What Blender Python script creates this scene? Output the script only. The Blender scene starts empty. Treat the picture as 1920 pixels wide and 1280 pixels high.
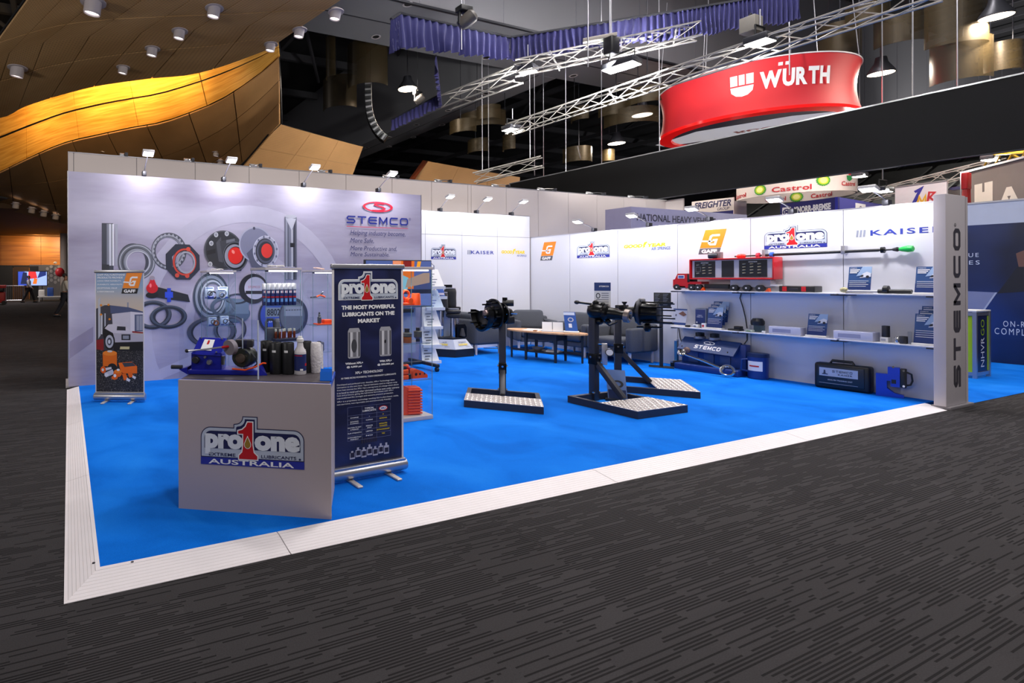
import bpy, bmesh, math, random
from mathutils import Vector, Matrix, noise
random.seed(7)
C = bpy.context.scene.collection
SC = bpy.context.scene
PI = math.pi
def R(d): return math.radians(d)
def lin(h):
    if isinstance(h, str):
        v = [int(h[i:i+2], 16)/255 for i in (0, 2, 4)]
        return [c/12.92 if c <= .04045 else ((c+.055)/1.055)**2.4 for c in v]
    return list(h)

# ---------------------------------------------------------------- camera
cd = bpy.data.cameras.new('camera'); cam = bpy.data.objects.new('camera', cd); C.objects.link(cam)
cd.sensor_width = 36; cd.lens = 36*981/1920; cd.shift_x = 440/1920; cd.shift_y = -118.4/1920
cd.clip_end = 300; cd.clip_start = .05
cam.matrix_world = Matrix.Translation((0, 0, 1.53)) @ Matrix.Rotation(R(-21.982), 4, 'Z') @ Matrix.Rotation(R(90), 4, 'X') @ Matrix.Rotation(-.00354, 4, 'Z')
SC.camera = cam
# ---------------------------------------------------------------- world, hall lights, exposure
wd = bpy.data.worlds.new('hall_air'); SC.world = wd; wd.use_nodes = True
wd.node_tree.nodes['Background'].inputs[0].default_value = (.86, .84, .92, 1)
wd.node_tree.nodes['Background'].inputs[1].default_value = .16
vs = SC.view_settings; vs.view_transform = 'Standard'; vs.look = 'None'; vs.gamma = 1; vs.exposure = 0; vs.use_curve_mapping = False
SC.cycles.transparent_max_bounces = 32
def light(name, loc, power, color=(1, 1, 1), size=.3, target=None, kind='AREA', spread=None, parent=None, size_y=None, shape='DISK'):
    l = bpy.data.lights.new(name, kind); l.energy = power; l.color = color
    if kind == 'AREA':
        l.shape = shape; l.size = size
        if size_y: l.shape = 'RECTANGLE'; l.size_y = size_y
        if spread: l.spread = R(spread)
    else: l.shadow_soft_size = size
    o = bpy.data.objects.new(name, l); C.objects.link(o); o.location = loc
    if target is not None:
        o.rotation_euler = (Vector(target)-Vector(loc)).to_track_quat('-Z', 'Y').to_euler()
    if parent: o.parent = parent
    return o
for lx, ly, e in ((2, -4, 230), (9, -4, 360), (14, -2, 300), (10, 2, 330), (7.5, 5, 310), (4, 4, 200), (10, 7, 180), (18, 6.5, 300), (-3, 12.5, 150), (-2, 22, 260)):  # unseen hall lamps; the far right one is added to brighten neighbouring stands
    light('high_bay_or_fill_light', (lx, ly, 11.5), e, (1, .95, .93), 1.0, (lx, ly, 0))
# fill lights added out of view to brighten the timber ceiling from below
for p, q, e in (((-7, 8.5, 3.2), (-.5, 12.5, 6.5), 120), ((-4, 2.5, 3.4), (2.2, 9.6, 6.5), 105), ((1.5, 1, 3.6), (4.4, 9.6, 7.5), 90)):
    light('ceiling_fill_light', p, e, (1, .93, .86), 1.2, q)
# ---------------------------------------------------------------- materials
MATS = {}
def mat(name, col, rough=.5, metal=0, var=.06, scale=8, bump=0, emit=None, es=1, spec=None, alpha=None):
    if name in MATS: return MATS[name]
    m = bpy.data.materials.new(name); MATS[name] = m; m.use_nodes = True
    nt = m.node_tree; b = nt.nodes['Principled BSDF']; c = lin(col)
    b.inputs['Roughness'].default_value = rough; b.inputs['Metallic'].default_value = metal
    if spec is not None: b.inputs['Specular IOR Level'].default_value = spec
    tc = nt.nodes.new('ShaderNodeTexCoord')
    n = nt.nodes.new('ShaderNodeTexNoise'); n.inputs['Scale'].default_value = scale; n.inputs['Detail'].default_value = 3
    nt.links.new(tc.outputs['Object'], n.inputs['Vector'])
    r = nt.nodes.new('ShaderNodeMapRange'); r.inputs[3].default_value = 1-var; r.inputs[4].default_value = 1+var
    nt.links.new(n.outputs['Fac'], r.inputs[0])
    mx = nt.nodes.new('ShaderNodeVectorMath'); mx.operation = 'SCALE'; mx.inputs[0].default_value = c
    nt.links.new(r.outputs[0], mx.inputs['Scale']); nt.links.new(mx.outputs[0], b.inputs['Base Color'])
    if bump:
        bp = nt.nodes.new('ShaderNodeBump'); bp.inputs['Strength'].default_value = bump; bp.inputs['Distance'].default_value = .01
        nt.links.new(n.outputs['Fac'], bp.inputs['Height']); nt.links.new(bp.outputs[0], b.inputs['Normal'])
    if emit:
        b.inputs['Emission Color'].default_value = (*lin(emit), 1); b.inputs['Emission Strength'].default_value = es
    return m
def nodemat(name):
    m = bpy.data.materials.new(name); MATS[name] = m; m.use_nodes = True
    return m, m.node_tree, m.node_tree.nodes['Principled BSDF']
def ramp(nt, fac, stops):
    r = nt.nodes.new('ShaderNodeValToRGB'); nt.links.new(fac, r.inputs[0]); e = r.color_ramp.elements
    while len(e) < len(stops): e.new(.5)
    for i, (p, c) in enumerate(stops): e[i].position = p; e[i].color = (*lin(c), 1)
    return r.outputs[0]
def mth(nt, op, a, b=None, c=None):
    n = nt.nodes.new('ShaderNodeMath'); n.operation = op
    for i, v in enumerate((a, b, c)):
        if v is None: continue
        if isinstance(v, (int, float)): n.inputs[i].default_value = v
        else: nt.links.new(v, n.inputs[i])
    return n.outputs[0]
# glass: clear with a fresnel reflection
def glassmat(name, tint=(.93, .96, .97), refl=.5):
    m, nt, b = nodemat(name); nt.nodes.remove(b); out = nt.nodes['Material Output']
    t = nt.nodes.new('ShaderNodeBsdfTransparent'); t.inputs[0].default_value = (*tint, 1)
    g = nt.nodes.new('ShaderNodeBsdfGlossy'); g.inputs['Roughness'].default_value = .02
    f = nt.nodes.new('ShaderNodeLayerWeight'); fac = mth(nt, 'ADD', .035, mth(nt, 'POWER', f.outputs['Facing'], 4))
    x = nt.nodes.new('ShaderNodeMixShader')
    nt.links.new(mth(nt, 'MULTIPLY', fac, refl), x.inputs[0]); nt.links.new(t.outputs[0], x.inputs[1]); nt.links.new(g.outputs[0], x.inputs[2])
    nt.links.new(x.outputs[0], out.inputs[0]); return m
glass = glassmat('glass')
acrylic = glassmat('acrylic', (.93, .95, .98), .8)
glass_edge = mat('glass_edge', '6f8a90', .15, 0, .05)
# ---------------------------------------------------------------- mesh building
class MB:
    def __init__(s): s.v = []; s.f = []; s.T = Matrix.Identity(4); s.sm = []
    def at(s, loc=(0, 0, 0), rz=0, rx=0, ry=0):
        s.T = Matrix.Translation(loc) @ Matrix.Rotation(rz, 4, 'Z') @ Matrix.Rotation(ry, 4, 'Y') @ Matrix.Rotation(rx, 4, 'X'); return s
    def add(s, vs, fs):
        o = len(s.v); T = s.T
        s.v += [tuple(T @ Vector(p)) for p in vs]; s.f += [tuple(i+o for i in f) for f in fs]; return s
    def box(s, c, d, bev=0):
        x, y, z = c; a, b, e = d[0]/2, d[1]/2, d[2]/2
        if not bev:
            v = [(x+i*a, y+j*b, z+k*e) for k in (-1, 1) for j in (-1, 1) for i in (-1, 1)]
            return s.add(v, [(0, 2, 3, 1), (4, 5, 7, 6), (0, 1, 5, 4), (2, 6, 7, 3), (0, 4, 6, 2), (1, 3, 7, 5)])
        bm = bmesh.new(); bmesh.ops.create_cube(bm, size=1, matrix=Matrix.Translation(c) @ Matrix.Diagonal((*d, 1)))
        bmesh.ops.bevel(bm, geom=bm.edges[:], offset=bev, segments=3, affect='EDGES', profile=.5)
        bm.verts.index_update(); s.add([v.co[:] for v in bm.verts], [[v.index for v in f.verts] for f in bm.faces]); bm.free(); return s
    def bx(s, x0, x1, y0, y1, z0, z1, bev=0):
        return s.box(((x0+x1)/2, (y0+y1)/2, (z0+z1)/2), (x1-x0, y1-y0, z1-z0), bev)
    def cyl(s, p0, p1, r0, r1=None, n=16, cap=True):
        r1 = r0 if r1 is None else r1; p0 = Vector(p0); p1 = Vector(p1); d = (p1-p0).normalized()
        a = d.orthogonal().normalized(); b = d.cross(a); v = []; f = []
        for p, r in ((p0, r0), (p1, r1)):
            for i in range(n):
                t = 2*PI*i/n; v.append(tuple(p+(a*math.cos(t)+b*math.sin(t))*r))
        for i in range(n): j = (i+1) % n; f.append((i, j, n+j, n+i))
        if cap: f.append(tuple(range(n-1, -1, -1))); f.append(tuple(range(n, 2*n)))
        return s.add(v, f)
    def tube(s, pts, r, n=8, closed=False):
        pts = [Vector(p) for p in pts]; v = []; f = []; m = len(pts); prev = None
        for i, p in enumerate(pts):
            if closed: d = pts[(i+1) % m]-pts[i-1]
            else: d = pts[min(i+1, m-1)]-pts[max(i-1, 0)]
            d.normalize()
            a = d.orthogonal().normalized() if prev is None else (prev-d*prev.dot(d)).normalized()
            prev = a; b = d.cross(a); rr = r[i] if isinstance(r, (list, tuple)) else r
            for k in range(n):
                t = 2*PI*k/n; v.append(tuple(p+(a*math.cos(t)+b*math.sin(t))*rr))
        for i in range(m if closed else m-1):
            q = ((i+1) % m)*n
            for k in range(n): l = (k+1) % n; f.append((i*n+k, i*n+l, q+l, q+k))
        if not closed: f.append(tuple(range(n-1, -1, -1))); f.append(tuple(range((m-1)*n, m*n)))
        return s.add(v, f)
    def lathe(s, prof, o=(0, 0, 0), axis=(0, 0, 1), n=24, cap=True):
        o = Vector(o); d = Vector(axis).normalized()
        a = Vector((1, 0, 0)) if abs(d.z) > .99 else d.orthogonal().normalized(); b = d.cross(a); v = []; f = []; m = len(prof)
        for r, h in prof:
            for i in range(n):
                t = 2*PI*i/n; v.append(tuple(o+d*h+(a*math.cos(t)+b*math.sin(t))*r))
        for k in range(m-1):
            for i in range(n): j = (i+1) % n; f.append((k*n+i, k*n+j, (k+1)*n+j, (k+1)*n+i))
        if cap: f.append(tuple(range(n-1, -1, -1))); f.append(tuple(range((m-1)*n, m*n)))
        return s.add(v, f)
    def prism(s, pts, fr, depth, base=0):           # 2-d outline in frame (o,u,v), extruded along the normal
        o, u, w, n = fr; k = len(pts); v = []
        for h in (base, base+depth):
            for x, y in pts: v.append(tuple(o+u*x+w*y+n*h))
        f = [tuple(range(k-1, -1, -1)), tuple(range(k, 2*k))]+[(i, (i+1) % k, k+(i+1) % k, k+i) for i in range(k)]
        return s.add(v, f)
    def flat(s, pts, fr, off=0):
        o, u, w, n = fr
        return s.add([tuple(o+u*x+w*y+n*off) for x, y in pts], [tuple(range(len(pts)))])
    def ell(s, c, r, n=16, m=10):
        v = []; f = []
        for j in range(m+1):
            t = PI*j/m
            for i in range(n): p = 2*PI*i/n; v.append((c[0]+r[0]*math.sin(t)*math.cos(p), c[1]+r[1]*math.sin(t)*math.sin(p), c[2]-r[2]*math.cos(t)))
        for j in range(m):
            for i in range(n): k = (i+1) % n; f.append((j*n+i, j*n+k, (j+1)*n+k, (j+1)*n+i))
        return s.add(v, f)
    def mesh(s, name, smooth=None):
        me = bpy.data.meshes.new(name); me.from_pydata(s.v, [], s.f); me.validate(); me.update()
        bm = bmesh.new(); bm.from_mesh(me)
        bmesh.ops.recalc_face_normals(bm, faces=bm.faces[:])
        bm.to_mesh(me); bm.free()
        if smooth:
            me.polygons.foreach_set('use_smooth', [True]*len(me.polygons)); me.set_sharp_from_angle(angle=R(smooth))
        return me
    def build(s, name, m, parent=None, smooth=35, recalc=True):
        o = bpy.data.objects.new(name, s.mesh(name, smooth)); C.objects.link(o)
        if m: o.data.materials.append(m)
        if parent: o.parent = parent
        return o
def tag(o, label, cat, group=None, kind=None):
    if label: o['label'] = label
    if cat: o['category'] = cat
    if group: o['group'] = group
    if kind: o['kind'] = kind
    return o
def thing(name, label, cat, loc=(0, 0, 0), rz=0, group=None):
    o = bpy.data.objects.new(name, None); C.objects.link(o); o.location = loc; o.rotation_euler = (0, 0, rz); o.empty_display_size = .1
    return tag(o, label, cat, group)
def struct(name, loc=(0, 0, 0)):
    o = bpy.data.objects.new(name, None); C.objects.link(o); o.location = loc; o['kind'] = 'structure'; return o
def S(name, mb, m, smooth=35):
    o = mb.build(name, m, None, smooth); o['kind'] = 'structure'; return o
def dup(root, loc, rz=0, label=None, group=None):
    r = root.copy(); C.objects.link(r); r.location = loc; r.rotation_euler = (0, 0, rz)
    if label: r['label'] = label
    if group: r['group'] = group
    for ch in list(root.children):
        c = ch.copy(); C.objects.link(c); c.parent = r
        for g in ch.children: d = g.copy(); C.objects.link(d); d.parent = c
    return r
def frame(o, u, v):
    u = Vector(u).normalized(); v = Vector(v).normalized(); return (Vector(o), u, v, u.cross(v))
def sub(fr, x, y, off=0):
    return (fr[0]+fr[1]*x+fr[2]*y+fr[3]*off, fr[1], fr[2], fr[3])
# ---------------------------------------------------------------- flat print
_tc = {}
def textmesh(s, bold=0, shear=0, space=1):
    k = (s, bold, shear, space)
    if k not in _tc:
        c = bpy.data.curves.new('lettering', 'FONT'); c.body = s; c.size = 1; c.offset = bold; c.shear = shear; c.resolution_u = 3; c.space_character = space
        o = bpy.data.objects.new('lettering', c); me = bpy.data.meshes.new_from_object(o)
        v = [(p.co.x, p.co.y) for p in me.vertices]; f = [tuple(p.vertices) for p in me.polygons]
        bpy.data.objects.remove(o); bpy.data.curves.remove(c); bpy.data.meshes.remove(me)
        xs = [p[0] for p in v] or [0]; ys = [p[1] for p in v] or [0]
        _tc[k] = (v, f, min(xs), max(xs), min(ys), max(ys))
    return _tc[k]
def text(mb, s, fr, x, y, w=None, h=None, off=.002, bold=0, shear=0, space=1, align='l'):
    v, f, x0, x1, y0, y1 = textmesh(s, bold, shear, space)
    sx = sy = 1
    if w and h: sx = w/(x1-x0); sy = h/(y1-y0)
    elif h: sx = sy = h/(y1-y0)
    elif w: sx = sy = w/(x1-x0)
    if align == 'c': x -= (x1-x0)*sx/2
    elif align == 'r': x -= (x1-x0)*sx
    o, u, wv, n = fr
    mb.add([tuple(o+u*(x+(a-x0)*sx)+wv*(y+(b-y0)*sy)+n*off) for a, b in v], f); return mb
def stroke(mb, pts, w, fr, off=.002, closed=False):
    P = [Vector(p) for p in pts]; m = len(P); L = []; Rr = []
    for i in range(m):
        a = P[i]-P[i-1] if (i or closed) else P[1]-P[0]
        b = P[(i+1) % m]-P[i] if (i < m-1 or closed) else P[-1]-P[-2]
        a = a.normalized(); b = b.normalized(); t = (a+b)
        if t.length < 1e-6: t = a
        t.normalize(); nn = Vector((-t.y, t.x)); k = max(.35, nn.dot(Vector((-a.y, a.x))))
        L.append(P[i]+nn*(w/2/k)); Rr.append(P[i]-nn*(w/2/k))
    o, u, v, n = fr; vs = [tuple(o+u*p.x+v*p.y+n*off) for p in L+Rr]
    mb.add(vs, [(i, (i+1) % m, m+(i+1) % m, m+i) for i in range(m if closed else m-1)]); return mb
def ering(mb, cx, cy, rx, ry, rx2, ry2, fr, off, rot=0, dx=0, dy=0, n=40, a0=0, a1=360):
    o, u, v, nn = fr; c, s_ = math.cos(rot), math.sin(rot); vs = []; fs = []; full = a1-a0 >= 360
    for i in range(n if full else n+1):
        t = R(a0+(a1-a0)*i/n)
        for x, y, ax, ay in ((rx*math.cos(t), ry*math.sin(t), 0, 0), (rx2*math.cos(t), ry2*math.sin(t), dx, dy)):
            X = cx+ax+x*c-y*s_; Y = cy+ay+x*s_+y*c; vs.append(tuple(o+u*X+v*Y+nn*off))
    m = len(vs)//2
    for i in range(n): j = (i+1) % m; fs.append((2*i, 2*i+1, 2*j+1, 2*j))
    mb.add(vs, fs); return mb
def edisc(mb, cx, cy, rx, ry, fr, off, rot=0, n=36):
    c, s_ = math.cos(rot), math.sin(rot)
    return mb.flat([(cx+rx*math.cos(t)*c-ry*math.sin(t)*s_, cy+rx*math.cos(t)*s_+ry*math.sin(t)*c) for t in [2*PI*i/n for i in range(n)]], fr, off)
def rect(x0, x1, y0, y1): return [(x0, y0), (x1, y0), (x1, y1), (x0, y1)]
def inset(pts, d):
    m = len(pts); P = [Vector(p) for p in pts]; out = []
    ar = sum(P[i].x*P[(i+1) % m].y-P[(i+1) % m].x*P[i].y for i in range(m)); sg = 1 if ar > 0 else -1
    for i in range(m):
        a = (P[i]-P[i-1]).normalized(); b = (P[(i+1) % m]-P[i]).normalized()
        na = Vector((-a.y, a.x)); nb = Vector((-b.y, b.x)); t = (na+nb)
        t = t.normalized() if t.length > 1e-6 else na
        out.append(tuple(P[i]+t*(sg*d/max(.4, t.dot(na)))))
    return out
# inks and paints
navy = mat('navy_ink', '1c2050', .4); white = mat('white_ink', 'f2f2f4', .4); silver = mat('silver_ink', 'b9c2d2', .35, 0, .18, 5)
red = mat('red_ink', 'c0121c', .4); gold = mat('gold_ink', '9a7a2a', .35); blue_ink = mat('blue_ink', '26309a', .4)
orange_ink = mat('orange_ink', 'f58a1c', .4); grey_ink = mat('grey_ink', '55555c', .45); black = mat('black_ink', '16161a', .45)
yellow = mat('yellow_ink', 'f0d020', .4); ink = {}
def inkm(h, rough=.45):
    if h not in ink: ink[h] = mat('ink_'+h, h, rough)
    return ink[h]
alu = mat('aluminium', 'b8b8bf', .32, .85, .05); chrome = mat('chrome', 'd0d2d6', .12, 1, .03)
blackp = mat('black_plastic', '17181b', .42, 0, .1); whitep = mat('white_plastic', 'e4e3e4', .4, 0, .03)
dsteel = mat('dark_steel', '3a3b42', .42, .5, .1); blackm = mat('black_metal', '0f1012', .28, .5, .12)
orange = mat('orange_polyurethane', 'f0521a', .38, 0, .06); card = mat('paper', 'e8e8ea', .6, 0, .03)

def logo_pro1one(parent, fr, w, dark=True, aus=True, off=.002):
    k = w/858.
    def P(l): return [(x*k, (405-y)*k) for x, y in l]
    def arc(cx, cy, r, a0, a1, n=7): return [(cx+r*math.cos(R(a0+(a1-a0)*i/n)), cy-r*math.sin(R(a0+(a1-a0)*i/n))) for i in range(n+1)]
    bot = 345
    outl = [(0, bot)]+arc(85, 180, 85, 180, 90)+[(278, 95), (278, 66)]+arc(295, 5, 58, 270, 350, 5)+[(352, 0), (478, 0), (478, 95)]+arc(773, 180, 85, 90, 0)+[(858, bot)]
    L = lambda name, m: None
    a = MB(); a.flat(P(outl), fr, off); a.build('logo_outline', navy if dark else white, parent, None)
    a = MB(); a.flat(inset(P(outl), 7*k), fr, off+.001); a.build('logo_plate', silver, parent, None)
    inn = [(32, 270)]+arc(90, 185, 58, 180, 92)+[(300, 126), (300, 92)]+arc(312, 22, 62, 270, 345, 5)+[(372, 22), (456, 22), (456, 126)]+arc(768, 185, 58, 88, 0)+[(826, 270)]
    a = MB(); a.flat(P(inn), fr, off+.002); a.build('logo_field', navy, parent, None)
    a = MB(); text(a, 'pro', fr, 38*k, (405-318)*k, 318*k, 170*k, off+.003, .06); a.build('logo_lettering', mat('silver_white_ink', 'dfe4ec', .35, 0, .1, 6), parent, None); a = MB(); text(a, 'one', fr, 452*k, (405-272)*k, 372*k, 124*k, off+.003, .06)
    a.build('logo_lettering', mat('silver_white_ink', 'dfe4ec', .35, 0, .1, 6), parent, None)
    one = [(325, 345), (325, 318), (352, 290), (360, 230), (360, 140), (318, 140), (318, 118), (352, 108), (380, 82), (396, 46), (436, 46), (436, 230), (446, 290), (476, 318), (476, 345)]
    a = MB(); a.flat(inset(P(one), -9*k), fr, off+.0035); a.build('logo_numeral_edge', white, parent, None)
    a = MB(); a.flat(P(one), fr, off+.0045); a.build('logo_numeral', red, parent, None)
    dr = [(396, 165), (410, 195), (420, 220), (418, 240), (408, 252), (396, 256), (384, 252), (374, 240), (372, 220), (382, 195)]
    a = MB(); a.flat(inset(P(dr), -5*k), fr, off+.005); a.build('logo_drop_edge', white, parent, None)
    a = MB(); a.flat(P(dr), fr, off+.006); a.build('logo_drop', gold, parent, None)
    a = MB(); text(a, 'EXTREME', fr, 70*k, (405-331)*k, 225*k, 26*k, off+.003, .01); text(a, 'LUBRICANTS', fr, 508*k, (405-331)*k, 285*k, 26*k, off+.003, .01)
    edisc(a, 822*k, (405-326)*k, 9*k, 9*k, fr, off+.003, n=12); a.build('logo_small_lettering', navy, parent, None)
    if aus:
        a = MB(); a.flat(P(rect(0, 858, 345, 405)), fr, off+.001); a.build('logo_band', blue_ink, parent, None)
        a = MB(); text(a, 'AUSTRALIA', fr, 66*k, (405-396)*k, 710*k, 40*k, off+.003, .02); a.build('logo_band_lettering', white, parent, None)
def logo_gaff(parent, fr, w, off=.002, base=None):
    k = w/190.          # 190 wide, 185 high
    def P(l): return [(x*k, (185-y)*k) for x, y in l]
    a = MB(); a.flat(P([(48, 0), (190, 0), (152, 138), (10, 138)]), fr, off); a.build('logo_field', orange_ink, parent, None)
    a = MB(); a.flat(P([(10, 141), (151, 141), (140, 185), (0, 185)]), fr, off); a.build('logo_band', base or grey_ink, parent, None)
    a = MB(); text(a, 'GAFF', fr, 22*k, (185-177)*k, 104*k, 28*k, off+.0015, .05)
    s = [(146, 44), (98, 44), (86, 52), (74, 102), (82, 112), (112, 112), (122, 80), (98, 80)]
    stroke(a, P(s), 15*k, fr, off+.0015); a.flat(P([(20, 78), (98, 84), (94, 94), (18, 90)]), fr, off+.0015); a.build('logo_lettering', white, parent, None)
def stemco_letters(mb, fr, x, y, w, h, off=.002, t=.2, slant=0, wide=1):
    # the word STEMCO as squared strokes; every letter is lw wide
    n = 6; gap = w*.035; lw = (w-gap*5)/n; T = h*t
    c = min(lw, h)*.16
    def A(i, pts): return [(x+i*(lw+gap)+p*lw, y+q*h) for p, q in pts]
    def ch(p):   # chamfer corners
        out = [p[0]]
        for i in range(1, len(p)-1):
            a, b, d = Vector(p[i-1]), Vector(p[i]), Vector(p[i+1])
            out += [tuple(b+(a-b).normalized()*c), tuple(b+(d-b).normalized()*c)]
        return out+[p[-1]]
    e = T/2/h; f = T/2/lw
    stroke(mb, ch(A(0, [(1, 1-e), (f, 1-e), (f, .5), (1-f, .5), (1-f, e), (0, e)])), T, fr, off)
    stroke(mb, A(1, [(0, 1-e), (1, 1-e)]), T, fr, off); stroke(mb, A(1, [(.5, 1-T/h), (.5, 0)]), T, fr, off)
    stroke(mb, ch(A(2, [(1, 1-e), (f, 1-e), (f, e), (1, e)])), T, fr, off); stroke(mb, A(2, [(2*f, .5), (1, .5)]), T, fr, off)
    stroke(mb, A(3, [(f, 0), (f, 1)]), T, fr, off); stroke(mb, A(3, [(1-f, 0), (1-f, 1)]), T, fr, off); stroke(mb, A(3, [(f, 1-e*.6), (.5, .2), (1-f, 1-e*.6)]), T*.95, fr, off)
    stroke(mb, ch(A(4, [(1, 1-e), (f, 1-e), (f, e), (1, e)])), T, fr, off)
    o = A(5, [(f, e), (f, 1-e), (1-f, 1-e), (1-f, e)]); oc = ch([o[-1]]+o+[o[0]])[1:-1]
    stroke(mb, oc, T, fr, off, True); return mb

# ================================================================ setting: floors
def carpet_hall():
    m, nt, b = nodemat('hall_carpet'); b.inputs['Roughness'].default_value = .95; b.inputs['Specular IOR Level'].default_value = .1
    tc = nt.nodes.new('ShaderNodeTexCoord'); sp = nt.nodes.new('ShaderNodeSeparateXYZ'); nt.links.new(tc.outputs['Object'], sp.inputs[0])
    X, Y = sp.outputs[0], sp.outputs[1]; P = .0155
    row = mth(nt, 'FLOOR', mth(nt, 'DIVIDE', Y, P)); fr = mth(nt, 'FRACT', mth(nt, 'DIVIDE', Y, P))
    cb = nt.nodes.new('ShaderNodeCombineXYZ'); nt.links.new(mth(nt, 'MULTIPLY', X, 2.4), cb.inputs[0]); nt.links.new(mth(nt, 'MULTIPLY', row, 7.31), cb.inputs[1])
    n = nt.nodes.new('ShaderNodeTexNoise'); n.inputs['Scale'].default_value = 1; n.inputs['Detail'].default_value = 1; nt.links.new(cb.outputs[0], n.inputs['Vector'])
    # tiles laid in a grid: a few stay plain
    tl = nt.nodes.new('ShaderNodeTexWhiteNoise'); tl.noise_dimensions = '2D'; c2 = nt.nodes.new('ShaderNodeCombineXYZ')
    nt.links.new(mth(nt, 'FLOOR', mth(nt, 'MULTIPLY', X, 2)), c2.inputs[0]); nt.links.new(mth(nt, 'FLOOR', mth(nt, 'MULTIPLY', Y, 2)), c2.inputs[1]); nt.links.new(c2.outputs[0], tl.inputs['Vector'])
    dash = mth(nt, 'MULTIPLY', mth(nt, 'GREATER_THAN', mth(nt, 'ADD', n.outputs['Fac'], mth(nt, 'MULTIPLY', mth(nt, 'SUBTRACT', tl.outputs['Value'], .5), .12)), .47), mth(nt, 'LESS_THAN', fr, .52))
    fine = nt.nodes.new('ShaderNodeTexNoise'); fine.inputs['Scale'].default_value = 160; nt.links.new(tc.outputs['Object'], fine.inputs['Vector'])
    big = nt.nodes.new('ShaderNodeTexNoise'); big.inputs['Scale'].default_value = .5; nt.links.new(tc.outputs['Object'], big.inputs['Vector'])
    base = mth(nt, 'MULTIPLY', mth(nt, 'ADD', .75, mth(nt, 'MULTIPLY', fine.outputs['Fac'], .5)), mth(nt, 'ADD', .8, mth(nt, 'MULTIPLY', big.outputs['Fac'], .4)))
    base = mth(nt, 'MULTIPLY', base, mth(nt, 'ADD', .9, mth(nt, 'MULTIPLY', tl.outputs['Value'], .2)))
    k = mth(nt, 'MULTIPLY', base, mth(nt, 'SUBTRACT', 1, mth(nt, 'MULTIPLY', dash, .62)))
    v = nt.nodes.new('ShaderNodeVectorMath'); v.operation = 'SCALE'; v.inputs[0].default_value = (.046, .043, .045); nt.links.new(k, v.inputs['Scale']); nt.links.new(v.outputs[0], b.inputs['Base Color'])
    bp = nt.nodes.new('ShaderNodeBump'); bp.inputs['Strength'].default_value = .35; bp.inputs['Distance'].default_value = .004; nt.links.new(mth(nt, 'SUBTRACT', fine.outputs['Fac'], dash), bp.inputs['Height']); nt.links.new(bp.outputs[0], b.inputs['Normal'])
    return m
def carpet_blue():
    m, nt, b = nodemat('blue_carpet'); b.inputs['Roughness'].default_value = .95; b.inputs['Specular IOR Level'].default_value = .1
    tc = nt.nodes.new('ShaderNodeTexCoord'); a = nt.nodes.new('ShaderNodeTexNoise'); a.inputs['Scale'].default_value = 1.3; a.inputs['Detail'].default_value = 4; a.inputs['Distortion'].default_value = .8
    f = nt.nodes.new('ShaderNodeTexNoise'); f.inputs['Scale'].default_value = 220
    nt.links.new(tc.outputs['Object'], a.inputs['Vector']); nt.links.new(tc.outputs['Object'], f.inputs['Vector'])
    k = mth(nt, 'ADD', mth(nt, 'MULTIPLY', a.outputs['Fac'], .75), mth(nt, 'MULTIPLY', f.outputs['Fac'], .25))
    nt.links.new(ramp(nt, k, ((.36, '0062c8'), (.5, '0870dc'), (.66, '187ee6'))), b.inputs['Base Color'])
    bp = nt.nodes.new('ShaderNodeBump'); bp.inputs['Strength'].default_value = .3; bp.inputs['Distance'].default_value = .004; nt.links.new(f.outputs['Fac'], bp.inputs['Height']); nt.links.new(bp.outputs[0], b.inputs['Normal'])
    return m
bluec = carpet_blue()
S('floor', MB().bx(-40, 60, -5, 95, -.1, 0), carpet_hall())
f2 = S('floor_carpet', MB().bx(.159, 9.67, 2.871, 8.76, 0, .03), bluec); f2['label'] = 'bright blue carpet of the stand'
S('floor_carpet', MB().add([(9.89, 2.7, .004), (17.6, 2.66, .004), (17.6, 9.6, .004), (9.89, 9.6, .004)], [(0, 1, 2, 3)]), bluec)
# ribbed aluminium ramp edging: each rib is a piece
rampm = mat('ramp_aluminium', 'eee8ea', .5, .05, .04)
def ramp_strip(name, A0, A1, B0, B1, cuts, z1=.032, nr=8):
    # outer edge A0-A1 at the hall floor, inner edge B0-B1 at the carpet; cuts are fractions along the run
    root = struct(name)
    for k in range(len(cuts)-1):
        for i in range(nr+1):
            a, b = (i/nr*.86, (i+.955)/nr*.86) if i < nr else (.865, 1.)
            pts = []
            for w in (a, b):
                for t in (cuts[k]+(.0006 if k else 0), cuts[k+1]):
                    tb = t
                    if 0 < t < 1:      # joints run square across the strip
                        ax = 0 if abs(A1[0]-A0[0]) > 1 else 1; tb = (A0[ax]+(A1[ax]-A0[ax])*t-B0[ax])/(B1[ax]-B0[ax])
                    p = [(A0[j]+(A1[j]-A0[j])*t)*(1-w)+(B0[j]+(B1[j]-B0[j])*tb)*w for j in (0, 1)]
                    pts.append((p[0], p[1], max(.003, z1*min(1, w/.86))))
            v = pts+[(x, y, 0) for x, y, z in pts]
            MB().add(v, [(0, 1, 3, 2), (0, 2, 6, 4), (1, 5, 7, 3), (0, 4, 5, 1), (2, 3, 7, 6)]).build('ramp_rib' if i < nr else 'ramp_lip', rampm, root, None)
    return root
ramp_strip('trim_1', (-.015, 2.66), (9.287, 2.668), (.159, 2.873), (9.391, 2.868), (0, .125, .41, .69, 1))
ramp_strip('trim_2', (-.015, 2.66), (.005, 7.8), (.159, 2.873), (.16, 7.8), (0, .31, .63, 1))
MB().bx(-.01, .15, 7.93, 8.5, 0, .03).build('ramp_rib', rampm, bpy.data.objects['trim_2'])
for x, y in ((.13, 2.925), (.32, 2.857)):
    MB().cyl((x, y, .031), (x, y, .034), .008, n=10).build('screw', dsteel, bpy.data.objects['trim_1'])

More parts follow.
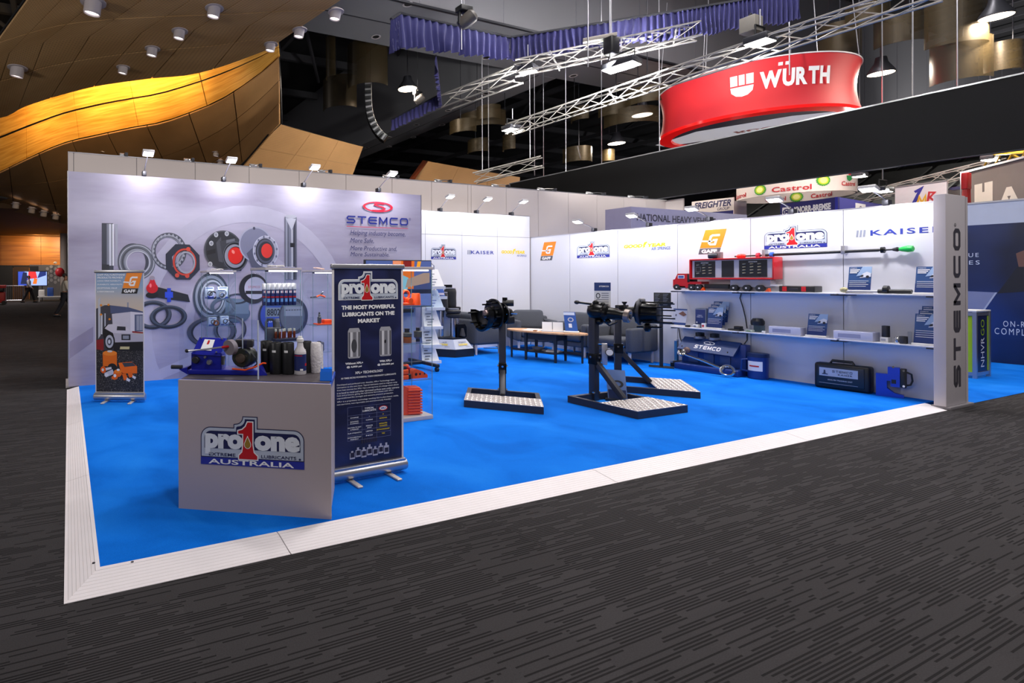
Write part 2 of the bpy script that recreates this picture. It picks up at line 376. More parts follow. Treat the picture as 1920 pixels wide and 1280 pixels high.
# ================================================================ setting: stand walls
wallp = mat('wall_panel_white', 'd8d9e1', .5, 0, .015, 1); seam = mat('seam_dark', '7d7d86', .5, .3)
warmp = mat('wall_panel_warm', 'c6bcb8', .6, 0, .03, 1)
def print_mat():
    m, nt, b = nodemat('wall_print'); b.inputs['Roughness'].default_value = .5
    tc = nt.nodes.new('ShaderNodeTexCoord'); mp = nt.nodes.new('ShaderNodeMapping'); mp.inputs['Rotation'].default_value = (0, R(-32), 0); mp.inputs['Scale'].default_value = (.35, 1, 1.7)
    nt.links.new(tc.outputs['Object'], mp.inputs[0]); n = nt.nodes.new('ShaderNodeTexNoise'); n.inputs['Scale'].default_value = 1.1; n.inputs['Detail'].default_value = 5; n.inputs['Roughness'].default_value = .55
    nt.links.new(mp.outputs[0], n.inputs['Vector'])
    nt.links.new(ramp(nt, n.outputs['Fac'], ((.3, '8f88a0'), (.5, 'a7a2b8'), (.7, 'bcb8cc'))), b.inputs['Base Color']); return m
wl = struct('wall_left'); wl['label'] = 'tall printed lavender wall with machine parts'
MB().bx(.033, 5.99, 7.852, 7.9, .03, 3.034).build('printed_panel', print_mat(), wl)
MB().bx(.02, .033, 7.846, 7.905, .03, 3.036).build('edge_profile', alu, wl); MB().bx(5.99, 6.003, 7.846, 7.905, .03, 3.036).build('edge_profile', alu, wl)
MB().bx(5.96, 6.0, 7.91, 8.76, .03, 3.03).build('return_panel', wallp, wl)
FS = frame((0, 7.852, 0), (1, 0, 0), (0, 0, 1))
_lay = [0]
def pr(name, m, fn, fr=FS, parent=None, off=None):
    # one printed patch on its own thin layer of ink
    _lay[0] += 1; a = MB(); fn(a, fr, off if off is not None else .0015+.00012*_lay[0]); return a.build(name, m if not isinstance(m, str) else inkm(m), parent or wl, None)
def D(cx, cz, rx, rz, col, rot=0, name='print_disc'): pr(name, col, lambda a, f, o: edisc(a, cx, cz, rx, rz, f, o, rot))
def RG(cx, cz, rx, rz, col, k=.7, dx=0, dz=0, name='print_ring', rot=0): pr(name, col, lambda a, f, o: ering(a, cx, cz, rx, rz, rx*k, rz*k, f, o, rot, rx*dx, rz*dz))
def PG(pts, col, name='print_patch'): pr(name, col, lambda a, f, o: a.flat(pts, f, o))
def TX(s, x, y, w, h, col, **kw): pr('print_lettering', col, lambda a, f, o: text(a, s, f, x, y, w, h, o, **kw))
# pale sweeps of the background picture
RG(2.710, 0.784, 1.798, 1.902, 'b3b0c4', .86); RG(2.710, 0.784, 1.074, 1.183, 'b0acc0', .86)
PG([(0.045, 0.66), (0.355, 0.856), (0.354, 0.645), (0.045, 0.422)], '938ca4'); PG([(1.131, 0.136), (2.271, 0.552), (2.444, 0.443), (1.286, 0.03)], 'b5b1c5')
# pin
PG([(0.475, 2.326), (0.628, 2.328), (0.632, 1.551), (0.472, 1.543)], '3a3d4a')
for a, b, c in ((197, 200, '7a7d8c'), (200, 203, 'c9cbd8'), (204, 206, 'e4e6f0'), (207.5, 211, 'a2a4b4')): PG([((0.475, 2.326)[0]+(a-191)*.0108, 1.72), ((0.475, 2.326)[0]+(b-191)*.0108, 1.72), ((0.475, 2.326)[0]+(b-191)*.0108, 2.318), ((0.475, 2.326)[0]+(a-191)*.0108, 2.318)], c)
PG([(0.473, 1.741), (0.574, 1.734), (0.574, 1.551), (0.472, 1.543)], '2a2c36')
# bearing rings
RG(0.908, 1.775, 0.219, 0.272, '3f4250', .8); RG(0.961, 1.776, 0.265, 0.265, '60646f', .66); RG(0.961, 1.776, 0.250, 0.249, 'a9abb8', .94); RG(0.954, 1.775, 0.204, 0.210, '2d2f3a', .95); RG(0.969, 1.776, 0.190, 0.195, '8f92a0', .84); RG(0.976, 1.768, 0.171, 0.171, 'c3c4d0', .93)
RG(1.427, 1.939, 0.262, 0.279, '4a4d5a', .76); RG(1.411, 1.938, 0.237, 0.247, '9b9daa', .93); RG(1.403, 1.930, 0.214, 0.231, '70737f', .93)
for i in range(24):
    t = R(i*15); cx, cz, rx, rz = 1.427, 1.939, 0.230, 0.247; D(cx+rx*math.cos(t), cz+rz*math.sin(t), .014, .02, '9fa2ae', name='print_roller')
# octagonal nut with red insert
OC = (1.634, 1.781, 0.275, 0.290)
pr('print_nut', '262b3c', lambda a, f, o: ering(a, OC[0], OC[1], OC[2], OC[3], OC[2]*.62, OC[3]*.66, f, o, R(22.5), n=8))
RG(1.659, 1.781, 0.182, 0.209, '14151b', .8, .02); RG(1.659, 1.781, 0.178, 0.205, 'c84034', .87, .03); RG(1.683, 1.774, 0.138, 0.169, '9fa0ac', .84)
for q in ((1.716, 1.976, 0.033, 0.032), (1.545, 1.580, 0.032, 0.032), (1.698, 1.572, 0.033, 0.032)): D(*q, 'd04a3a')
# hub caps with red centres
D(2.268, 1.969, 0.309, 0.307, '2c2e35'); RG(2.268, 1.969, 0.309, 0.307, '4a4d56', .93); PG([(2.149, 2.082), (2.226, 2.175), (2.259, 1.778), (2.19, 1.794)], '4a4c55'); PG([(2.005, 1.956), (2.14, 1.991), (2.14, 1.925), (2.005, 1.891)], '1c1d22')
for q in ((2.321, 2.227, 0.034, 0.038), (2.073, 2.072, 0.034, 0.038), (2.055, 1.752, 0.034, 0.038), (2.149, 2.206, 0.034, 0.038)): D(*q, 'b9bcc4'); D(q[0], q[1], q[2]*.6, q[3]*.6, '8a8d98')
PG([(2.209, 2.108), (2.503, 2.165), (2.643, 1.967), (2.554, 1.646), (2.276, 1.712)], '3a3c44'); PG([(2.312, 2.127), (2.45, 2.156), (2.45, 2.114), (2.311, 2.077)], '6a6d78'); D(2.458, 1.880, 0.210, 0.234, '17181d'); RG(2.458, 1.880, 0.205, 0.230, '565964', .93); D(2.449, 1.880, 0.166, 0.184, '8d8f9e'); D(2.467, 1.889, 0.131, 0.142, '4d1a20'); D(2.458, 1.888, 0.118, 0.130, 'dd2118'); D(2.423, 1.946, 0.022, 0.033, 'f58a80', R(30))
D(2.796, 2.071, 0.279, 0.280, '7d7f97'); RG(2.796, 2.071, 0.279, 0.280, 'a5a7bd', .92); D(2.770, 2.325, 0.020, 0.024, '44465a'); PG([(2.643, 1.925), (2.987, 2.229), (3.171, 1.975), (2.985, 1.673), (2.731, 1.714)], '56586c')
D(2.968, 1.963, 0.219, 0.252, 'a9aabd'); RG(2.968, 1.963, 0.219, 0.252, 'c6c7d8', .94); D(2.958, 1.963, 0.164, 0.209, '34363f'); RG(2.968, 1.963, 0.155, 0.192, '55586a', .82); D(2.986, 1.972, 0.096, 0.116, 'e33a34')
for i in range(12):
    t = R(i*30+10); cx, cz, rx, rz = 2.968, 1.963, 0.192, 0.231; D(cx+rx*math.cos(t), cz+rz*math.sin(t), .016, .02, '6b6d82', name='print_bolt')
# notched pin
X0, X1 = (3.302, 2.151)[0], (3.511, 2.156)[0]; ZT, ZB = (3.408, 2.537)[1], (3.404, 1.508)[1]
PG([(X0, ZB), (X1, ZB), (X1, ZT), (X0, ZT)], '5d6070')
for a, b, c in ((.05, .2, '8c8fa0'), (.35, .62, '7a7d8e'), (.56, .64, 'd4d6e2'), (.75, .88, '3b3d4a')): PG([(X0+(X1-X0)*a, ZB), (X0+(X1-X0)*b, ZB), (X0+(X1-X0)*b, ZT), (X0+(X1-X0)*a, ZT)], c)
D((X0+X1)/2, ZT, (X1-X0)/2, .03, 'a9abb9'); PG([(X0+.01, ZT-.03), (X1-.01, ZT-.03), (X0*.4+X1*.6, ZT-.22), (X0*.45+X1*.55, ZT-.22)], 'b4b6c4'); PG([(X0+.09, ZT-.5), (X1-.04, ZT-.5), (X1-.04, ZT-.43), (X0+.09, ZT-.43)], '1d1e26')
# tapered bearing, hub seal, gauges and rings low on the wall
RG(2.070, 1.251, 0.286, 0.369, '3c4656', .62); RG(2.070, 1.251, 0.253, 0.328, '8b93a4', .86); RG(2.087, 1.251, 0.186, 0.255, 'bfc3d0', .9); RG(2.095, 1.251, 0.160, 0.230, '565d6e', .88)
D(2.490, 0.976, 0.210, 0.134, '4f6078'); PG([(2.291, 1.214), (2.676, 1.207), (2.675, 0.971), (2.29, 0.982)], '66788e'); RG(2.482, 1.211, 0.192, 0.084, '2f3644', .7); RG(2.256, 1.091, 0.206, 0.149, '5a6578', .7)
D(2.757, 1.367, 0.242, 0.237, '22242c'); D(2.784, 1.375, 0.180, 0.178, 'b6b4c8'); PG([(2.623, 1.335), (2.91, 1.331), (2.91, 1.28), (2.623, 1.284)], '1a1b22'); TX('STEMCO', *(2.668, 1.376), .2, .035, 'a83848')
D(3.074, 0.925, 0.240, 0.284, '1d2238'); D(3.083, 0.934, 0.212, 0.249, '2c48a8'); PG([(2.955, 1.066), (3.223, 1.059), (3.222, 0.904), (2.954, 0.912)], '7d8796'); TX('8802', *(2.982, 0.928), .23, .11, '20242c', bold=.02); TX('STEMCO', *(2.945, 0.818), .26, .03, 'd6d8e8')
D(3.449, 0.914, 0.258, 0.297, '3b3f4c'); D(3.430, 0.915, 0.219, 0.253, '5e6474'); PG([(3.279, 1.075), (3.603, 1.068), (3.603, 0.909), (3.279, 0.919)], '8d94a4'); TX('------', *(3.307, 1.005), .28, .012, '23262e')
RG(2.085, 0.709, 0.388, 0.238, '2c2f3a', .78); RG(2.068, 0.718, 0.379, 0.222, '4f5262', .84); RG(2.376, 0.730, 0.260, 0.225, '373a46', .8); RG(2.358, 0.739, 0.251, 0.208, '5d6072', .86)
RG(1.181, 0.998, 0.279, 0.212, '272c38', .72); RG(1.181, 1.014, 0.271, 0.197, '4c5464', .86); RG(1.415, 0.959, 0.277, 0.175, '272c38', .7); RG(1.415, 0.975, 0.269, 0.159, '465060', .86)
# tie rod end
PG([(1.12, 1.353), (1.26, 1.407), (1.706, 1.289), (1.738, 1.176), (1.369, 1.231), (1.174, 1.266)], '202229'); D(1.174, 1.289, 0.093, 0.047, '14151a'); PG([(1.393, 1.39), (1.449, 1.389), (1.448, 1.182), (1.392, 1.183)], '2040c0'); PG([(1.361, 1.334), (1.48, 1.333), (1.48, 1.245), (1.361, 1.247)], '2a4cd0')
D(1.174, 1.392, 0.085, 0.075, 'c80f1e'); PG([(1.105, 1.416), (1.151, 1.518), (1.206, 1.518), (1.244, 1.415)], 'd21426'); D(1.175, 1.541, 0.039, 0.031, '9a8f9c'); D(1.151, 1.431, 0.015, 0.031, 'ff7a80')
# wordmark and strap line
OV = (5.070, 2.774, 0.306, 0.091)
pr('print_oval', 'd2213c', lambda a, f, o: ering(a, OV[0], OV[1], OV[2], OV[3], OV[2]*.84, OV[3]*.78, f, o))
def scurve(a, f, o):
    pts = [(.42, .62), (.1, .72), (-.18, .6), (-.22, .38), (.0, .16), (.32, -.04), (.46, -.3), (.36, -.56), (.05, -.72), (-.4, -.76)]
    P = []
    for i in range(len(pts)-1):
        for t in (0, .5): P.append((pts[i][0]*(1-t)+pts[i+1][0]*t, pts[i][1]*(1-t)+pts[i+1][1]*t))
    P.append(pts[-1]); stroke(a, [(OV[0]+x*OV[2], OV[1]+y*OV[3]) for x, y in P], OV[3]*.3, f, o)
pr('print_oval_sweep', 'd2213c', scurve)
q0 = (4.44, 2.466); q1 = (5.697, 2.463); q2 = (4.441, 2.598)
pr('print_wordmark', '1c2a86', lambda a, f, o: stemco_letters(a, f, q0[0], q0[1], q1[0]-q0[0], q2[1]-q0[1], o))
pr('print_rule', 'c8405c', lambda a, f, o: a.flat(rect(q0[0], q1[0], (4.44, 2.408)[1], (4.44, 2.419)[1]), f, o))
TX('®', *(5.715, 2.559), .045, .05, '2a2f6a')
xl = (4.512, 2.272)[0]
for s_, px1, y0, y1 in (('Helping industry become,', (5.639, 2.284)[0], (4.512, 2.267)[1], (4.513, 2.372)[1]), ('More Safe,', (4.98, 2.163)[0], (4.512, 2.148)[1], (4.512, 2.237)[1]), ('More Productive and,', (5.456, 2.022)[0], (4.511, 2.016)[1], (4.512, 2.104)[1]), ('More Sustainable.', (5.298, 1.906)[0], (4.511, 1.906)[1], (4.511, 1.976)[1])):
    TX(s_, xl, y0-(.02 if 'H' in s_ or 'P' in s_ or ',' in s_ else 0), px1-xl, y1-y0, '2c2f66', shear=.22)

# back wall: three panels and headers
wb = struct('wall_back')
xs = (6.02, 6.79, 7.73, 8.7, 9.645)
for a, b in zip(xs, xs[1:]):
    MB().bx(a+.004, b-.004, 8.76, 8.8, .03, 2.416).build('panel', wallp, wb); MB().bx(a+.004, b-.004, 8.76, 8.8, 2.424, 2.895).build('header_panel', wallp, wb)
MB().bx(6.02, 9.645, 8.77, 8.8, 2.41, 2.43).build('rail', seam, wb); MB().bx(6.02, 9.65, 8.758, 8.805, 2.895, 2.905).build('top_rail', alu, wb)
for a in xs[1:]: MB().bx(a-.012, a+.012, 8.768, 8.81, .03, 2.9).build('post', seam, wb)
FB = frame((0, 8.76, 0), (1, 0, 0), (0, 0, 1))
p0, p1 = (6.931, 1.913), (7.573, 1.903)
logo_pro1one(wb, sub(FB, p0[0], p0[1]), p1[0]-p0[0])
def kaiser(parent, fr, x, y, w, h, xs_, hs_):
    a = MB(); text(a, 'KAISER', fr, x, y, w, h, .003, .02, 0, 1.25); a.build('logo_lettering', inkm('2c3c9c'), parent, None)
    a = MB()
    for i in range(3):
        q = xs_+i*hs_*.32; a.flat([(q, y-h*.12), (q+hs_*.2, y-h*.12), (q+hs_*.28, y+h*1.12), (q+hs_*.08, y+h*1.12)], fr, .003)
    a.build('logo_stripes', inkm('8d93a3'), parent, None)
def goodyear(parent, fr, x, y, w, h, x2, y2, w2, h2):
    a = MB(); text(a, 'GOOD', fr, x, y, w*.46, h*.8, .003, .05, .15); text(a, 'YEAR', fr, x+w*.57, y, w*.43, h*.8, .003, .05, .15)
    k = h; ox = x+w*.44   # winged foot between the two halves of the word
    a.flat([(ox+.02*k, y-.3*k), (ox+.35*k, y+.1*k), (ox+.3*k, y+.5*k), (ox+.55*k, y+1.1*k), (ox+1.5*k, y+1.35*k), (ox+1.1*k, y+1.1*k), (ox+1.3*k, y+1.0*k), (ox+.9*k, y+.8*k), (ox+1.0*k, y+.65*k), (ox+.7*k, y+.5*k), (ox+.75*k, y+.1*k)], fr, .003)
    a.build('logo_lettering', yellow, parent, None)
    a = MB(); text(a, 'AIR SPRINGS', fr, x2, y2, w2, h2, .003, .01, .12); a.build('logo_small_lettering', inkm('4a62a8'), parent, None)
p0, p1, p2 = (7.97, 2.032), (8.6, 2.029), (7.97, 2.105)
kaiser(wb, FB, p0[0], p0[1], p1[0]-p0[0], p2[1]-p0[1], (7.87, 2.03)[0], .11)
p0, p1, p2 = (8.811, 2.055), (9.494, 2.053), (8.812, 2.143); q0, q1, q2 = (9.258, 1.991), (9.542, 1.994), (9.258, 2.035)
goodyear(wb, FB, p0[0], p0[1], p1[0]-p0[0], p2[1]-p0[1], q0[0], q0[1], q1[0]-q0[0], q2[1]-q0[1])

# right wall: six wide panels
wr = struct('wall_right')
ys = (2.79, 3.666, 4.692, 5.72, 6.763, 7.779, 8.76)
for a, b in zip(ys, ys[1:]):
    MB().bx(9.67, 9.71, a+.004, b-.004, .03, 2.416).build('panel', wallp, wr)
    MB().bx(9.68, 9.72, b-.012, b+.012, .03, 2.42).build('post', seam, wr)
MB().bx(9.665, 9.72, 2.79, 8.77, 2.416, 2.432).build('top_rail', alu, wr)
FR = frame((9.67, 0, 0), (0, -1, 0), (0, 0, 1))
p0, p1 = (-7.611, 1.918), (-6.921, 1.918); logo_pro1one(wr, sub(FR, *p0), p1[0]-p0[0])
p0, p1 = (-4.523, 1.935), (-3.826, 1.935); logo_pro1one(wr, sub(FR, *p0), p1[0]-p0[0])
p0, p1 = (-8.504, 1.898), (-8.098, 2.265); logo_gaff(wr, sub(FR, *p0), p1[0]-p0[0])
p0, p1 = (-5.401, 1.898), (-4.998, 2.271); logo_gaff(wr, sub(FR, *p0), p1[0]-p0[0])
p0, p1, p2 = (-6.641, 2.066), (-5.901, 2.068), (-6.641, 2.146); q0, q1, q2 = (-6.151, 2.006), (-5.832, 2.008), (-6.151, 2.059)
goodyear(wr, FR, p0[0], p0[1], p1[0]-p0[0], p2[1]-p0[1], q0[0], q0[1], q1[0]-q0[0], q2[1]-q0[1])
p0, p1, p2 = (-3.411, 2.053), (-2.789, 2.056), (-3.411, 2.126)
kaiser(wr, FR, p0[0], p0[1], p1[0]-p0[0], p2[1]-p0[1], (-3.544, 2.056)[0], .1)

# neighbouring stand's tall wall behind
wn = struct('wall_rear')
xs = [.033, .126, 1.179, 2.246, 3.31, 4.38, 5.46, 6.603, 7.657, 8.692, 8.79, 9.865, 10.909, 11.95, 13.0, 14.05, 14.95, 15.84]
for a, b in zip(xs, xs[1:]): MB().bx(a+.005, b-.005, 9.65, 9.7, 0, 3.7).build('panel', warmp, wn)
MB().bx(.033, 15.84, 9.665, 9.71, 0, 3.69).build('seam_backing', seam, wn)
MB().bx(.033, 15.84, 9.645, 9.705, 3.7, 3.715).build('top_rail', alu, wn)
MB().bx(15.8, 15.86, 9.2, 9.7, 0, 3.7).build('return_panel', warmp, wn)
# end column with the vertical wordmark
colm = mat('column_white', 'c9c2c6', .5, 0, .02)
cl = thing('end_column', 'pale grey upright column with vertical dark lettering at the wall end', 'column', (9.6, 2.73, 0))
MB().bx(-.29, .22, -.05, .045, .035, 2.47, .004).build('body', colm, cl); MB().bx(.232, .285, -.05, .045, .035, 2.46).build('edge_strip', colm, cl); MB().bx(.22, .232, -.04, .045, .035, 2.46).build('joint', dsteel, cl)
MB().bx(-.28, .34, -.08, .07, 0, .034, .004).build('base_plate', mat('base_grey', '8f8a8e', .5, .2), cl)
FC = frame((0, -.0515, 0), (0, 0, 1), (-1, 0, 0))
a = MB(); stemco_letters(a, FC, .24, -.08, 1.84, .18, .001, .27); text(a, '®', FC, 2.1, .03, .04, .05, .001, .02); a.build('lettering', mat('column_ink', '3a3640', .5), cl, None)

# ================================================================ roll-up banners
def banner(name, label, loc, rz, w, h):
    t = thing(name, label, 'banner', loc, rz, 'roll-up banner stands')
    MB().lathe([(.012, -w/2-.012), (.042, -w/2-.012), (.045, -w/2), (.045, w/2), (.042, w/2+.012), (.012, w/2+.012)], (0, .0, .062), (1, 0, 0), 20).build('base', alu, t)
    MB().bx(-w/2, w/2, -.03, .03, .095, .115, .004).build('base_lip', alu, t)
    for s in (-1, 1):
        MB().bx(s*w*.27-.022, s*w*.27+.022, -.15, .12, .0, .016, .006).build('foot', mat('banner_foot', 'cfc9c4', .4, .4), t)
    MB().cyl((0, .03, .1), (0, .03, h-.02), .009, n=10).build('pole', alu, t)
    MB().bx(-w/2-.008, w/2+.008, -.016, .016, h-.032, h+.004, .008).build('top_rail', alu, t)
    MB().bx(-w/2, w/2, .0, .003, .1, h-.02).build('sheet', mat('banner_sheet', 'd9d6dc', .5), t)
    return t
gb = banner('rollup_banner', 'small roll-up banner with truck picture and orange parts beside the lavender wall', (.605, 6.655, .03), R(-25.3), .61, 1.605)
def gx(l): return [((x-98)/392*.585-.2925, 1.59-(y-110)/1035*1.47) for x, y in l]
FG = frame((0, -.001, 0), (1, 0, 0), (0, 0, 1))
def bp(parent, fr, pts, col, off, name='print_patch'): return MB().flat(pts, fr, off).build(name, inkm(col) if isinstance(col, str) else col, parent, None)
sky, nt, b = nodemat('banner_sky_print'); b.inputs['Roughness'].default_value = .45
tc = nt.nodes.new('ShaderNodeTexCoord'); sp = nt.nodes.new('ShaderNodeSeparateXYZ'); nt.links.new(tc.outputs['Object'], sp.inputs[0])
nt.links.new(ramp(nt, mth(nt, 'DIVIDE', sp.outputs[2], 1.6), ((.55, 'e0c49a'), (.78, 'c2b8b0'), (.88, '8fa9c6'), (1, '7e9cc4'))), b.inputs['Base Color'])
asph, nt, b = nodemat('banner_asphalt_print'); b.inputs['Roughness'].default_value = .5
tc = nt.nodes.new('ShaderNodeTexCoord'); n = nt.nodes.new('ShaderNodeTexNoise'); n.inputs['Scale'].default_value = 130; nt.links.new(tc.outputs['Object'], n.inputs['Vector'])
nt.links.new(ramp(nt, n.outputs['Fac'], ((.45, '151518'), (.6, '2c2a2e'), (.72, 'a49c98'))), b.inputs['Base Color'])
bp(gb, FG, gx([(98, 800), (490, 800), (490, 110), (98, 110)]), sky, .001, 'print_sky'); bp(gb, FG, gx([(98, 1145), (490, 1145), (490, 770), (98, 770)]), asph, .0015, 'print_road')
k = .002
def gq(pts, col):
    global k; k += .00015; bp(gb, FG, gx(pts), col, k)
def gd(x, y, rx, ry, col):
    global k; k += .00015; a = MB(); c = gx([(x, y)])[0]; edisc(a, c[0], c[1], rx*.585/392, ry*1.47/1035, FG, k, n=24); a.build('print_disc', inkm(col), gb, None)
gq([(98, 430), (170, 400), (220, 400), (260, 470), (250, 800), (98, 780)], '3c3a44'); gq([(115, 350), (135, 330), (135, 660), (115, 690)], 'b9bcc8'); gq([(358, 375), (370, 375), (370, 430), (358, 430)], '8a8fa2'); gq([(140, 480), (152, 480), (150, 650), (138, 650)], 'd8dae4'); gq([(168, 470), (178, 470), (178, 600), (168, 600)], 'c2c6d2')
gq([(100, 700), (160, 690), (160, 790), (100, 780)], '8a1a20'); gq([(215, 400), (370, 418), (490, 455), (490, 480), (380, 470), (220, 470)], '4a5478'); gq([(230, 475), (400, 455), (400, 640), (240, 620)], 'c9c5d2'); gq([(385, 455), (490, 465), (490, 640), (385, 640)], 'dcd8e4'); gq([(420, 480), (488, 478), (488, 625), (420, 625)], '566080')
for i in range(4): gq([(438+i*13, 490), (444+i*13, 490), (444+i*13, 615), (438+i*13, 615)], 'c6cad8')
gd(215, 640, 62, 80, '15151a'); gq([(170, 600), (200, 565), (260, 560), (350, 590), (415, 640), (415, 720), (260, 720), (240, 640)], 'cfcad6'); gq([(275, 580), (345, 585), (345, 618), (270, 615)], '2a2c36'); gq([(400, 622), (490, 630), (490, 640), (400, 636)], '8e1a20'); gq([(245, 640), (490, 645), (490, 720), (245, 735)], 'b4b0be')
gq([(310, 650), (385, 650), (385, 700), (310, 700)], '25262e'); gq([(322, 660), (372, 660), (372, 690), (322, 690)], '8d92a2'); gd(212, 712, 44, 72, '101014'); gd(210, 712, 34, 56, 'b6b9c6'); gd(210, 712, 20, 34, '4a4c58'); gd(208, 714, 10, 18, 'd0d3de'); gq([(245, 720), (490, 712), (490, 790), (245, 790)], '16161b'); gq([(300, 755), (378, 755), (375, 778), (296, 778)], 'c9bf90')
for x, y in ((140, 400), (203, 396), (140, 480), (212, 520)): gd(x, y, 10, 9, 'e0881c')
gq([(153, 815), (272, 812), (272, 925), (155, 925)], 'e06a14'); gd(213, 812, 60, 22, 'f08428'); gd(213, 796, 22, 9, 'd8d4d0'); gd(158, 955, 24, 30, 'e05a12'); gd(154, 956, 10, 13, 'd6d2d0'); gd(232, 930, 36, 30, '1a1a1e'); gq([(176, 940), (225, 930), (228, 948), (180, 962)], 'd6d2da'); gq([(165, 985), (235, 950), (250, 990), (180, 1020)], 'c2c2d0'); gd(185, 1000, 18, 16, 'dadae4')
gq([(285, 895), (395, 885), (440, 925), (440, 985), (320, 985), (300, 950)], 'f06a12'); gq([(315, 895), (400, 890), (430, 920), (335, 930)], '3c4048'); gd(278, 985, 36, 32, 'e8640e'); gd(280, 968, 32, 16, 'f2801e'); gd(283, 955, 13, 10, 'e8e6e6'); gd(252, 1022, 26, 18, 'e8640e'); gd(255, 1005, 12, 14, 'e8e6e6'); gq([(315, 990), (345, 985), (368, 1035), (330, 1045)], 'e8640e'); gq([(360, 975), (395, 975), (415, 1015), (375, 1020)], 'e8640e'); gq([(355, 1020), (385, 1040), (375, 1058), (350, 1045)], 'dcdce6'); gq([(402, 1000), (432, 1015), (425, 1035), (400, 1022)], 'dcdce6')
for s_, x0, x1, y0, y1 in (('GAFF POLYURETHANE', 108, 342, 146, 130), ('PRODUCTS PROVIDE', 108, 324, 170, 154), ('LONG-TERM FLEXIBILITY,', 108, 308, 197, 185), ('DURABILITY, VERSATILITY,', 108, 320, 228, 216), ('EXCEPTIONAL VALUE', 108, 276, 258, 246), ('& PERFORMANCE.', 108, 250, 289, 277)):
    c0, c1 = gx([(x0, y0), (x1, y1)]); text(MB(), s_, FG, c0[0], c0[1], c1[0]-c0[0], c1[1]-c0[1], .003, .02, .2).build('print_lettering', white, gb, None)
logo_gaff(gb, sub(FG, *gx([(310, 300)])[0]), .585*178/392, .004, black)

pb = banner('rollup_banner', 'tall navy roll-up banner about powerful lubricants beside the white counter', (2.108, 3.39, .03), R(1.5), .63, 1.6)
FP = frame((-.296, -.001, .115), (1, 0, 0), (0, 0, 1)); PW, PH = .592, 1.455
nv, nt, b = nodemat('banner_navy_print'); b.inputs['Roughness'].default_value = .4
tc = nt.nodes.new('ShaderNodeTexCoord'); w_ = nt.nodes.new('ShaderNodeTexNoise'); w_.inputs['Scale'].default_value = 2.2; w_.inputs['Detail'].default_value = 1; w_.inputs['Distortion'].default_value = 2; nt.links.new(tc.outputs['Object'], w_.inputs['Vector'])
nt.links.new(ramp(nt, w_.outputs['Fac'], ((.4, '151a3e'), (.55, '1e2450'), (.7, '2a3266'))), b.inputs['Base Color'])
bp(pb, FP, rect(0, PW, 0, PH), nv, .001, 'print_ground')
logo_pro1one(pb, sub(FP, .055*PW, PH*.815), PW*.89, False, False, .002)
def line(s_, v, h, u0=.5, w=None, al='c', bold=.02, m=white): text(MB(), s_, FP, u0*PW, (1-v)*PH, w*PW if w else None, h*PH, .003, bold, 0, 1, al).build('print_lettering', m, pb, None)
line('THE MOST POWERFUL', .208, .021, .5, .8, bold=.05); line('LUBRICANTS ON THE', .243, .021, .5, .78, bold=.05); line('MARKET', .278, .021, .5, .33, bold=.05)
line('Without XPL+', .487, .011, .28, .26, bold=.05); line('@ 4,000 psi', .506, .012, .28, .22, bold=.05); line('With XPL+', .487, .011, .75, .19, bold=.05); line('@ 200,000 psi', .506, .012, .75, .25, bold=.05)
line('XPL+ TECHNOLOGY', .538, .013, .5, .42, bold=.03); line('50 TIMES MORE POWERFUL THAN ORDINARY LUBRICANTS', .559, .0085, .5, .82)
for i, s_ in enumerate(('Developed and perfected over decades, XPL+ Technology takes', 'lubrication to the next level. Typical lubricants tend to migrate away', 'from heat sources but XPL+ has a strong ionic (+) charge which allows', 'it to bond to metal and other lubricated surfaces even under extreme', 'heat and pressure, giving the lubricants formulated with XPL+', 'unprecedented film strength and extreme pressure protection.', 'XPL+ is a proprietary technology working that is plant-based, stable,', 'non-corrosive, non-reportable and environmentally friendly!')):
    line(s_, .591+i*.0135+(.004 if i > 5 else 0), .0095, .03, (.86, .9, .92, .93, .84, .84, .92, .8)[i], 'l', .005)
line('TYPICAL', .723, .009, .5, .14, bold=.03); line('LUBRICANTS', .735, .009, .5, .2, bold=.03)
for i, (x, y) in enumerate((('CHARGE', '-'), ('BONDING/', 'FLOWING'), ('REACTION TO HEAT', 'MIGRATES'), ('FILM STRENGTH', 'LIMITED'), ('ENVIRONMENTALLY', 'NO'))):
    v = (.762, .782, .812, .84, .862)[i]; line(x, v, .006, .28, .2 if len(x) > 8 else .12); line(y, v, .006 if y != '-' else .002, .5, .1 if y != '-' else .01)
    if i in (1, 2, 4): line(('FLOWING', '& PRESSURE', '', 'FRIENDLY')[i-1], v+.01, .006, .28, .12)
    if i == 2: line('AWAY', v+.01, .006, .5, .07)
for i, y in enumerate(('+', 'BONDING', 'MIGRATES', 'EXTRAORDINARY', 'YES')): line(y, (.762, .782, .81, .84, .862)[i], .007, .71, (.02, .11, .12, .2, .05)[i], m=yellow)
line('TOWARDS', .822, .007, .71, .12, m=yellow)
a = MB()
for v in (.705, .748, .768, .792, .826, .85, .876): a.flat(rect(.18*PW, .82*PW, (1-v)*PH, (1-v)*PH+.0015), FP, .003)
for u in (.18, .39, .61, .82): a.flat(rect(u*PW, u*PW+.0015, (1-.876)*PH, (1-.705)*PH), FP, .003)
a.build('print_table_rules', inkm('8a8fb4'), pb, None)
a = MB(); ering(a, .71*PW, (1-.727)*PH, .04, .019, .033, .014, FP, .0035); a.build('print_badge_ring', red, pb, None); a = MB(); edisc(a, .71*PW, (1-.727)*PH, .033, .014, FP, .0034); a.build('print_badge', white, pb, None); a = MB(); text(a, 'XPL+', FP, .71*PW, (1-.727)*PH-.006, .05, .012, .0045, .05, 0, 1, 'c'); a.build('print_badge_lettering', blue_ink, pb, None)
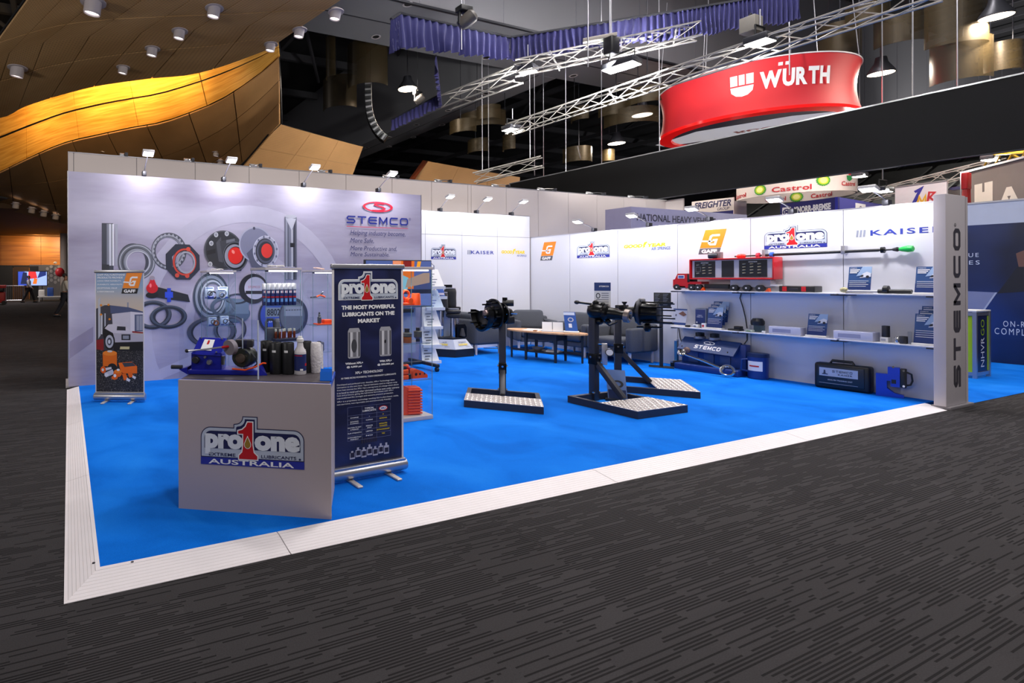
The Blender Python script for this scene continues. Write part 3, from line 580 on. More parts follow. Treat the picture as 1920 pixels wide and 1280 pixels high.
for u in (.19, .66):     # the two test capsules
    x0, x1, z0, z1 = u*PW, (u+.18)*PW, (1-.457)*PH, (1-.303)*PH; c = .022
    def rr(d, x0=x0, x1=x1, z0=z0, z1=z1): return [(x0+d+c*.4, z0+d), (x1-d-c*.4, z0+d), (x1-d, z0+d+c*.4), (x1-d, z1-d-c), (x1-d-c*.6, z1-d), (x0+d+c*.6, z1-d), (x0+d, z1-d-c), (x0+d, z0+d+c*.4)]
    bp(pb, FP, rr(0), 'a8a8b0', .002, 'print_capsule')
    for f0, f1, col in ((.06, .16, '54545e'), (.2, .36, 'd8d8de'), (.42, .66, '77777f'), (.72, .8, 'c4c4cc'), (.86, .95, '3a3a42')): bp(pb, FP, rect(x0+(x1-x0)*f0, x0+(x1-x0)*f1, z0+.012, z1-.03), col, .0025)
    a = MB()
    if u < .5: edisc(a, (x0+x1)/2, (z0+z1)/2-.02, .024, .05, FP, .003)
    else: edisc(a, (x0+x1)/2-.003, (z0+z1)/2, .008, .014, FP, .003)
    a.build('print_wear_scar', inkm('45454c' if u < .5 else '17171b'), pb, None)
a = MB()                 # row of containers at the foot
for i in range(7):
    u = .21+i*.085; z = (1-.968)*PH+(.01 if i % 2 else 0); h = (.06, .07, .075, .08, .07, .075, .085)[i]; a.flat(rect(u*PW, (u+.075)*PW, z, z+h*.75), FP, .003+i*.0001); a.flat(rect((u+.02)*PW, (u+.05)*PW, z+h*.75, z+h), FP, .003+i*.0001)
a.build('print_containers', inkm('b9b6c2'), pb, None)
a = MB()
for i in range(7): u = .22+i*.085; z = (1-.96)*PH+(.01 if i % 2 else 0); a.flat(rect(u*PW, (u+.058)*PW, z, z+.035), FP, .004)
for i in range(7): u = .38+i*.035; z = (1-.93)*PH; a.flat(rect(u*PW, (u+.025)*PW, z+.05, z+.09), FP, .0025)
a.build('print_container_labels', inkm('2a2230'), pb, None)

# ================================================================ counter and what stands on it
ct = thing('display_counter', 'white counter with blue-edged dark top and lubricants logo on its front', 'counter', (1.1115, 3.1705, .03), R(-31.7))
TZ = .843
lam = mat('counter_laminate', 'b4a8ac', .45, 0, .02, 2)
a = MB(); a.prism([(-.498, 0), (.498, 0), (.498, TZ-.004), (-.498, TZ-.004)], frame((0, 0, 0), (1, 0, 0), (0, 0, 1)), .02); a.build('front_panel', lam, ct)
H = lambda pts, z0, z1: MB().add([(x, y, z) for z in (z0, z1) for x, y in pts], [tuple(range(len(pts)-1, -1, -1)), tuple(range(len(pts), 2*len(pts)))]+[(i, (i+1) % len(pts), len(pts)+(i+1) % len(pts), len(pts)+i) for i in range(len(pts))])
TOP = [(-.498, 0), (.498, 0), (.498, .44), (-.498, .44)]
H([(-.49, .001), (.49, .001), (.49, .43), (-.49, .43)], .02, TZ-.03).build('carcass', lam, ct)
H(TOP, TZ-.03, TZ-.004).build('worktop_edge', mat('edge_blue', '2a50b8', .4), ct)
H([(-.487, .012), (.487, .012), (.487, .43), (-.487, .43)], TZ-.004, TZ-.001).build('worktop', mat('worktop_dark', '4a4448', .5, 0, .12, 14), ct)
FCt = frame((0, -.02, 0), (1, 0, 0), (0, 0, 1)); logo_pro1one(ct, sub(FCt, -.345, .3), .675)
Z1 = .872+.001
# bearing test machine
tm = thing('bearing_test_machine', 'blue bench tester with black electric motor and red tipped lever', 'machine', (0.987, 3.441, 0.873), R(-28)); tm.scale = (1.12, 1.05, 1.0)
mblue = mat('machine_blue', '1820a0', .32, .1, .08); mdark = mat('motor_grey', '34372f', .45, .3)
MB().bx(-.22, .22, .0, .17, .0, .035, .006).add([(-.28, .02, .03), (-.22, .0, .0), (-.22, .15, .0), (-.22, .0, .05), (-.22, .15, .05)], [(0, 1, 3), (0, 3, 4), (0, 4, 2), (0, 2, 1)]).add([(.27, .02, .0), (.22, .0, .0), (.22, .15, .0), (.22, .0, .06), (.22, .15, .06)], [(0, 1, 3), (0, 3, 4), (0, 4, 2), (0, 2, 1)]).build('base', mblue, tm)
MB().bx(-.2, -.01, .01, .15, .03, .15, .006).build('gearbox', mblue, tm)
MB().add([(-.195, .0, .14), (-.015, .0, .13), (.0, .09, .24), (-.165, .09, .245), (-.195, .14, .14), (-.015, .14, .13), (.0, .14, .235), (-.165, .14, .24)], [(0, 1, 2, 3), (4, 7, 6, 5), (0, 4, 5, 1), (1, 5, 6, 2), (2, 6, 7, 3), (3, 7, 4, 0)]).build('cover', mblue, tm)
MB().add([(-.145, .018, .167), (-.075, .018, .163), (-.065, .078, .23), (-.13, .078, .234)], [(0, 1, 2, 3)]).build('label', white, tm, None); MB().add([(-.112, .05, .202), (-.098, .05, .2), (-.094, .072, .226), (-.106, .072, .228)], [(0, 1, 2, 3)]).build('label_mark', red, tm, None)
for x, y, z in ((-.175, .01, .16), (-.04, .01, .15), (-.15, .085, .238), (-.02, .085, .232)): MB().cyl((x, y, z), (x-.001, y-.008, z+.007), .006, n=8).build('screw', chrome, tm)
for x, z, r in ((-.085, .085, .02), (-.17, .1, .028), (-.11, .12, .009)): MB().cyl((x, .012, z), (x, -.012, z), r, r*.7, 14).build('knob', alu if r < .025 else dsteel, tm)
MB().tube([(-.215, -.02, .165), (-.1, -.045, .18), (.045, -.02, .2)], .006, 8).build('lever', alu, tm); MB().cyl((.0, -.03, .192), (.05, -.02, .2), .009, n=10).build('lever_grip', red, tm); MB().ell((-.218, -.02, .165), (.013, .013, .013), 10, 8).build('lever_knob', blackp, tm)
MB().cyl((.04, -.025, .19), (.06, .0, .193), .052, n=22).build('grinding_wheel', mat('wheel_grey', '8a8088', .6), tm)
MB().lathe([(.03, -.02), (.06, -.015), (.068, 0), (.068, .1), (.06, .12), (.02, .13)], (.115, .03, .115), (0.2, 1, 0), 20).build('motor', mdark, tm); MB().lathe([(.018, 0), (.03, 0), (.03, .02), (.018, .025)], (.11, .015, .115), (-.2, -1, 0), 16).build('motor_boss', mat('boss_bronze', '6a5a50', .4, .6), tm)
MB().bx(.07, .18, .03, .1, .185, .235, .006).build('terminal_box', blackp, tm); MB().tube([(.0, .01, .07), (.0, .01, .1), (.0, .01, .13)], .014, 10).build('spring', chrome, tm)
MB().tube([(.06, -.01, .045), (.14, -.02, .04), (.2, -.01, .06), (.245, .0, .085), (.26, .02, .08)], .006, 7).build('cable', orange, tm); MB().tube([(.17, .02, .15), (.2, .0, .12), (.21, .0, .08), (.18, .0, .05)], .005, 7).build('cable', blackp, tm); MB().cyl((-.33, .03, .045), (-.26, .03, .045), .014, n=12).build('shaft', dsteel, tm)
# clear screen standing across the counter
sc = thing('acrylic_screen', 'clear L-shaped acrylic screen standing around the blue tester on the counter', 'screen', (1.157, 3.205, 0.873), R(12))
quad = lambda p, q, z0, z1: MB().add([(*p, z0), (*q, z0), (*q, z1), (*p, z1)], [(0, 1, 2, 3)])
quad((0, 0), (0, .2), 0, .385).build('sheet', acrylic, sc, None); quad((0, 0), (-.39, .37), 0, .385).build('front_sheet', acrylic, sc, None); MB().bx(-.004, .004, -.003, .003, 0, .385).build('polished_edge', mat('acrylic_edge', 'c9d2e6', .1), sc)
MB().bx(-.003, .003, .197, .203, 0, .385).build('polished_edge', MATS['acrylic_edge'], sc)
cupl = ['leftmost black cup on the counter, half behind another cup', 'front black cup with white tag left of the twin cup', 'front black cup with white tag beside the white bottle', 'black cup half hidden behind the white bottle']
for i, p in enumerate(((1.312, 3.457, 0.873), (1.342, 3.355, 0.873), (1.414, 3.313, 0.873), (1.556, 3.33, 0.873))):
    t = thing('black_cup', cupl[i], 'cup', p, R(-22), 'black cups on the counter')
    MB().lathe([(.041, 0), (.043, .004), (.043, .212), (.041, .215), (.0395, .212), (.0395, .03)], n=24).build('body', blackp, t)
    MB().add([(.0436*math.sin(R(-20+d)), -.0436*math.cos(R(-20+d)), z) for z in (.15, .165) for d in range(-18, 19, 6)], [(j, j+1, j+8, j+7) for j in range(6)]).build('tag', card, t, None)
wbm = mat('bottle_white', 'd8d4d8', .35)
t = thing('lubricant_bottle', 'white plastic bottle with navy label among the black cups', 'bottle', (1.487, 3.271, 0.873), R(-15))
MB().lathe([(.038, 0), (.042, .006), (.042, .148), (.041, .158), (.024, .185), (.022, .2), (.018, .225)], n=24).build('body', wbm, t)
MB().lathe([(.0245, .0), (.0245, .02), (.018, .024), (.015, .038)], (0, 0, .222), n=20).build('cap', whitep, t)
lab = lambda r, z0, z1, a0, a1, st=8: MB().add([(r*math.sin(R(a0+(a1-a0)*i/st)), -r*math.cos(R(a0+(a1-a0)*i/st)), z) for z in (z0, z1) for i in range(st+1)], [(i, i+1, st+2+i, st+1+i) for i in range(st)])
lab(.0425, .028, .14, -80, 95, 14).build('label', inkm('1d2a66'), t); lab(.043, .06, .078, 40, 80).build('label_flash', red, t); lab(.043, .03, .042, -10, 18).build('barcode', white, t); lab(.043, .128, .133, -70, 10).build('label_rule', red, t)
t = thing('paper_roll', 'white paper towel roll standing at the right end of the counter', 'paper roll', (1.616, 3.293, 0.873), 0)
MB().lathe([(.034, 0), (.035, .004), (.042, .1), (.039, .2), (.034, .208), (.012, .207), (.012, .19)], n=20).build('roll', mat('tissue', 'dcd8dc', .9, 0, .05, 60, .6), t); MB().add([(.03, -.028, .01), (.05, -.02, .02), (.052, -.01, .19), (.035, -.022, .2)], [(0, 1, 2, 3)]).build('loose_sheet', MATS['tissue'], t, None)
t = thing('leaflet_holder', 'small clear holder with blue edges on the counter corner', 'leaflet holder', (1.537, 2.986, 0.873), R(-31)); t.scale = (.75, .7, .8)
for y, s_ in ((-.0, 1), (.07, 1.2)): MB().add([(-.05, y, 0), (.05, y, 0), (.05, y+.02, .07*s_), (-.05, y+.02, .07*s_)], [(0, 1, 2, 3)]).build('panel', mat('holder_blue', '1f6fe0', .2), t, None)
MB().bx(-.045, .045, .02, .05, 0, .055).build('leaflets', card, t); MB().bx(-.05, .05, 0, .08, 0, .004).build('foot', MATS['holder_blue'], t)

# ================================================================ glass cabinets
cabm = mat('cabinet_board', 'b9b2b2', .45, 0, .03)
ledm = mat('led_strip', 'ffffff', .4, 0, 0, emit='ffeef4', es=6)
SH = (.42, .805, 1.2)
def cabinet(label, loc, rz):
    t = thing('glass_cabinet', label, 'cabinet', (loc[0], loc[1], .03), rz, 'tall glass display cabinets')
    MB().bx(-.005, .435, -.005, .365, 0, .045, .004).build('base', cabm, t); MB().bx(-.01, .44, -.01, .37, 1.585, 1.615, .004).build('top', cabm, t)
    quad((.003, .002), (.427, .002), .045, 1.585).build('door', glass, t, None)
    quad((.002, .006), (.002, .356), .045, 1.585).build('side_pane', glass, t, None); quad((.428, .006), (.428, .356), .045, 1.585).build('side_pane', glass, t, None); quad((.006, .358), (.424, .358), .045, 1.585).build('back_pane', glass, t, None)
    for x, y in ((.002, .002), (.428, .002), (.002, .358), (.428, .358)): MB().bx(x-.0025, x+.0025, y-.0025, y+.0025, .045, 1.585).build('pane_edge', glass_edge, t)
    for z in SH:
        s = MB().add([(.006, .008, z+.005), (.424, .008, z+.005), (.424, .354, z+.005), (.006, .354, z+.005)], [(0, 1, 2, 3)]).build('shelf', glass, t, None); MB().bx(.006, .424, .007, .0085, z, z+.005).build('shelf_edge', glass_edge, s)
    MB().bx(.05, .4, .02, .04, 1.572, 1.584).build('led_strip', ledm, t); MB().bx(.0, .03, -.006, .02, 1.57, 1.585).build('hinge', blackp, t)
    light('cabinet_led', (.22, .1, 1.56), 3.5, (1, .93, .96), .3, (.22, .1, 0), parent=t, size_y=.04)
    return t
c1 = cabinet('glass cabinet of cartons nearest the left end of the lavender wall', (1.879, 7.36), 0); c2 = cabinet('glass cabinet with rows of spray cans behind the white counter', (1.963, 5.19), R(6)); c3 = cabinet('glass cabinet with orange tool, half hidden left of the navy banner', (3.30, 6.81), 0); c4 = cabinet('glass cabinet of orange parts on the right of the navy banner', (3.179, 4.544), 0)
def inc(cab, x, y, z): return (cab.location.x+x*math.cos(cab.rotation_euler.z)-y*math.sin(cab.rotation_euler.z), cab.location.y+x*math.sin(cab.rotation_euler.z)+y*math.cos(cab.rotation_euler.z), .03+z)
def carton(label, p, rz, w, h, d, ring=True, group='cartons in the left cabinet'):
    t = thing('carton', label, 'box', p, rz, group); MB().bx(-w/2, w/2, 0, d, 0, h, .002).build('box', inkm('b9c9e0'), t)
    f = frame((-w/2, -.0005, 0), (1, 0, 0), (0, 0, 1)); bp(t, f, rect(0, w, h*.0, h*.14), '24418c', .001, 'print_band'); bp(t, f, rect(w*.1, w*.9, h*.88, h*.95), '3a5aa4', .001, 'print_title')
    a = MB(); ering(a, w*.56, h*.45, w*.3, w*.3, w*.2, w*.2, f, .001, n=20); a.build('print_ring', inkm('262c38'), t, None)
    return t
for i, (x, y, z, w, h, lb) in enumerate(((.06, .16, SH[2]+.006, .13, .17, 'carton at the left of the upper cabinet shelf'), (.27, .18, SH[2]+.006, .15, .17, 'pale blue carton at the right of the upper cabinet shelf'), (.2, .03, SH[2]-.03+.036, .13, .13, 'front carton with white ring on the upper cabinet shelf'), (.09, .1, SH[1]+.006, .12, .12, 'carton at the left of the lower cabinet shelf'), (.28, .12, SH[1]+.006, .12, .13, 'carton at the right of the lower cabinet shelf'))):
    carton(lb, inc(c1, x+.02, y, z), 0, w, h, .06)
rub = mat('black_rubber', '1b1c20', .6, 0, .1)
def ringo(name, label, p, r, t_, m, ax=(0, -1, .25), cat='ring', group='loose rings in the left cabinet'):
    a = MB(); d = Vector(ax).normalized(); u = d.orthogonal().normalized(); v = d.cross(u)
    a.tube([tuple((u*math.cos(q)+v*math.sin(q))*r) for q in [2*PI*i/24 for i in range(24)]], t_, 8, True); o = a.build(name, m); o.location = p; return tag(o, label, cat, group)
ringo('seal_ring', 'black seal ring leaning in front of the upper left carton', inc(c1, .12, .1, SH[2]+.06), .05, .012, rub); ringo('seal_ring', 'pale metal ring standing against the front upper carton', inc(c1, .23, .015, SH[2]+.05), .04, .008, alu, (0, -1, .1)); ringo('bearing_ring', 'bronze bearing ring on the lower cabinet shelf', inc(c1, .15, .06, SH[1]+.045), .032, .011, mat('bronze', '7a4a32', .35, .7)); ringo('bearing_ring', 'chrome ring standing on the lower cabinet shelf', inc(c1, .3, .06, SH[1]+.055), .045, .006, chrome)
bl = thing('blue_seal', 'blue seal lying at the left of the upper cabinet shelf', 'seal', inc(c1, .07, .08, SH[2]+.006)); MB().lathe([(.02, 0), (.05, 0), (.05, .03), (.04, .04), (.02, .04)], n=20).build('body', inkm('24388c'), bl)
# spray cans
can0 = None
for r_ in range(2):
    for i in range(7):
        lb = ('front row spray can with white cap, %s from the left' if r_ == 0 else 'back row spray can with white cap, %s from the left') % ('first', 'second', 'third', 'fourth', 'fifth', 'sixth', 'seventh')[i]
        p = inc(c2, .055+i*.054, .06+r_*.09, SH[2]+.006)
        if can0 is None:
            can0 = t = thing('spray_can', lb, 'spray can', p, R(6), 'spray cans on the cabinet shelf')
            MB().lathe([(.022, 0), (.0235, .003), (.0235, .17), (.02, .178)], n=18).build('body', inkm('1b2458'), t)
            MB().lathe([(.0225, .172), (.0235, .175), (.0235, .232), (.02, .238)], n=18).build('cap', whitep, t)
            l_ = lab(.0238, .03, .165, -75, 75, 10).build('label', inkm('20306e'), t); lab(.0241, .135, .16, -40, 40).build('print_logo', white, l_); lab(.0241, .085, .1, -70, 70).build('print_flash', red, l_); lab(.0241, .04, .075, -40, 40).build('print_oval', inkm('6aa0d8'), l_); lab(.0244, .132, .162, -8, 8, 3).build('print_numeral', red, l_)
        else: dup(can0, p, R(6), lb)
# jerry can and vials
t = thing('jerry_can', 'dark grey jerry can with moulded handle on the lower cabinet shelf', 'container', inc(c2, .17, .17, SH[1]+.006), R(-5))
MB().bx(-.085, .085, -.05, .05, 0, .15, .012).build('body', mat('can_grey', '3a3c46', .5), t)
MB().tube([(-.075, 0, .13), (-.075, 0, .21), (-.055, 0, .235), (-.005, 0, .235), (.015, 0, .215), (.02, 0, .15)], .017, 8).build('handle', MATS['can_grey'], t); MB().lathe([(.045, .14), (.028, .2), (.024, .21)], (.05, 0, 0), n=16).build('neck', MATS['can_grey'], t); MB().lathe([(.027, .205), (.027, .24), (.024, .245)], (.05, 0, 0), n=16).build('cap', mat('cap_grey', '6a6c78', .5), t)
oil = mat('amber_oil', '6a2a0c', .12, 0, .2)
rk = thing('vial_rack', 'low dark rack holding small oil vials in the cabinet', 'rack', inc(c2, .27, .06, SH[1]+.006), R(8)); MB().bx(-.14, .14, -.03, .06, 0, .035, .004).build('base', inkm('22243a'), rk)
v0 = None
for i, (x, y) in enumerate(((-.11, .02), (-.075, -.01), (-.035, -.012), (.0, .02), (.035, -.01), (.075, .02), (.11, .0))):
    lb = '%s small oil vial with pale cap in the cabinet rack, counting from the left' % ('first', 'second', 'third', 'fourth', 'fifth', 'sixth', 'seventh')[i]; p = inc(c2, .27+x, .06+y, SH[1]+.042)
    if v0 is None:
        v0 = t = thing('oil_vial', lb, 'vial', p, 0, 'oil vials in the cabinet'); MB().lathe([(.013, 0), (.0145, .003), (.0145, .065), (.009, .078)], n=14).build('body', oil, t); MB().lathe([(.0115, .076), (.0115, .1), (.01, .102)], n=14).build('cap', inkm('c9c7b4'), t)
    else: dup(v0, p, 0, lb)
# loose LED cables on the cabinet tops
for cb_, lb in ((c1, 'left carton cabinet'), (c2, 'spray can cabinet')):
    p = inc(cb_, .14, .12, 1.616)
    pts = [(.06*math.cos(q*1.7)+.01*q, .05*math.sin(q*1.3), .012+.012*abs(math.sin(q*2.1))) for q in [i*.45 for i in range(22)]]
    a = MB().tube(pts, .006, 6); o = a.build('led_cable', whitep); o.location = p; tag(o, 'coil of white cable lying on top of the '+lb, 'cable')
    t = thing('blue_folder', 'flat blue folder lying on top of the '+lb, 'folder', inc(cb_, .24, .1, 1.616), cb_.rotation_euler.z); MB().bx(0, .18, 0, .1, 0, .006).build('cover', inkm('3a46a8'), t); MB().bx(.004, .176, .004, .096, .006, .01).build('pages', card, t)
a = MB().tube([(.07*math.cos(q*1.9), .05*math.sin(q*1.4), .012+.025*abs(math.sin(q*.9))) for q in [i*.4 for i in range(24)]], .007, 6); o = a.build('led_cable', inkm('e8c8c0')); o.location = inc(c3, .16, .12, 1.616); tag(o, 'tangle of white and orange cable on the cabinet left of the navy banner', 'cable')
# cabinet 3 contents
t = thing('clamp_tool', 'black and orange hand clamp on the upper cabinet shelf', 'tool', inc(c3, .12, .12, SH[2]+.006)); MB().tube([(-.1, 0, .012), (0, 0, .02), (.08, 0, .06), (.1, 0, .08)], .01, 8).build('jaw', blackp, t); MB().tube([(0, 0, .02), (.06, 0, .045), (.14, 0, .015)], .013, 8).build('handle', orange, t); MB().ell((.1, 0, .088), (.012, .012, .012), 8, 6).build('knob', chrome, t)
t = thing('orange_tray', 'orange polyurethane tray with parts on the middle cabinet shelf', 'tray', inc(c3, .24, .14, SH[1]+.006)); MB().bx(-.13, .13, -.06, .08, 0, .02, .004).build('tray', orange, t); MB().bx(.0, .13, -.03, .07, .02, .075, .012).build('block', orange, t)
t = thing('metal_fitting', 'grey metal fitting standing on the orange tray', 'fitting', inc(c3, .17, .13, SH[1]+.028)); MB().lathe([(.025, 0), (.03, .01), (.03, .09), (.018, .1), (.018, .12), (.022, .122), (.012, .14)], n=16).build('body', mat('grey_steel', '70706e', .4, .7), t); MB().lathe([(.013, .138), (.013, .16), (.01, .164)], n=12).build('nipple', dsteel, t)
t = thing('clear_stand', 'small clear stand beside the orange tray', 'stand', inc(c3, .05, .12, SH[1]+.006)); MB().bx(-.04, .04, -.03, .03, 0, .01).build('base', glass_edge, t); MB().bx(-.03, .03, .015, .02, .01, .12).build('back', acrylic, t)
t = thing('grey_bush', 'grey square bush on the lowest shelf left of the banner', 'bush', inc(c3, .17, .14, SH[0]+.006)); MB().bx(-.06, .06, -.05, .05, 0, .13, .01).build('body', inkm('5a5a68'), t); MB().cyl((0, 0, .13), (0, 0, .14), .03, n=16).build('bore', blackp, t)
# cabinet 4 contents
def lathe_thing(name, label, cat, p, parts, group=None):
    t = thing(name, label, cat, p, 0, group)
    for nm, prof, m in parts: MB().lathe(prof, n=20).build(nm, m, t)
    return t
z = SH[2]+.006
lathe_thing('orange_cone', 'orange cup-shaped bump stop on the top shelf of the right cabinet', 'bump stop', inc(c4, .31, .12, z), (('body', [(.05, 0), (.053, .004), (.045, .12), (.042, .128)], orange), ('hole', [(.02, .127), (.02, .13)], dsteel)))
t = thing('orange_bush', 'orange ringed bush with upright eye on the top shelf', 'bush', inc(c4, .18, .12, z)); MB().bx(-.06, .06, -.04, .04, 0, .03, .008).build('foot', orange, t); MB().tube([(.0+.042*math.cos(q), 0, .115+.042*math.sin(q)) for q in [2*PI*i/20 for i in range(20)]], .014, 8, True).build('eye', orange, t); MB().bx(-.02, .02, -.02, .02, .03, .08, .006).build('neck', orange, t); MB().cyl((.04, -.04, .05), (.04, .04, .05), .03, n=16).build('boss', orange, t)
lathe_thing('orange_roller', 'orange flat roller at the left of the top shelf', 'roller', inc(c4, .07, .12, z), (('rim', [(.03, 0), (.055, .0), (.058, .01), (.058, .06), (.04, .07)], orange), ('core', [(.025, .068), (.025, .085)], dsteel)))
z = SH[1]+.006; brz = mat('bronze_rubber', 'a85a2c', .4, .2)
lathe_thing('hex_bush', 'bronze and steel hexagonal bush on the middle shelf', 'bush', inc(c4, .18, .1, z), (('sleeve', [(.046, 0), (.048, .004), (.048, .06), (.04, .066)], brz), ('collar', [(.04, .064), (.052, .068), (.052, .1), (.03, .112)], MATS['grey_steel']), ('stud', [(.026, .11), (.026, .14), (.03, .142), (.03, .15)], dsteel)))
lathe_thing('stepped_bush', 'stepped grey bush on a stem at the right of the middle shelf', 'bush', inc(c4, .35, .14, z), (('stem', [(.022, 0), (.022, .04)], dsteel), ('body', [(.024, .03), (.044, .05), (.044, .11), (.03, .118)], MATS['grey_steel']), ('tip', [(.02, .116), (.02, .15)], dsteel)))
lathe_thing('round_bush', 'round pale bush at the left of the middle shelf', 'bush', inc(c4, .06, .12, z), (('body', [(.03, 0), (.05, .01), (.05, .06), (.03, .08)], alu), ('cap', [(.02, .08), (.02, .11)], red)))
z = SH[0]+.006
t = thing('orange_block', 'orange lobed mount at the left of the lower shelf', 'mount', inc(c4, .1, .1, z)); MB().bx(-.07, .07, -.05, .05, 0, .05, .012).build('lower_lobe', orange, t); MB().bx(-.07, .07, -.05, .05, .055, .11, .012).build('upper_lobe', orange, t); MB().bx(-.05, .05, -.04, .04, .108, .14, .006).build('plate', dsteel, t)
t = thing('black_mount', 'black mount with red top on the lower shelf', 'mount', inc(c4, .19, .1, z)); MB().lathe([(.035, 0), (.035, .05), (.02, .06), (.02, .1)], n=16).build('body', blackp, t); MB().lathe([(.026, .1), (.026, .125), (.01, .14)], n=16).build('cap', red, t)
t = thing('orange_wedge', 'orange wedge chock with holes on the lower shelf', 'chock', inc(c4, .33, .08, z)); a = MB(); a.prism([(-.09, 0), (.1, 0), (.1, .03), (.04, .07), (-.04, .1), (-.07, .1), (-.09, .07)], frame((0, 0, 0), (1, 0, 0), (0, 0, 1)), .07, -.07); a.build('body', orange, t)
for x, r in ((-.05, .016), (.0, .012), (.06, .01)): MB().cyl((x, -.001, .045), (x, .002, .045), r, n=12).build('hole', blackp, t)
lathe_thing('orange_cylinder', 'plain orange cylinder behind the wedge chock', 'cylinder', inc(c4, .26, .26, z), (('body', [(.045, 0), (.048, .004), (.048, .12), (.044, .125)], orange), ('bore', [(.02, .125), (.02, .128)], dsteel)))
t = thing('finned_block', 'large orange finned bump stop standing on the cabinet floor', 'bump stop', inc(c4, .22, .13, .046), R(-12)); MB().bx(-.03, .11, -.06, .06, 0, .29, .01).build('core', orange, t)
for i in range(9): MB().bx(-.035, .125, -.075, .07, .012+i*.03, .028+i*.03, .003).build('fin', orange, t)
a = MB(); a.prism([(-.2, 0), (-.03, 0), (-.03, .29), (-.1, .32), (-.2, .3)], frame((0, 0, 0), (1, 0, 0), (0, 0, 1)), .1, -.05); a.build('flank', orange, t)
MB().cyl((-.1, -.051, .22), (-.1, -.046, .22), .02, n=14).build('hole', dsteel, t)

# ================================================================ monitor, leaflet rack, air spring display
tv = thing('monitor', 'large flat monitor on a wheeled stand behind the glass cabinet', 'monitor', (4.99, 7.12, .03), 0)
MB().bx(-.64, .64, -.02, .03, 1.02, 1.79, .006).build('housing', blackp, tv)
FT = frame((-.625, -.0215, 1.04), (1, 0, 0), (0, 0, 1)); TW, TH = 1.25, .735
def scr(col, e=.5): return mat('screen_'+col, col, .3, 0, 0, emit=col, es=e)
bp(tv, FT, rect(0, TW, 0, TH), scr('39466e'), .001, 'screen')
for i, (pts, col) in enumerate((([(0, .48), (TW, .48), (TW, TH), (0, TH)], '4a5a8c'), ([(.5, .28), (.9, .28), (.92, TH), (.5, TH)], 'd8681c'), ([(.55, .4), (.66, .4), (.66, TH), (.5, TH)], 'e08a60'), ([(.7, .6), (.86, .6), (.86, TH), (.7, TH)], '7a1c18'), ([(.6, .28), (.78, .26), (.8, .46), (.7, .5), (.58, .44)], '7ab0b8'), ([(.74, .3), (1.22, .38), (1.22, .54), (1.1, .54), (.78, .44)], 'a08470'), ([(0, .2), (TW, .2), (TW, .27), (0, .27)], '1c2236'), ([(0, 0), (TW, 0), (TW, .2), (0, .2)], '5a6c9c'), ([(.3, .09), (1.0, .09), (1.0, .13), (.3, .13)], 'c8a860'), ([(.95, .6), (1.02, .6), (1.05, .73), (.98, .73)], 'e89a20'), ([(.9, .57), (1.2, .57), (1.2, .58), (.9, .58)], 'e8eaf4'))): bp(tv, FT, pts, scr(col), .002+i*.0003, 'screen_picture')
MB().bx(-.05, .05, .03, .09, .1, 1.5, .01).build('column', blackp, tv); MB().bx(-.25, .25, .03, .06, 1.2, 1.5).build('bracket', blackp, tv); MB().bx(.0, .3, .0, .08, .93, .99, .01).build('camera_shelf', blackp, tv)
for x in (-.5, .5):
    MB().bx(x-.035, x+.035, -.35, .4, .07, .12, .01).build('foot_beam', blackp, tv)
    for y in (-.32, .36): MB().cyl((x-.02, y, .035), (x+.02, y, .035), .035, n=14).build('castor', blackp, tv)
MB().bx(-.5, .5, .02, .1, .07, .12, .01).build('cross_beam', blackp, tv); MB().bx(-.3, .45, .16, .18, .25, 1.0).build('cable_cover', inkm('9aa2b8'), tv)

lr = thing('literature_rack', 'white wire leaflet rack full of brochures beside the monitor', 'rack', (5.98, 7.62, .03), R(-8)); lr.scale = (.85, 1, 1)
for s in (-1, 1): MB().tube([(s*.16, .1, 0), (s*.16, .05, .7), (s*.12, .0, 1.72), (s*.05, .0, 1.76)], .01, 8).build('upright', alu, lr)
MB().bx(-.06, .06, -.01, .01, 1.66, 1.76, .01).build('header', alu, lr)
for i, (z, dx) in enumerate(((1.32, .06), (.95, .05), (.62, .0), (.3, -.03), (.02, -.04))):
    s = MB().add([(-.2+dx, -.12-.04*(4-i)*.3, z+.0), (.2+dx, -.12-.04*(4-i)*.3, z), (.15+dx, .0, z+.33), (-.15+dx, .0, z+.33)], [(0, 1, 2, 3)])
    lf = s.build('leaflet', card if i != 1 else inkm('b8cce4'), lr, None); MB().bx(-.21+dx, .21+dx, -.17, -.12, z-.02, z+.03).build('tray', mat('rack_white', 'd4d6da', .4), lr)
    f = frame((-.19+dx, -.13-.012*(4-i), z+.01), (1, 0, 0), (0, .35, 1))
    for r_ in range(5): bp(lr, f, rect(.05+.02*(r_ % 2), .15+.04*(r_ % 3), .04+r_*.05, .055+r_*.05), ('6a7088', '4a60a8', '555a6a', '2e3240', '2e3240')[i], .006, 'print_line')
s = MB().add([(.2, -.02, 1.16), (.37, -.02, 1.16), (.33, .06, 1.46), (.17, .06, 1.46)], [(0, 1, 2, 3)]); s.build('leaflet', inkm('3e66b8'), lr, None); MB().bx(.19, .39, -.06, -.02, 1.12, 1.17).build('tray', MATS['rack_white'], lr)
f = frame((.2, -.022, 1.16), (1, 0, 0), (-.1, .2, 1)); a = MB(); ering(a, .09, .2, .05, .04, .03, .022, f, .006); a.build('print_ring', inkm('20242e'), lr, None); bp(lr, f, rect(.02, .15, .03, .07), 'd0c8d8', .006, 'print_title')

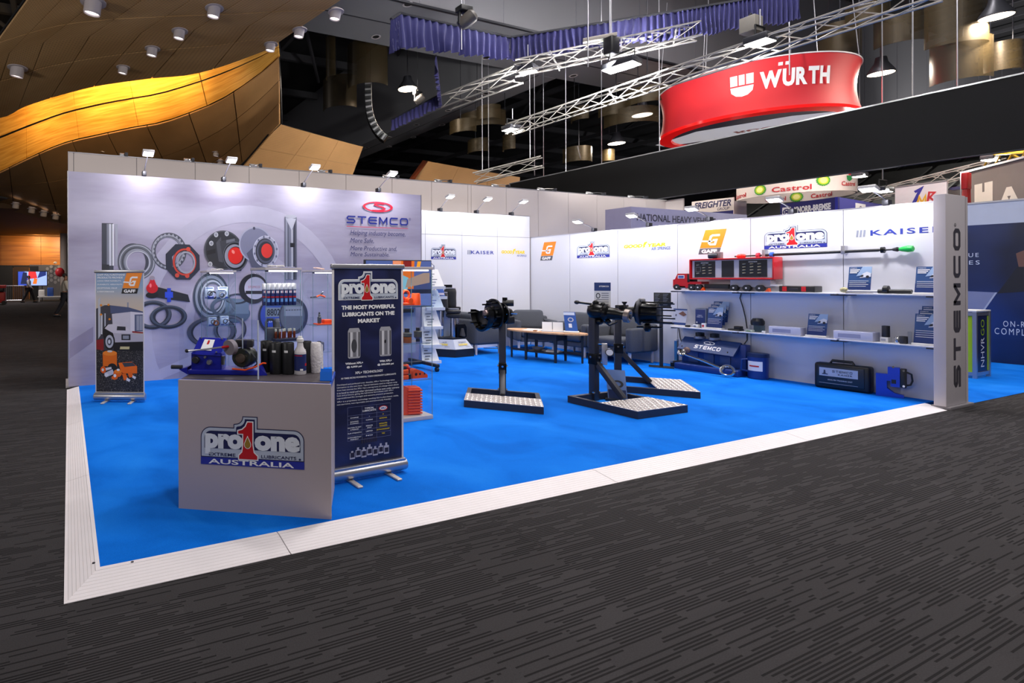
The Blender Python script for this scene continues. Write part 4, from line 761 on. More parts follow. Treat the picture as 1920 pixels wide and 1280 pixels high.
asd = thing('air_spring_display', 'black plinth carrying black rubber air springs on chrome columns', 'display', (6.86, 8.12, .03), R(-4)); asd.scale = (.92, .92, .96)
PLB = [(-.34, .3), (-.42, .02), (-.08, -.3), (.42, -.24), (.38, .3)]; PLT = [(-.3, .3), (-.34, .02), (-.06, -.2), (.28, -.16), (.33, .3)]
H(PLB, 0, .155).build('plinth', blackp, asd)
def loft(A, B, z0, z1): n = len(A); return MB().add([(x, y, z0) for x, y in A]+[(x, y, z1) for x, y in B], [(i, (i+1) % n, n+(i+1) % n, n+i) for i in range(n)]+[tuple(range(n, 2*n))])
loft([(x*.98, y*.98) for x, y in PLB], PLT, .155, .34).build('sloped_skirt', mat('skirt_white', 'c9ccd4', .4), asd); H(PLT, .34, .37).build('deck', blackp, asd)
for A, B_, C_ in (((-.08, -.3), (.45, -.24), (.1, .2)), ((-.42, .02), (-.08, -.3), (-.1, .15))):
    u = Vector((B_[0]-A[0], B_[1]-A[1], 0)); L_ = u.length; nrm = Vector((u.y, -u.x, 0)).normalized(); f = frame((A[0]+nrm.x*.003, A[1]+nrm.y*.003, .16), u, Vector((0, 0, 1))*.18-nrm*.09)
    a = MB(); stemco_letters(a, f, L_*.25, .125, L_*.36, .03, .004); a.build('print_wordmark', inkm('5a5c74'), asd, None); a = MB(); text(a, 'GOODYEAR', f, L_*.22, .07, L_*.45, .04, .004, .05, .15); a.build('print_yellow_lettering', yellow, asd, None); a = MB(); text(a, 'AIR SPRINGS', f, L_*.55, .035, L_*.2, .018, .004); a.build('print_small_lettering', inkm('5a5c74'), asd, None)
for x, y, z0, z1 in ((-.14, .08, .37, .9), (.16, .2, .37, .95), (.05, -.06, .37, .8), (.3, .12, .37, .9)): MB().cyl((x, y, z0), (x, y, z1), .045 if x < .2 else .03, n=18).build('column', chrome, asd)
MB().bx(-.3, .1, .12, .14, .37, .9).build('back_sheet', mat('smoked_panel', 'a8b4cc', .15), asd)
for x, y, z0, z1, r in ((-.14, .08, .9, 1.26, .135), (.16, .2, .94, 1.34, .13)): MB().lathe([(r*.85, z0), (r*.98, z0+.03), (r, z0+.1), (r*.97, (z0+z1)/2), (r, z1-.08), (r*.95, z1-.03), (r*.85, z1)], (x, y, 0), n=24).build('air_spring', rub, asd); MB().lathe([(r*.9, z1), (r*.9, z1+.015)], (x, y, 0), n=20).build('end_plate', alu, asd)
MB().lathe([(.11, .76), (.15, .79), (.15, .83), (.125, .85), (.15, .87), (.15, .9), (.11, .93)], (.05, -.06, 0), n=24).build('bellows', rub, asd); MB().lathe([(.11, .93), (.11, .95)], (.05, -.06, 0), n=20).build('end_plate', alu, asd)
MB().lathe([(.05, .84), (.055, .86), (.045, .9), (.055, .92), (.055, .96), (.03, .97)], (.3, .12, 0), n=18).build('small_spring', rub, asd); a = MB(); a.prism([(-.1, 0), (.14, 0), (.14, .2), (.1, .26), (-.06, .26), (-.1, .2)], frame((.2, -.06, .37), (1, 0, 0), (0, 0, 1)), .1, -.05); a.build('cast_bracket', blackm, asd); MB().lathe([(.03, .37), (.07, .4), (.03, .55)], (.22, -.12, 0), n=14).build('cast_boss', dsteel, asd)
MB().bx(.02, .2, .18, .22, 1.36, 1.42).build('mount_plate', blackm, asd)

# ================================================================ armchairs
fab = mat('charcoal_fabric', '4a4d55', .95, 0, .12, 60, .25); wood_leg = mat('birch_leg', 'd8c8c0', .5)
def armchair(label, loc, rz):
    t = thing('armchair', label, 'armchair', (loc[0], loc[1], .03), rz, 'charcoal armchairs around the coffee table')
    for s in (-1, 1): MB().bx(s*.36-.055, s*.36+.055, -.36, .33, .2, .62, .04).build('arm', fab, t, 60)
    MB().bx(-.41, .41, .25, .37, .2, .68, .045).build('back', fab, t, 60); MB().bx(-.31, .31, -.33, .28, .18, .28, .02).build('seat_base', fab, t, 60); MB().bx(-.305, .305, -.36, .24, .28, .43, .05).build('seat_cushion', fab, t, 60)
    bm = MB(); bm.at((0, .2, .6), 0, R(-14)); bm.box((0, 0, 0), (.6, .17, .42), .07); bm.build('back_cushion', fab, t, 60)
    for x in (-.34, .34):
        for y in (-.28, .3): MB().cyl((x, y, 0), (x, y, .2), .02, .026, 12).build('leg', wood_leg, t)
    return t
armchair('charcoal armchair seen side-on next to the air spring display', (7.68, 8.32), R(90)); armchair('charcoal armchair in the far corner behind the oval table', (9.07, 8.2), R(-30)); armchair('charcoal armchair by the right wall, farther from the camera', (9.24, 7.24), R(-90)); armchair('charcoal armchair by the right wall, nearest the camera', (9.24, 6.4), R(-90))
# ================================================================ oval coffee table
ctb = thing('coffee_table', 'oval light wood coffee table with black legs and lower shelf', 'table', (8.06, 6.98, .03), R(16.5))
N = 40; EL = [(.33*math.cos(2*PI*i/N), .7*math.sin(2*PI*i/N)) for i in range(N)]
tw, nt, b = nodemat('oak_top'); b.inputs['Roughness'].default_value = .4; tc = nt.nodes.new('ShaderNodeTexCoord'); mp = nt.nodes.new('ShaderNodeMapping'); mp.inputs['Scale'].default_value = (22, 1.2, 4); nt.links.new(tc.outputs['Object'], mp.inputs[0]); n = nt.nodes.new('ShaderNodeTexNoise'); n.inputs['Scale'].default_value = 2; n.inputs['Detail'].default_value = 4; nt.links.new(mp.outputs[0], n.inputs[0]); nt.links.new(ramp(nt, n.outputs['Fac'], ((.35, 'c08a5c'), (.6, 'd8a878'))), b.inputs['Base Color'])
H([(x, y) for x, y in EL], .505, .53).build('top', tw, ctb, 60); blk = mat('black_stain', '1b1c22', .45)
for x in (-.2, .2):
    for y in (-.26, .26): MB().cyl((x, y, 0), (x, y, .5), .022, .034, 4).build('leg', blk, ctb, None)
for y, x in ((-.58, .1), (.58, -.1)):
    MB().cyl((x, y, 0), (x, y, .5), .018, .024, 4).build('gate_leg', blk, ctb, None); MB().bx(min(x, .1)-.01, max(x, -.1)+.01, min(y, .26*(1 if y > 0 else -1)), max(y, .26*(1 if y > 0 else -1)), .14, .18).build('gate_rail', blk, ctb)
MB().bx(-.2, .2, -.26, .26, .38, .5).build('apron', blk, ctb); MB().bx(-.19, .19, -.26, .26, .14, .165).build('lower_shelf', blk, ctb)
def on_table(x, y, z=.531): c, s = math.cos(R(16.5)), math.sin(R(16.5)); return (8.06+x*c-y*s, 6.98+x*s+y*c, .03+z)
t = thing('paper_pad', 'white papers spread on the oval coffee table', 'papers', on_table(-.02, .22), R(20)); MB().bx(-.2, .15, -.16, .12, 0, .008).build('sheet', card, t); MB().at((0, 0, .008), R(20)).bx(-.12, .15, -.1, .1, 0, .004).build('sheet', card, t)
t = thing('brown_coaster', 'small brown block beside the papers on the table', 'coaster', on_table(-.17, .1), R(30)); MB().bx(-.06, .06, -.03, .03, 0, .016, .003).build('block', inkm('8a5a3c'), t); MB().bx(-.05, .05, -.02, .02, .016, .018).build('inlay', inkm('a06c48'), t)
t = thing('card_holder', 'clear business card holder with white cards on the oval table', 'card holder', on_table(-.03, -.14), R(-49))
for i in range(4):
    for j in (0, 1): MB().add([(-.17+j*.17, -.06+i*.03, .01+i*.035), (-.01+j*.17, -.06+i*.03, .01+i*.035), (-.01+j*.17, -.04+i*.03, .06+i*.035), (-.17+j*.17, -.04+i*.03, .06+i*.035)], [(0, 1, 2, 3)]).build('card', card, t, None)
MB().bx(-.18, .17, -.08, .08, 0, .01).build('base', MATS['acrylic_edge'], t)
t = thing('leaflet_stand', 'upright blue leaflet in a clear stand on the oval table', 'leaflet stand', on_table(.0, -.44), R(-50)); MB().bx(-.12, .12, -.1, .06, 0, .03, .01).build('base', whitep, t); s = MB().add([(-.09, -.0, .03), (.1, -.0, .03), (.06, .07, .36), (-.12, .07, .36)], [(0, 1, 2, 3)]); s.build('leaflet', inkm('1f55a8'), t, None)
f = frame((-.09, -.004, .03), (1, 0, 0), (-.1, .22, 1)); a = MB(); ering(a, .1, .2, .045, .04, .028, .025, f, .004); a.build('print_ring', inkm('c0c4d0'), t, None); bp(t, f, rect(.06, .11, .06, .13), 'e0e4f0', .004, 'print_card'); bp(t, f, rect(.0, .17, .28, .33), 'd8e0f0', .004, 'print_title')
t = thing('bowl', 'grey bowl on the lower shelf of the oval table', 'bowl', on_table(-.02, .13, .166)); MB().lathe([(.05, 0), (.09, .03), (.1, .06), (.095, .06), (.085, .03), (.04, .008)], n=20).build('bowl', inkm('7a7a80'), t); MB().lathe([(.055, 0), (.055, .004)], n=16).build('foot', inkm('6a6a70'), t)
t = thing('paper_pad', 'loose papers on the lower shelf of the oval table', 'papers', on_table(.02, -.1, .166), R(30)); MB().bx(-.11, .11, -.12, .08, 0, .02).build('sheet', card, t); MB().at((0, -.03, .02), R(25)).bx(-.08, .08, -.09, .09, 0, .004).build('sheet', inkm('b8bcd0'), t)

# ================================================================ axle display stands
tread, nt, b = nodemat('tread_plate'); b.inputs['Metallic'].default_value = .35; b.inputs['Roughness'].default_value = .45; b.inputs['Base Color'].default_value = (*lin('b0a8a6'), 1)
def lerp(a, b_, t): return (a[0]+(b_[0]-a[0])*t, a[1]+(b_[1]-a[1])*t)
tooth = None
def stand(label, FL, FR_, BR, BL, plate=.52, zp=1.1, zb=.44):
    cx = sum(p[0] for p in (FL, FR_, BR, BL))/4; cy = sum(p[1] for p in (FL, FR_, BR, BL))/4
    ang = math.atan2(FR_[1]-FL[1], FR_[0]-FL[0])
    t = thing('axle_stand', label, 'stand', (cx, cy, .03), 0)
    Q = [(p[0]-cx, p[1]-cy) for p in (FL, FR_, BR, BL)]
    ins = inset(Q, .05)
    for i in range(4):
        j = (i+1) % 4; H([Q[i], Q[j], ins[j], ins[i]], 0, .08).build('frame_rail', dsteel, t)
    m0, m1 = lerp(Q[0], Q[3], plate), lerp(Q[1], Q[2], plate)
    H([Q[0], Q[1], m1, m0], .08, .084).build('tread_plate', tread, t)
    # raised tread pattern, too fine to pick apart
    a = MB(); u = Vector((Q[1][0]-Q[0][0], Q[1][1]-Q[0][1])); v = Vector((m0[0]-Q[0][0], m0[1]-Q[0][1])); nu = int(u.length/.05); nv_ = int(v.length/.05)
    for i in range(nu):
        for j in range(nv_):
            p = Vector(Q[0])+u*((i+.5)/nu)+v*((j+.5)/nv_); d = (u if (i+j) % 2 else v).normalized(); e = Vector((-d.y, d.x)); q = [p+d*.022, p+e*.009, p-d*.022, p-e*.009]
            a.add([(x.x, x.y, .084) for x in q]+[(p.x, p.y, .09)], [(0, 1, 4), (1, 2, 4), (2, 3, 4), (3, 0, 4)])
    o = a.build('tread_pattern', mat('tread_bright', 'f0eae6', .25, .5), t, None); o['kind'] = 'stuff'
    pm = lerp(Q[3], Q[2], .5); pm = lerp(pm, lerp(m0, m1, .5), .08)
    ax = (Vector(Q[1])-Vector(Q[0])).normalized(); r_ = math.atan2(ax.y, ax.x)
    MB().at((pm[0], pm[1], 0), r_).bx(-.04, .04, -.04, .04, 0, zp, .004).build('post', dsteel, t)
    fm = lerp(m0, m1, .5); d = Vector((fm[0]-pm[0], fm[1]-pm[1])); L_ = d.length; h = zb; le = math.hypot(L_, h-.09)
    a = MB(); a.T = Matrix.Translation((pm[0], pm[1], h)) @ Matrix.Rotation(math.atan2(d.y, d.x), 4, 'Z') @ Matrix.Rotation(math.atan2(h-.09, L_), 4, 'Y'); a.bx(.0, le, -.03, .03, -.03, .03, .004); a.build('brace', dsteel, t)
    a = MB().at((pm[0], pm[1], 0), math.atan2(d.y, d.x)); a.bx(-.046, .06, -.046, .046, h-.06, h+.07, .006); a.build('bracket', blackm, t)
    a = MB().at((pm[0], pm[1], 0), math.atan2(d.y, d.x)); a.cyl((.062, 0, h+.03), (.07, 0, h+.03), .014, n=6); a.build('bolt', chrome, t)
    for s in (-1, 1):
        a = MB().at((pm[0], pm[1], 0), math.atan2(d.y, d.x)); a.cyl((0, s*.046, h+.03), (0, s*.06, h+.03), .014, n=6); a.build('bolt', chrome, t); a = MB().at((pm[0], pm[1], 0), math.atan2(d.y, d.x)); a.cyl((.03, s*.04, .1), (.03, s*.055, .1), .014, n=6); a.build('bolt', chrome, t)
    return t, Vector((cx+pm[0], cy+pm[1], .03+zp)), r_
s1, h1, r1 = stand('small steel stand with tread plate carrying a studded wheel hub', (4.272, 4.816), (4.839, 4.217), (5.39, 4.765), (4.823, 5.364), zp=1.02, zb=.36)
s2, h2, r2 = stand('steel stand nearest the camera carrying a splined axle end and info card', (5.584, 3.694), (6.375, 3.671), (6.37, 4.5), (5.577, 4.521), zp=1.12, zb=.5)
s3, h3, r3 = stand('steel stand by the right wall carrying a long hub with rods', (7.23, 4.02), (7.865, 4.605), (7.331, 5.24), (6.696, 4.655), zp=.98, zb=.52)
# plan directions used to lay out each hub: f = towards the far right corner, r = across it
def heading(deg): return Vector((math.sin(R(deg)), math.cos(R(deg)), 0)), Vector((math.cos(R(deg)), -math.sin(R(deg)), 0))
fwd, rgt = heading(44)
def wheel_hub(P):
    ax = (-rgt*.82-fwd*.55+Vector((0, 0, -.03))).normalized(); u = ax.orthogonal().normalized(); v = ax.cross(u)
    t = thing('wheel_hub', 'black studded wheel hub with hexagonal centre on the small stand', 'wheel hub', tuple(P))
    o = Vector((0, 0, .03)); L = lambda prof, at_=0, n=28: MB().lathe(prof, tuple(o+ax*at_), tuple(ax), n)
    L([(.05, -.12), (.06, -.1), (.07, -.05), (.12, -.02), (.135, 0), (.135, .015), (.09, .02)]).build('brake_plate', blackm, t)
    L([(.08, .02), (.09, .06), (.1, .1), (.185, .105), (.19, .11), (.19, .13), (.1, .135), (.085, .15)]).build('flange', blackm, t)
    L([(.085, .15), (.09, .2), (.07, .22), (.062, .225)], 0, 8).build('hub_barrel', blackm, t); L([(.045, .22), (.055, .225), (.055, .25), (.035, .26)], 0, 6).build('hub_nut', mat('worn_steel', '7a6a68', .3, .8), t)
    for i in range(10):
        q = 2*PI*i/10; c = o+(u*math.cos(q)+v*math.sin(q))*.16; MB().cyl(tuple(c+ax*.12), tuple(c+ax*.2), .011, n=8).build('stud', blackm, t)
    for i in range(8):
        q = 2*PI*i/8; c = o+(u*math.cos(q)+v*math.sin(q))*.115; MB().cyl(tuple(c+ax*.0), tuple(c+ax*.028), .01, n=6).build('bolt', chrome if i % 3 else blackm, t)
    # broken-out drum shell on the left
    a = MB(); vs = []; n = 16
    for k2, (r_, h_) in enumerate(((.055, .2), (.13, .235), (.2, .25), (.215, .31), (.19, .32))):
        for i in range(n+1): q = R(-150+210*i/n); vs.append(tuple(o+ax*h_+(u*math.cos(q)+v*math.sin(q))*r_))
    a.add(vs, [(k2*(n+1)+i, k2*(n+1)+i+1, (k2+1)*(n+1)+i+1, (k2+1)*(n+1)+i) for k2 in range(4) for i in range(n)]); a.build('drum_shell', blackm, t)
    for i in range(5):
        q = R(-140+46*i); c = o+(u*math.cos(q)+v*math.sin(q))*.165; MB().cyl(tuple(c+ax*.24), tuple(c+ax*.37), .011, n=8).build('stud', blackm, t)
    MB().cyl(tuple(o+Vector((0, 0, .13))), tuple(o+Vector((0, 0, .13))+rgt*.13), .04, n=16).build('brake_chamber', blackp, t); MB().cyl(tuple(o+rgt*.03+Vector((0, 0, .02))), tuple(o+rgt*.03+Vector((0, 0, .2))), .03, n=12).build('camshaft', blackm, t); MB().at(tuple(o+rgt*.08+Vector((0, 0, -.08)))).box((0, 0, 0), (.12, .08, .1), .02).build('slack_adjuster', blackp, t); MB().cyl(tuple(o+rgt*.06+Vector((0, 0, .0))), tuple(o+rgt*.17), .009, n=8).build('pin', chrome, t)
    MB().at((0, 0, .01)).bx(-.05, .05, -.05, .05, -.02, .06, .008).build('mounting', blackm, t)
wheel_hub(h1)
def axle_end(P):
    t = thing('axle_end', 'black axle spindle with pale ringed end on the nearest stand', 'axle', tuple(P)); o = Vector((0, 0, -.03)); ax = (rgt*.93-fwd*.35-Vector((0, 0, .12))).normalized()
    L = lambda prof, n=22: MB().lathe(prof, tuple(o), tuple(ax), n)
    L([(.05, -.06), (.09, -.02), (.1, .03), (.085, .1), (.1, .12), (.1, .15), (.075, .17)]).build('knuckle', blackm, t); L([(.075, .16), (.07, .24), (.055, .28), (.055, .36)]).build('spindle', blackm, t); L([(.06, .33), (.078, .335), (.078, .385), (.068, .39), (.05, .39), (.03, .37)]).build('bearing_ring', mat('ring_steel', '8a807c', .35, .8), t); L([(.02, .39), (.032, .39), (.032, .4)], 12).build('bore', blackp, t)
    for x, z, r_ in ((.02, .1, .035), (.1, .09, .03), (.06, -.12, .045), (.16, -.1, .03)): c = o+ax*x+Vector((0, 0, z)); MB().ell(tuple(c), (r_, r_, r_*.9), 12, 8).build('boss', blackm, t)
    MB().tube([tuple(o-rgt*.17+Vector((0, 0, .1))), tuple(o-rgt*.02+Vector((0, 0, .08))), tuple(o+Vector((0, 0, .02)))], .014, 8).build('steering_arm', blackm, t); MB().ell(tuple(o-rgt*.18+Vector((0, 0, .1))), (.03, .03, .025), 12, 8).build('ball_joint', blackp, t)
    MB().tube([tuple(o+rgt*.08+Vector((0, 0, -.1))), tuple(o+rgt*.16+Vector((0, 0, -.17))), tuple(o+rgt*.24+Vector((0, 0, -.13)))], .012, 8).build('brake_pipe', blackp, t); MB().at((0, 0, -.0)).bx(-.05, .05, -.05, .05, -.08, .03, .008).build('mounting', blackm, t)
fwd, rgt = heading(53)
axle_end(h2)
t = thing('info_card', 'tall white and navy info card standing on the nearest axle stand', 'sign', tuple(h2+rgt*.09+Vector((0, 0, -.045))), R(-50)); MB().bx(-.085, .085, -.003, .003, .0, .36).build('card', card, t); MB().bx(-.09, .09, -.05, .03, -.0, .012).build('foot', whitep, t)
f = frame((-.085, -.0032, 0), (1, 0, 0), (0, 0, 1)); bp(t, f, rect(0, .17, .26, .36), '24407c', .001, 'print_band'); a = MB(); text(a, 'STEMCO', f, .05, .305, .1, .018, .002, .03); a.build('print_title', white, t, None); a = MB(); ering(a, .04, .2, .022, .034, .014, .024, f, .001); a.build('print_ring', inkm('33363e'), t, None)
a = MB()
for i in range(7): a.flat(rect(.075 if i < 3 else .02, .15, .225-i*.026, .235-i*.026), f, .001)
a.build('print_lines', inkm('8a8c98'), t, None)
t = thing('pressure_gauge', 'small round gauge on a silver bracket bolted to the nearest stand', 'gauge', (h2.x, h2.y, .0)); o = rgt*.11+Vector((0, 0, .6)); MB().at(tuple(o), R(-53)).bx(-.03, .03, -.02, .02, -.13, .13, .006).build('bracket', alu, t); MB().cyl(tuple(o+rgt*.05+Vector((0, 0, .03))-fwd*.02), tuple(o+rgt*.05+Vector((0, 0, .03))-fwd*.06), .045, n=20).build('dial', chrome, t); MB().cyl(tuple(o+rgt*.05+Vector((0, 0, .03))-fwd*.06), tuple(o+rgt*.05+Vector((0, 0, .03))-fwd*.062), .036, n=20).build('face', whitep, t)
for z in (-.09, .12): MB().cyl(tuple(o-rgt*.08+Vector((0, 0, z))), tuple(o-rgt*.02+Vector((0, 0, z))), .009, n=8).build('bolt', chrome, t)
t = thing('leaflet_stand', 'blue leaflet propped behind the brace of the nearest stand', 'leaflet stand', (6.2, 4.34, .032), R(-50)); s = MB().add([(-.1, 0, .0), (.1, 0, .0), (.08, .08, .36), (-.12, .08, .36)], [(0, 1, 2, 3)]); s.build('leaflet', inkm('6a86b8'), t, None); f = frame((-.1, -.004, 0), (1, 0, 0), (-.05, .22, 1)); bp(t, f, rect(.01, .19, .0, .13), '1c2c54', .004, 'print_band'); a = MB(); ering(a, .11, .2, .06, .045, .035, .025, f, .004); a.build('print_ring', inkm('2a2c34'), t, None); MB().bx(-.13, .03, -.06, .06, 0, .02).build('base', blackp, t)
def long_hub(P):
    t = thing('drive_hub', 'long black drive hub with thin rods on the stand by the right wall', 'wheel hub', tuple(P)); o = Vector((0, 0, .05)); ax = (rgt*.97-fwd*.2).normalized(); u = Vector((0, 0, 1)); v = ax.cross(u)
    L = lambda prof, n=24: MB().lathe(prof, tuple(o), tuple(ax), n)
    L([(.03, -.06), (.045, -.05), (.045, .1), (.07, .12), (.07, .2), (.1, .22)]).build('axle_tube', blackm, t); L([(.1, .2), (.15, .22), (.16, .25), (.16, .27), (.13, .29), (.12, .42), (.13, .44), (.13, .46), (.08, .48)]).build('hub_barrel', blackm, t); L([(.17, .24), (.175, .245), (.175, .265), (.17, .27)]).build('flange', dsteel, t)
    for i in range(8): q = 2*PI*i/8+.2; c = o+(u*math.cos(q)+v*math.sin(q))*.14; MB().cyl(tuple(c+ax*.25), tuple(c+ax*.62), .009, n=8).build('rod', blackm, t)
    MB().at(tuple(o+ax*.05+Vector((0, 0, .06)))).bx(-.1, .1, -.03, .03, -.03, .03, .01).build('brake_arm', blackp, t); MB().lathe([(.02, .06), (.014, .1), (.03, .12), (.03, .135)], tuple(o+ax*.08), (0, 0, 1), 12).build('knob', blackp, t); MB().lathe([(.03, 0), (.06, .02), (.06, .06), (.03, .08)], tuple(o+ax*.3+Vector((0, 0, -.2))), tuple(ax), 14).build('lower_boss', blackm, t); MB().tube([tuple(o+ax*.22+Vector((0, 0, -.2))), tuple(o+ax*.5+Vector((0, 0, -.19)))], .012, 8).build('lower_rod', blackm, t)
    MB().at(tuple(o+ax*.28+Vector((0, 0, .16)))).box((0, 0, 0), (.09, .05, .05), .015).build('valve_block', inkm('8a8a90'), t); MB().at((0, 0, 0)).bx(-.05, .05, -.05, .05, -.06, .02, .008).build('mounting', blackm, t)
fwd, rgt = heading(56)
long_hub(h3)
# black sign on its own floor post
t = thing('sign_stand', 'black price sign on a slim black floor post by the right wall', 'sign stand', (9.19, 5.69, .03), R(-57)); MB().bx(-.17, .17, -.1, .1, 0, .012, .003).build('foot', blackp, t); MB().bx(-.025, .025, -.02, .02, .012, 1.05).build('post', blackp, t); MB().bx(-.1, .13, -.03, -.02, 1.0, 1.24, .003).build('board', blackp, t)
f = frame((-.1, -.0305, 1.0), (1, 0, 0), (0, 0, 1)); a = MB()
for c in (0, 1):
    for r_ in range(8): a.flat(rect(.015+c*.11, .08+c*.115-(r_ % 3)*.012, .21-r_*.025, .218-r_*.025), f, .001)
a.build('print_lines', inkm('70747e'), t, None)

# ================================================================ shelves along the right wall
shm = mat('shelf_white', 'dcdce4', .4, 0, .02)
ZU, ZL = 1.312, .708
for zi, (zt, nm) in enumerate(((ZU, 'upper'), (ZL, 'lower'))):
    for i, (a_, b_) in enumerate(((5.66, 4.72), (4.7, 3.62), (3.6, 2.79))):
        t = thing('wall_shelf', 'white %s wall shelf board, %s' % (nm, ('the one under the red truck cab and leaflets' if zi == 0 else 'the one above the blue display box', 'middle board', 'board next to the end column')[i]), 'shelf', (9.37, a_, zt), R(-90), 'white wall shelf boards')
        MB().bx(0, a_-b_, 0, .3, -.018, -.001, .003).build('board', shm, t); MB().bx(a_-b_-.06, a_-b_+.0, .0, .3, -.035, -.019).build('bracket', dsteel, t); MB().bx(.0, .06, .02, .3, -.035, -.019).build('bracket', dsteel, t)
def rw(name, label, cat, p, z, group=None, x=None): return thing(name, label, cat, (x if x is not None else p[0], p[1], z), R(-90), group)
def leaflet(label, p, z, w, h, scheme='blue', x=9.48, tiers=1, base=True):
    t = rw('leaflet_stand', label, 'leaflet stand', p, z, 'leaflet stands on the wall shelves', x)
    if base: MB().bx(-.01, w+.01, -.06, .03, 0, .022, .005).build('base', whitep, t)
    for k2 in range(tiers):
        y = .05*k2; dz = .045*k2
        s = MB().add([(k2*.012, y-.03, .02+dz), (w+k2*.012, y-.03, .02+dz), (w+k2*.012, y+.02, h+dz-.0), (k2*.012, y+.02, h+dz)], [(0, 1, 2, 3)]).build('leaflet', inkm('2d5288' if scheme == 'blue' else 'c6c9d8'), t, None)
        f = frame((k2*.012, y-.032, .02+dz), (1, 0, 0), (0, .05, h-.02)); hh = math.hypot(.05, h-.02)
        if scheme == 'blue':
            bp(t, f, rect(0, w, hh*.0, hh*.35), '1b3470', .002, 'print_ground'); bp(t, f, [(w*.35, hh*.62), (w, hh*.72), (w, hh), (w*.6, hh)], '9db8d8', .002, 'print_sky')
            a = MB(); text(a, 'STEMCO', f, w*.06, hh*.93, w*.3, hh*.03, .003, .02)
            for i, q in enumerate((.86, .8, .74)): a.flat(rect(w*.06, w*(.5-.06*i), hh*q, hh*(q+.035)), f, .003)
            for i in range(4): a.flat(rect(w*.06, w*(.9-.1*(i % 2)), hh*(.42-.07*i), hh*(.435-.07*i)), f, .003)
            a.build('print_lettering', white, t, None)
            a = MB(); a.flat([(w*.5, hh*.55), (w*.98, hh*.6), (w*.98, hh*.74), (w*.8, hh*.8), (w*.62, hh*.72)], f, .003); a.build('print_truck', inkm('dfe2ea'), t, None); a = MB(); edisc(a, w*.84, hh*.6, w*.07, w*.08, f, .004, n=16); a.flat([(w*.53, hh*.58), (w*.66, hh*.6), (w*.66, hh*.68), (w*.56, hh*.66)], f, .004); a.build('print_truck_detail', inkm('23262e'), t, None)
        else:
            bp(t, f, rect(0, w, 0, hh*.16), '24407c', .002, 'print_band'); bp(t, f, rect(0, w, hh*.92, hh), '2c4c88', .002, 'print_band'); bp(t, f, [(w*.4, hh*.7), (w*.7, hh*.86), (w, hh*.66), (w*.8, hh*.55)], '7a5248', .003, 'print_part'); bp(t, f, rect(w*.2, w*.28, hh*.55, hh*.66), '3c4460', .003, 'print_part')
    return t
leaflet('blue truck leaflet on the upper shelf under the green tipped rod', (9.48, 3.546, 1.327), ZU, .21, .34)
leaflet('blue truck leaflet on the upper shelf against the end column', (9.48, 2.963, 1.321), ZU, .22, .33)
leaflet('white leaflet with navy bands at the left end of the lower shelf', (9.48, 5.68, 0.73), ZL, .21, .29, 'white')
leaflet('tiered blue leaflets on the lower shelf beside the grey box', (9.48, 5.166, 0.72), ZL, .21, .34, 'blue', 9.48, 3)
leaflet('blue truck leaflet leaning at the middle of the lower shelf', (9.48, 3.951, 0.722), ZL, .2, .31)
leaflet('tiered blue leaflets on the lower shelf against the end column', (9.48, 2.973, 0.716), ZL, .22, .37, 'blue', 9.48, 3)
# model truck made as a parts display
P0, P1 = (9.42, 5.625, 1.343), (9.42, 4.242, 1.312)
tr = rw('model_truck', 'red model semi-trailer truck used as a parts display on the upper shelf', 'model truck', P0, ZU+.001, None, 9.39)
LT = P0[1]-P1[1]
tred = mat('truck_red', 'c81420', .3, 0, .05)
a = MB(); a.prism([(0, .04), (.23, .04), (.23, .1), (.42, .1), (.42, .14), (.215, .14), (.215, .27), (.07, .27), (.03, .18), (0, .17)], frame((0, 0, 0), (1, 0, 0), (0, 0, 1)), .2, -.2); a.build('cab', tred, tr)
bp(tr, frame((0, -.001, 0), (1, 0, 0), (0, 0, 1)), rect(.075, .175, .19, .245), white, .001, 'cab_window_frame'); bp(tr, frame((0, -.001, 0), (1, 0, 0), (0, 0, 1)), rect(.085, .165, .2, .235), '3c5aa0', .003, 'cab_window')
MB().bx(.215, .255, -.0, .2, .12, .26, .006).build('exhaust_stack', blackp, tr); MB().bx(.1, .19, .0, .19, .025, .07, .004).build('fuel_tank', alu, tr)
X0_, X1_ = .26, LT*.965
MB().bx(X0_, X1_, .03, .22, .185, .49, .004).build('trailer_box', tred, tr)
MB().bx(X0_+.02, X1_-.02, .02, .032, .2, .475).build('side_panel', inkm('b4b4c0'), tr)
MB().bx(X0_-.005, X1_+.005, -.01, .22, .48, .5, .003).build('roof', tred, tr); MB().bx(X0_-.005, X1_+.005, -.01, .22, .175, .192, .003).build('floor', tred, tr); MB().bx(X1_-.005, X1_+.01, -.01, .22, .18, .49, .003).build('rear_door', tred, tr); MB().bx(X0_-.01, X0_+.005, -.01, .22, .18, .49, .003).build('front_bulkhead', tred, tr)
ft = frame((0, .018, 0), (1, 0, 0), (0, 0, 1)); LX = X1_-X0_
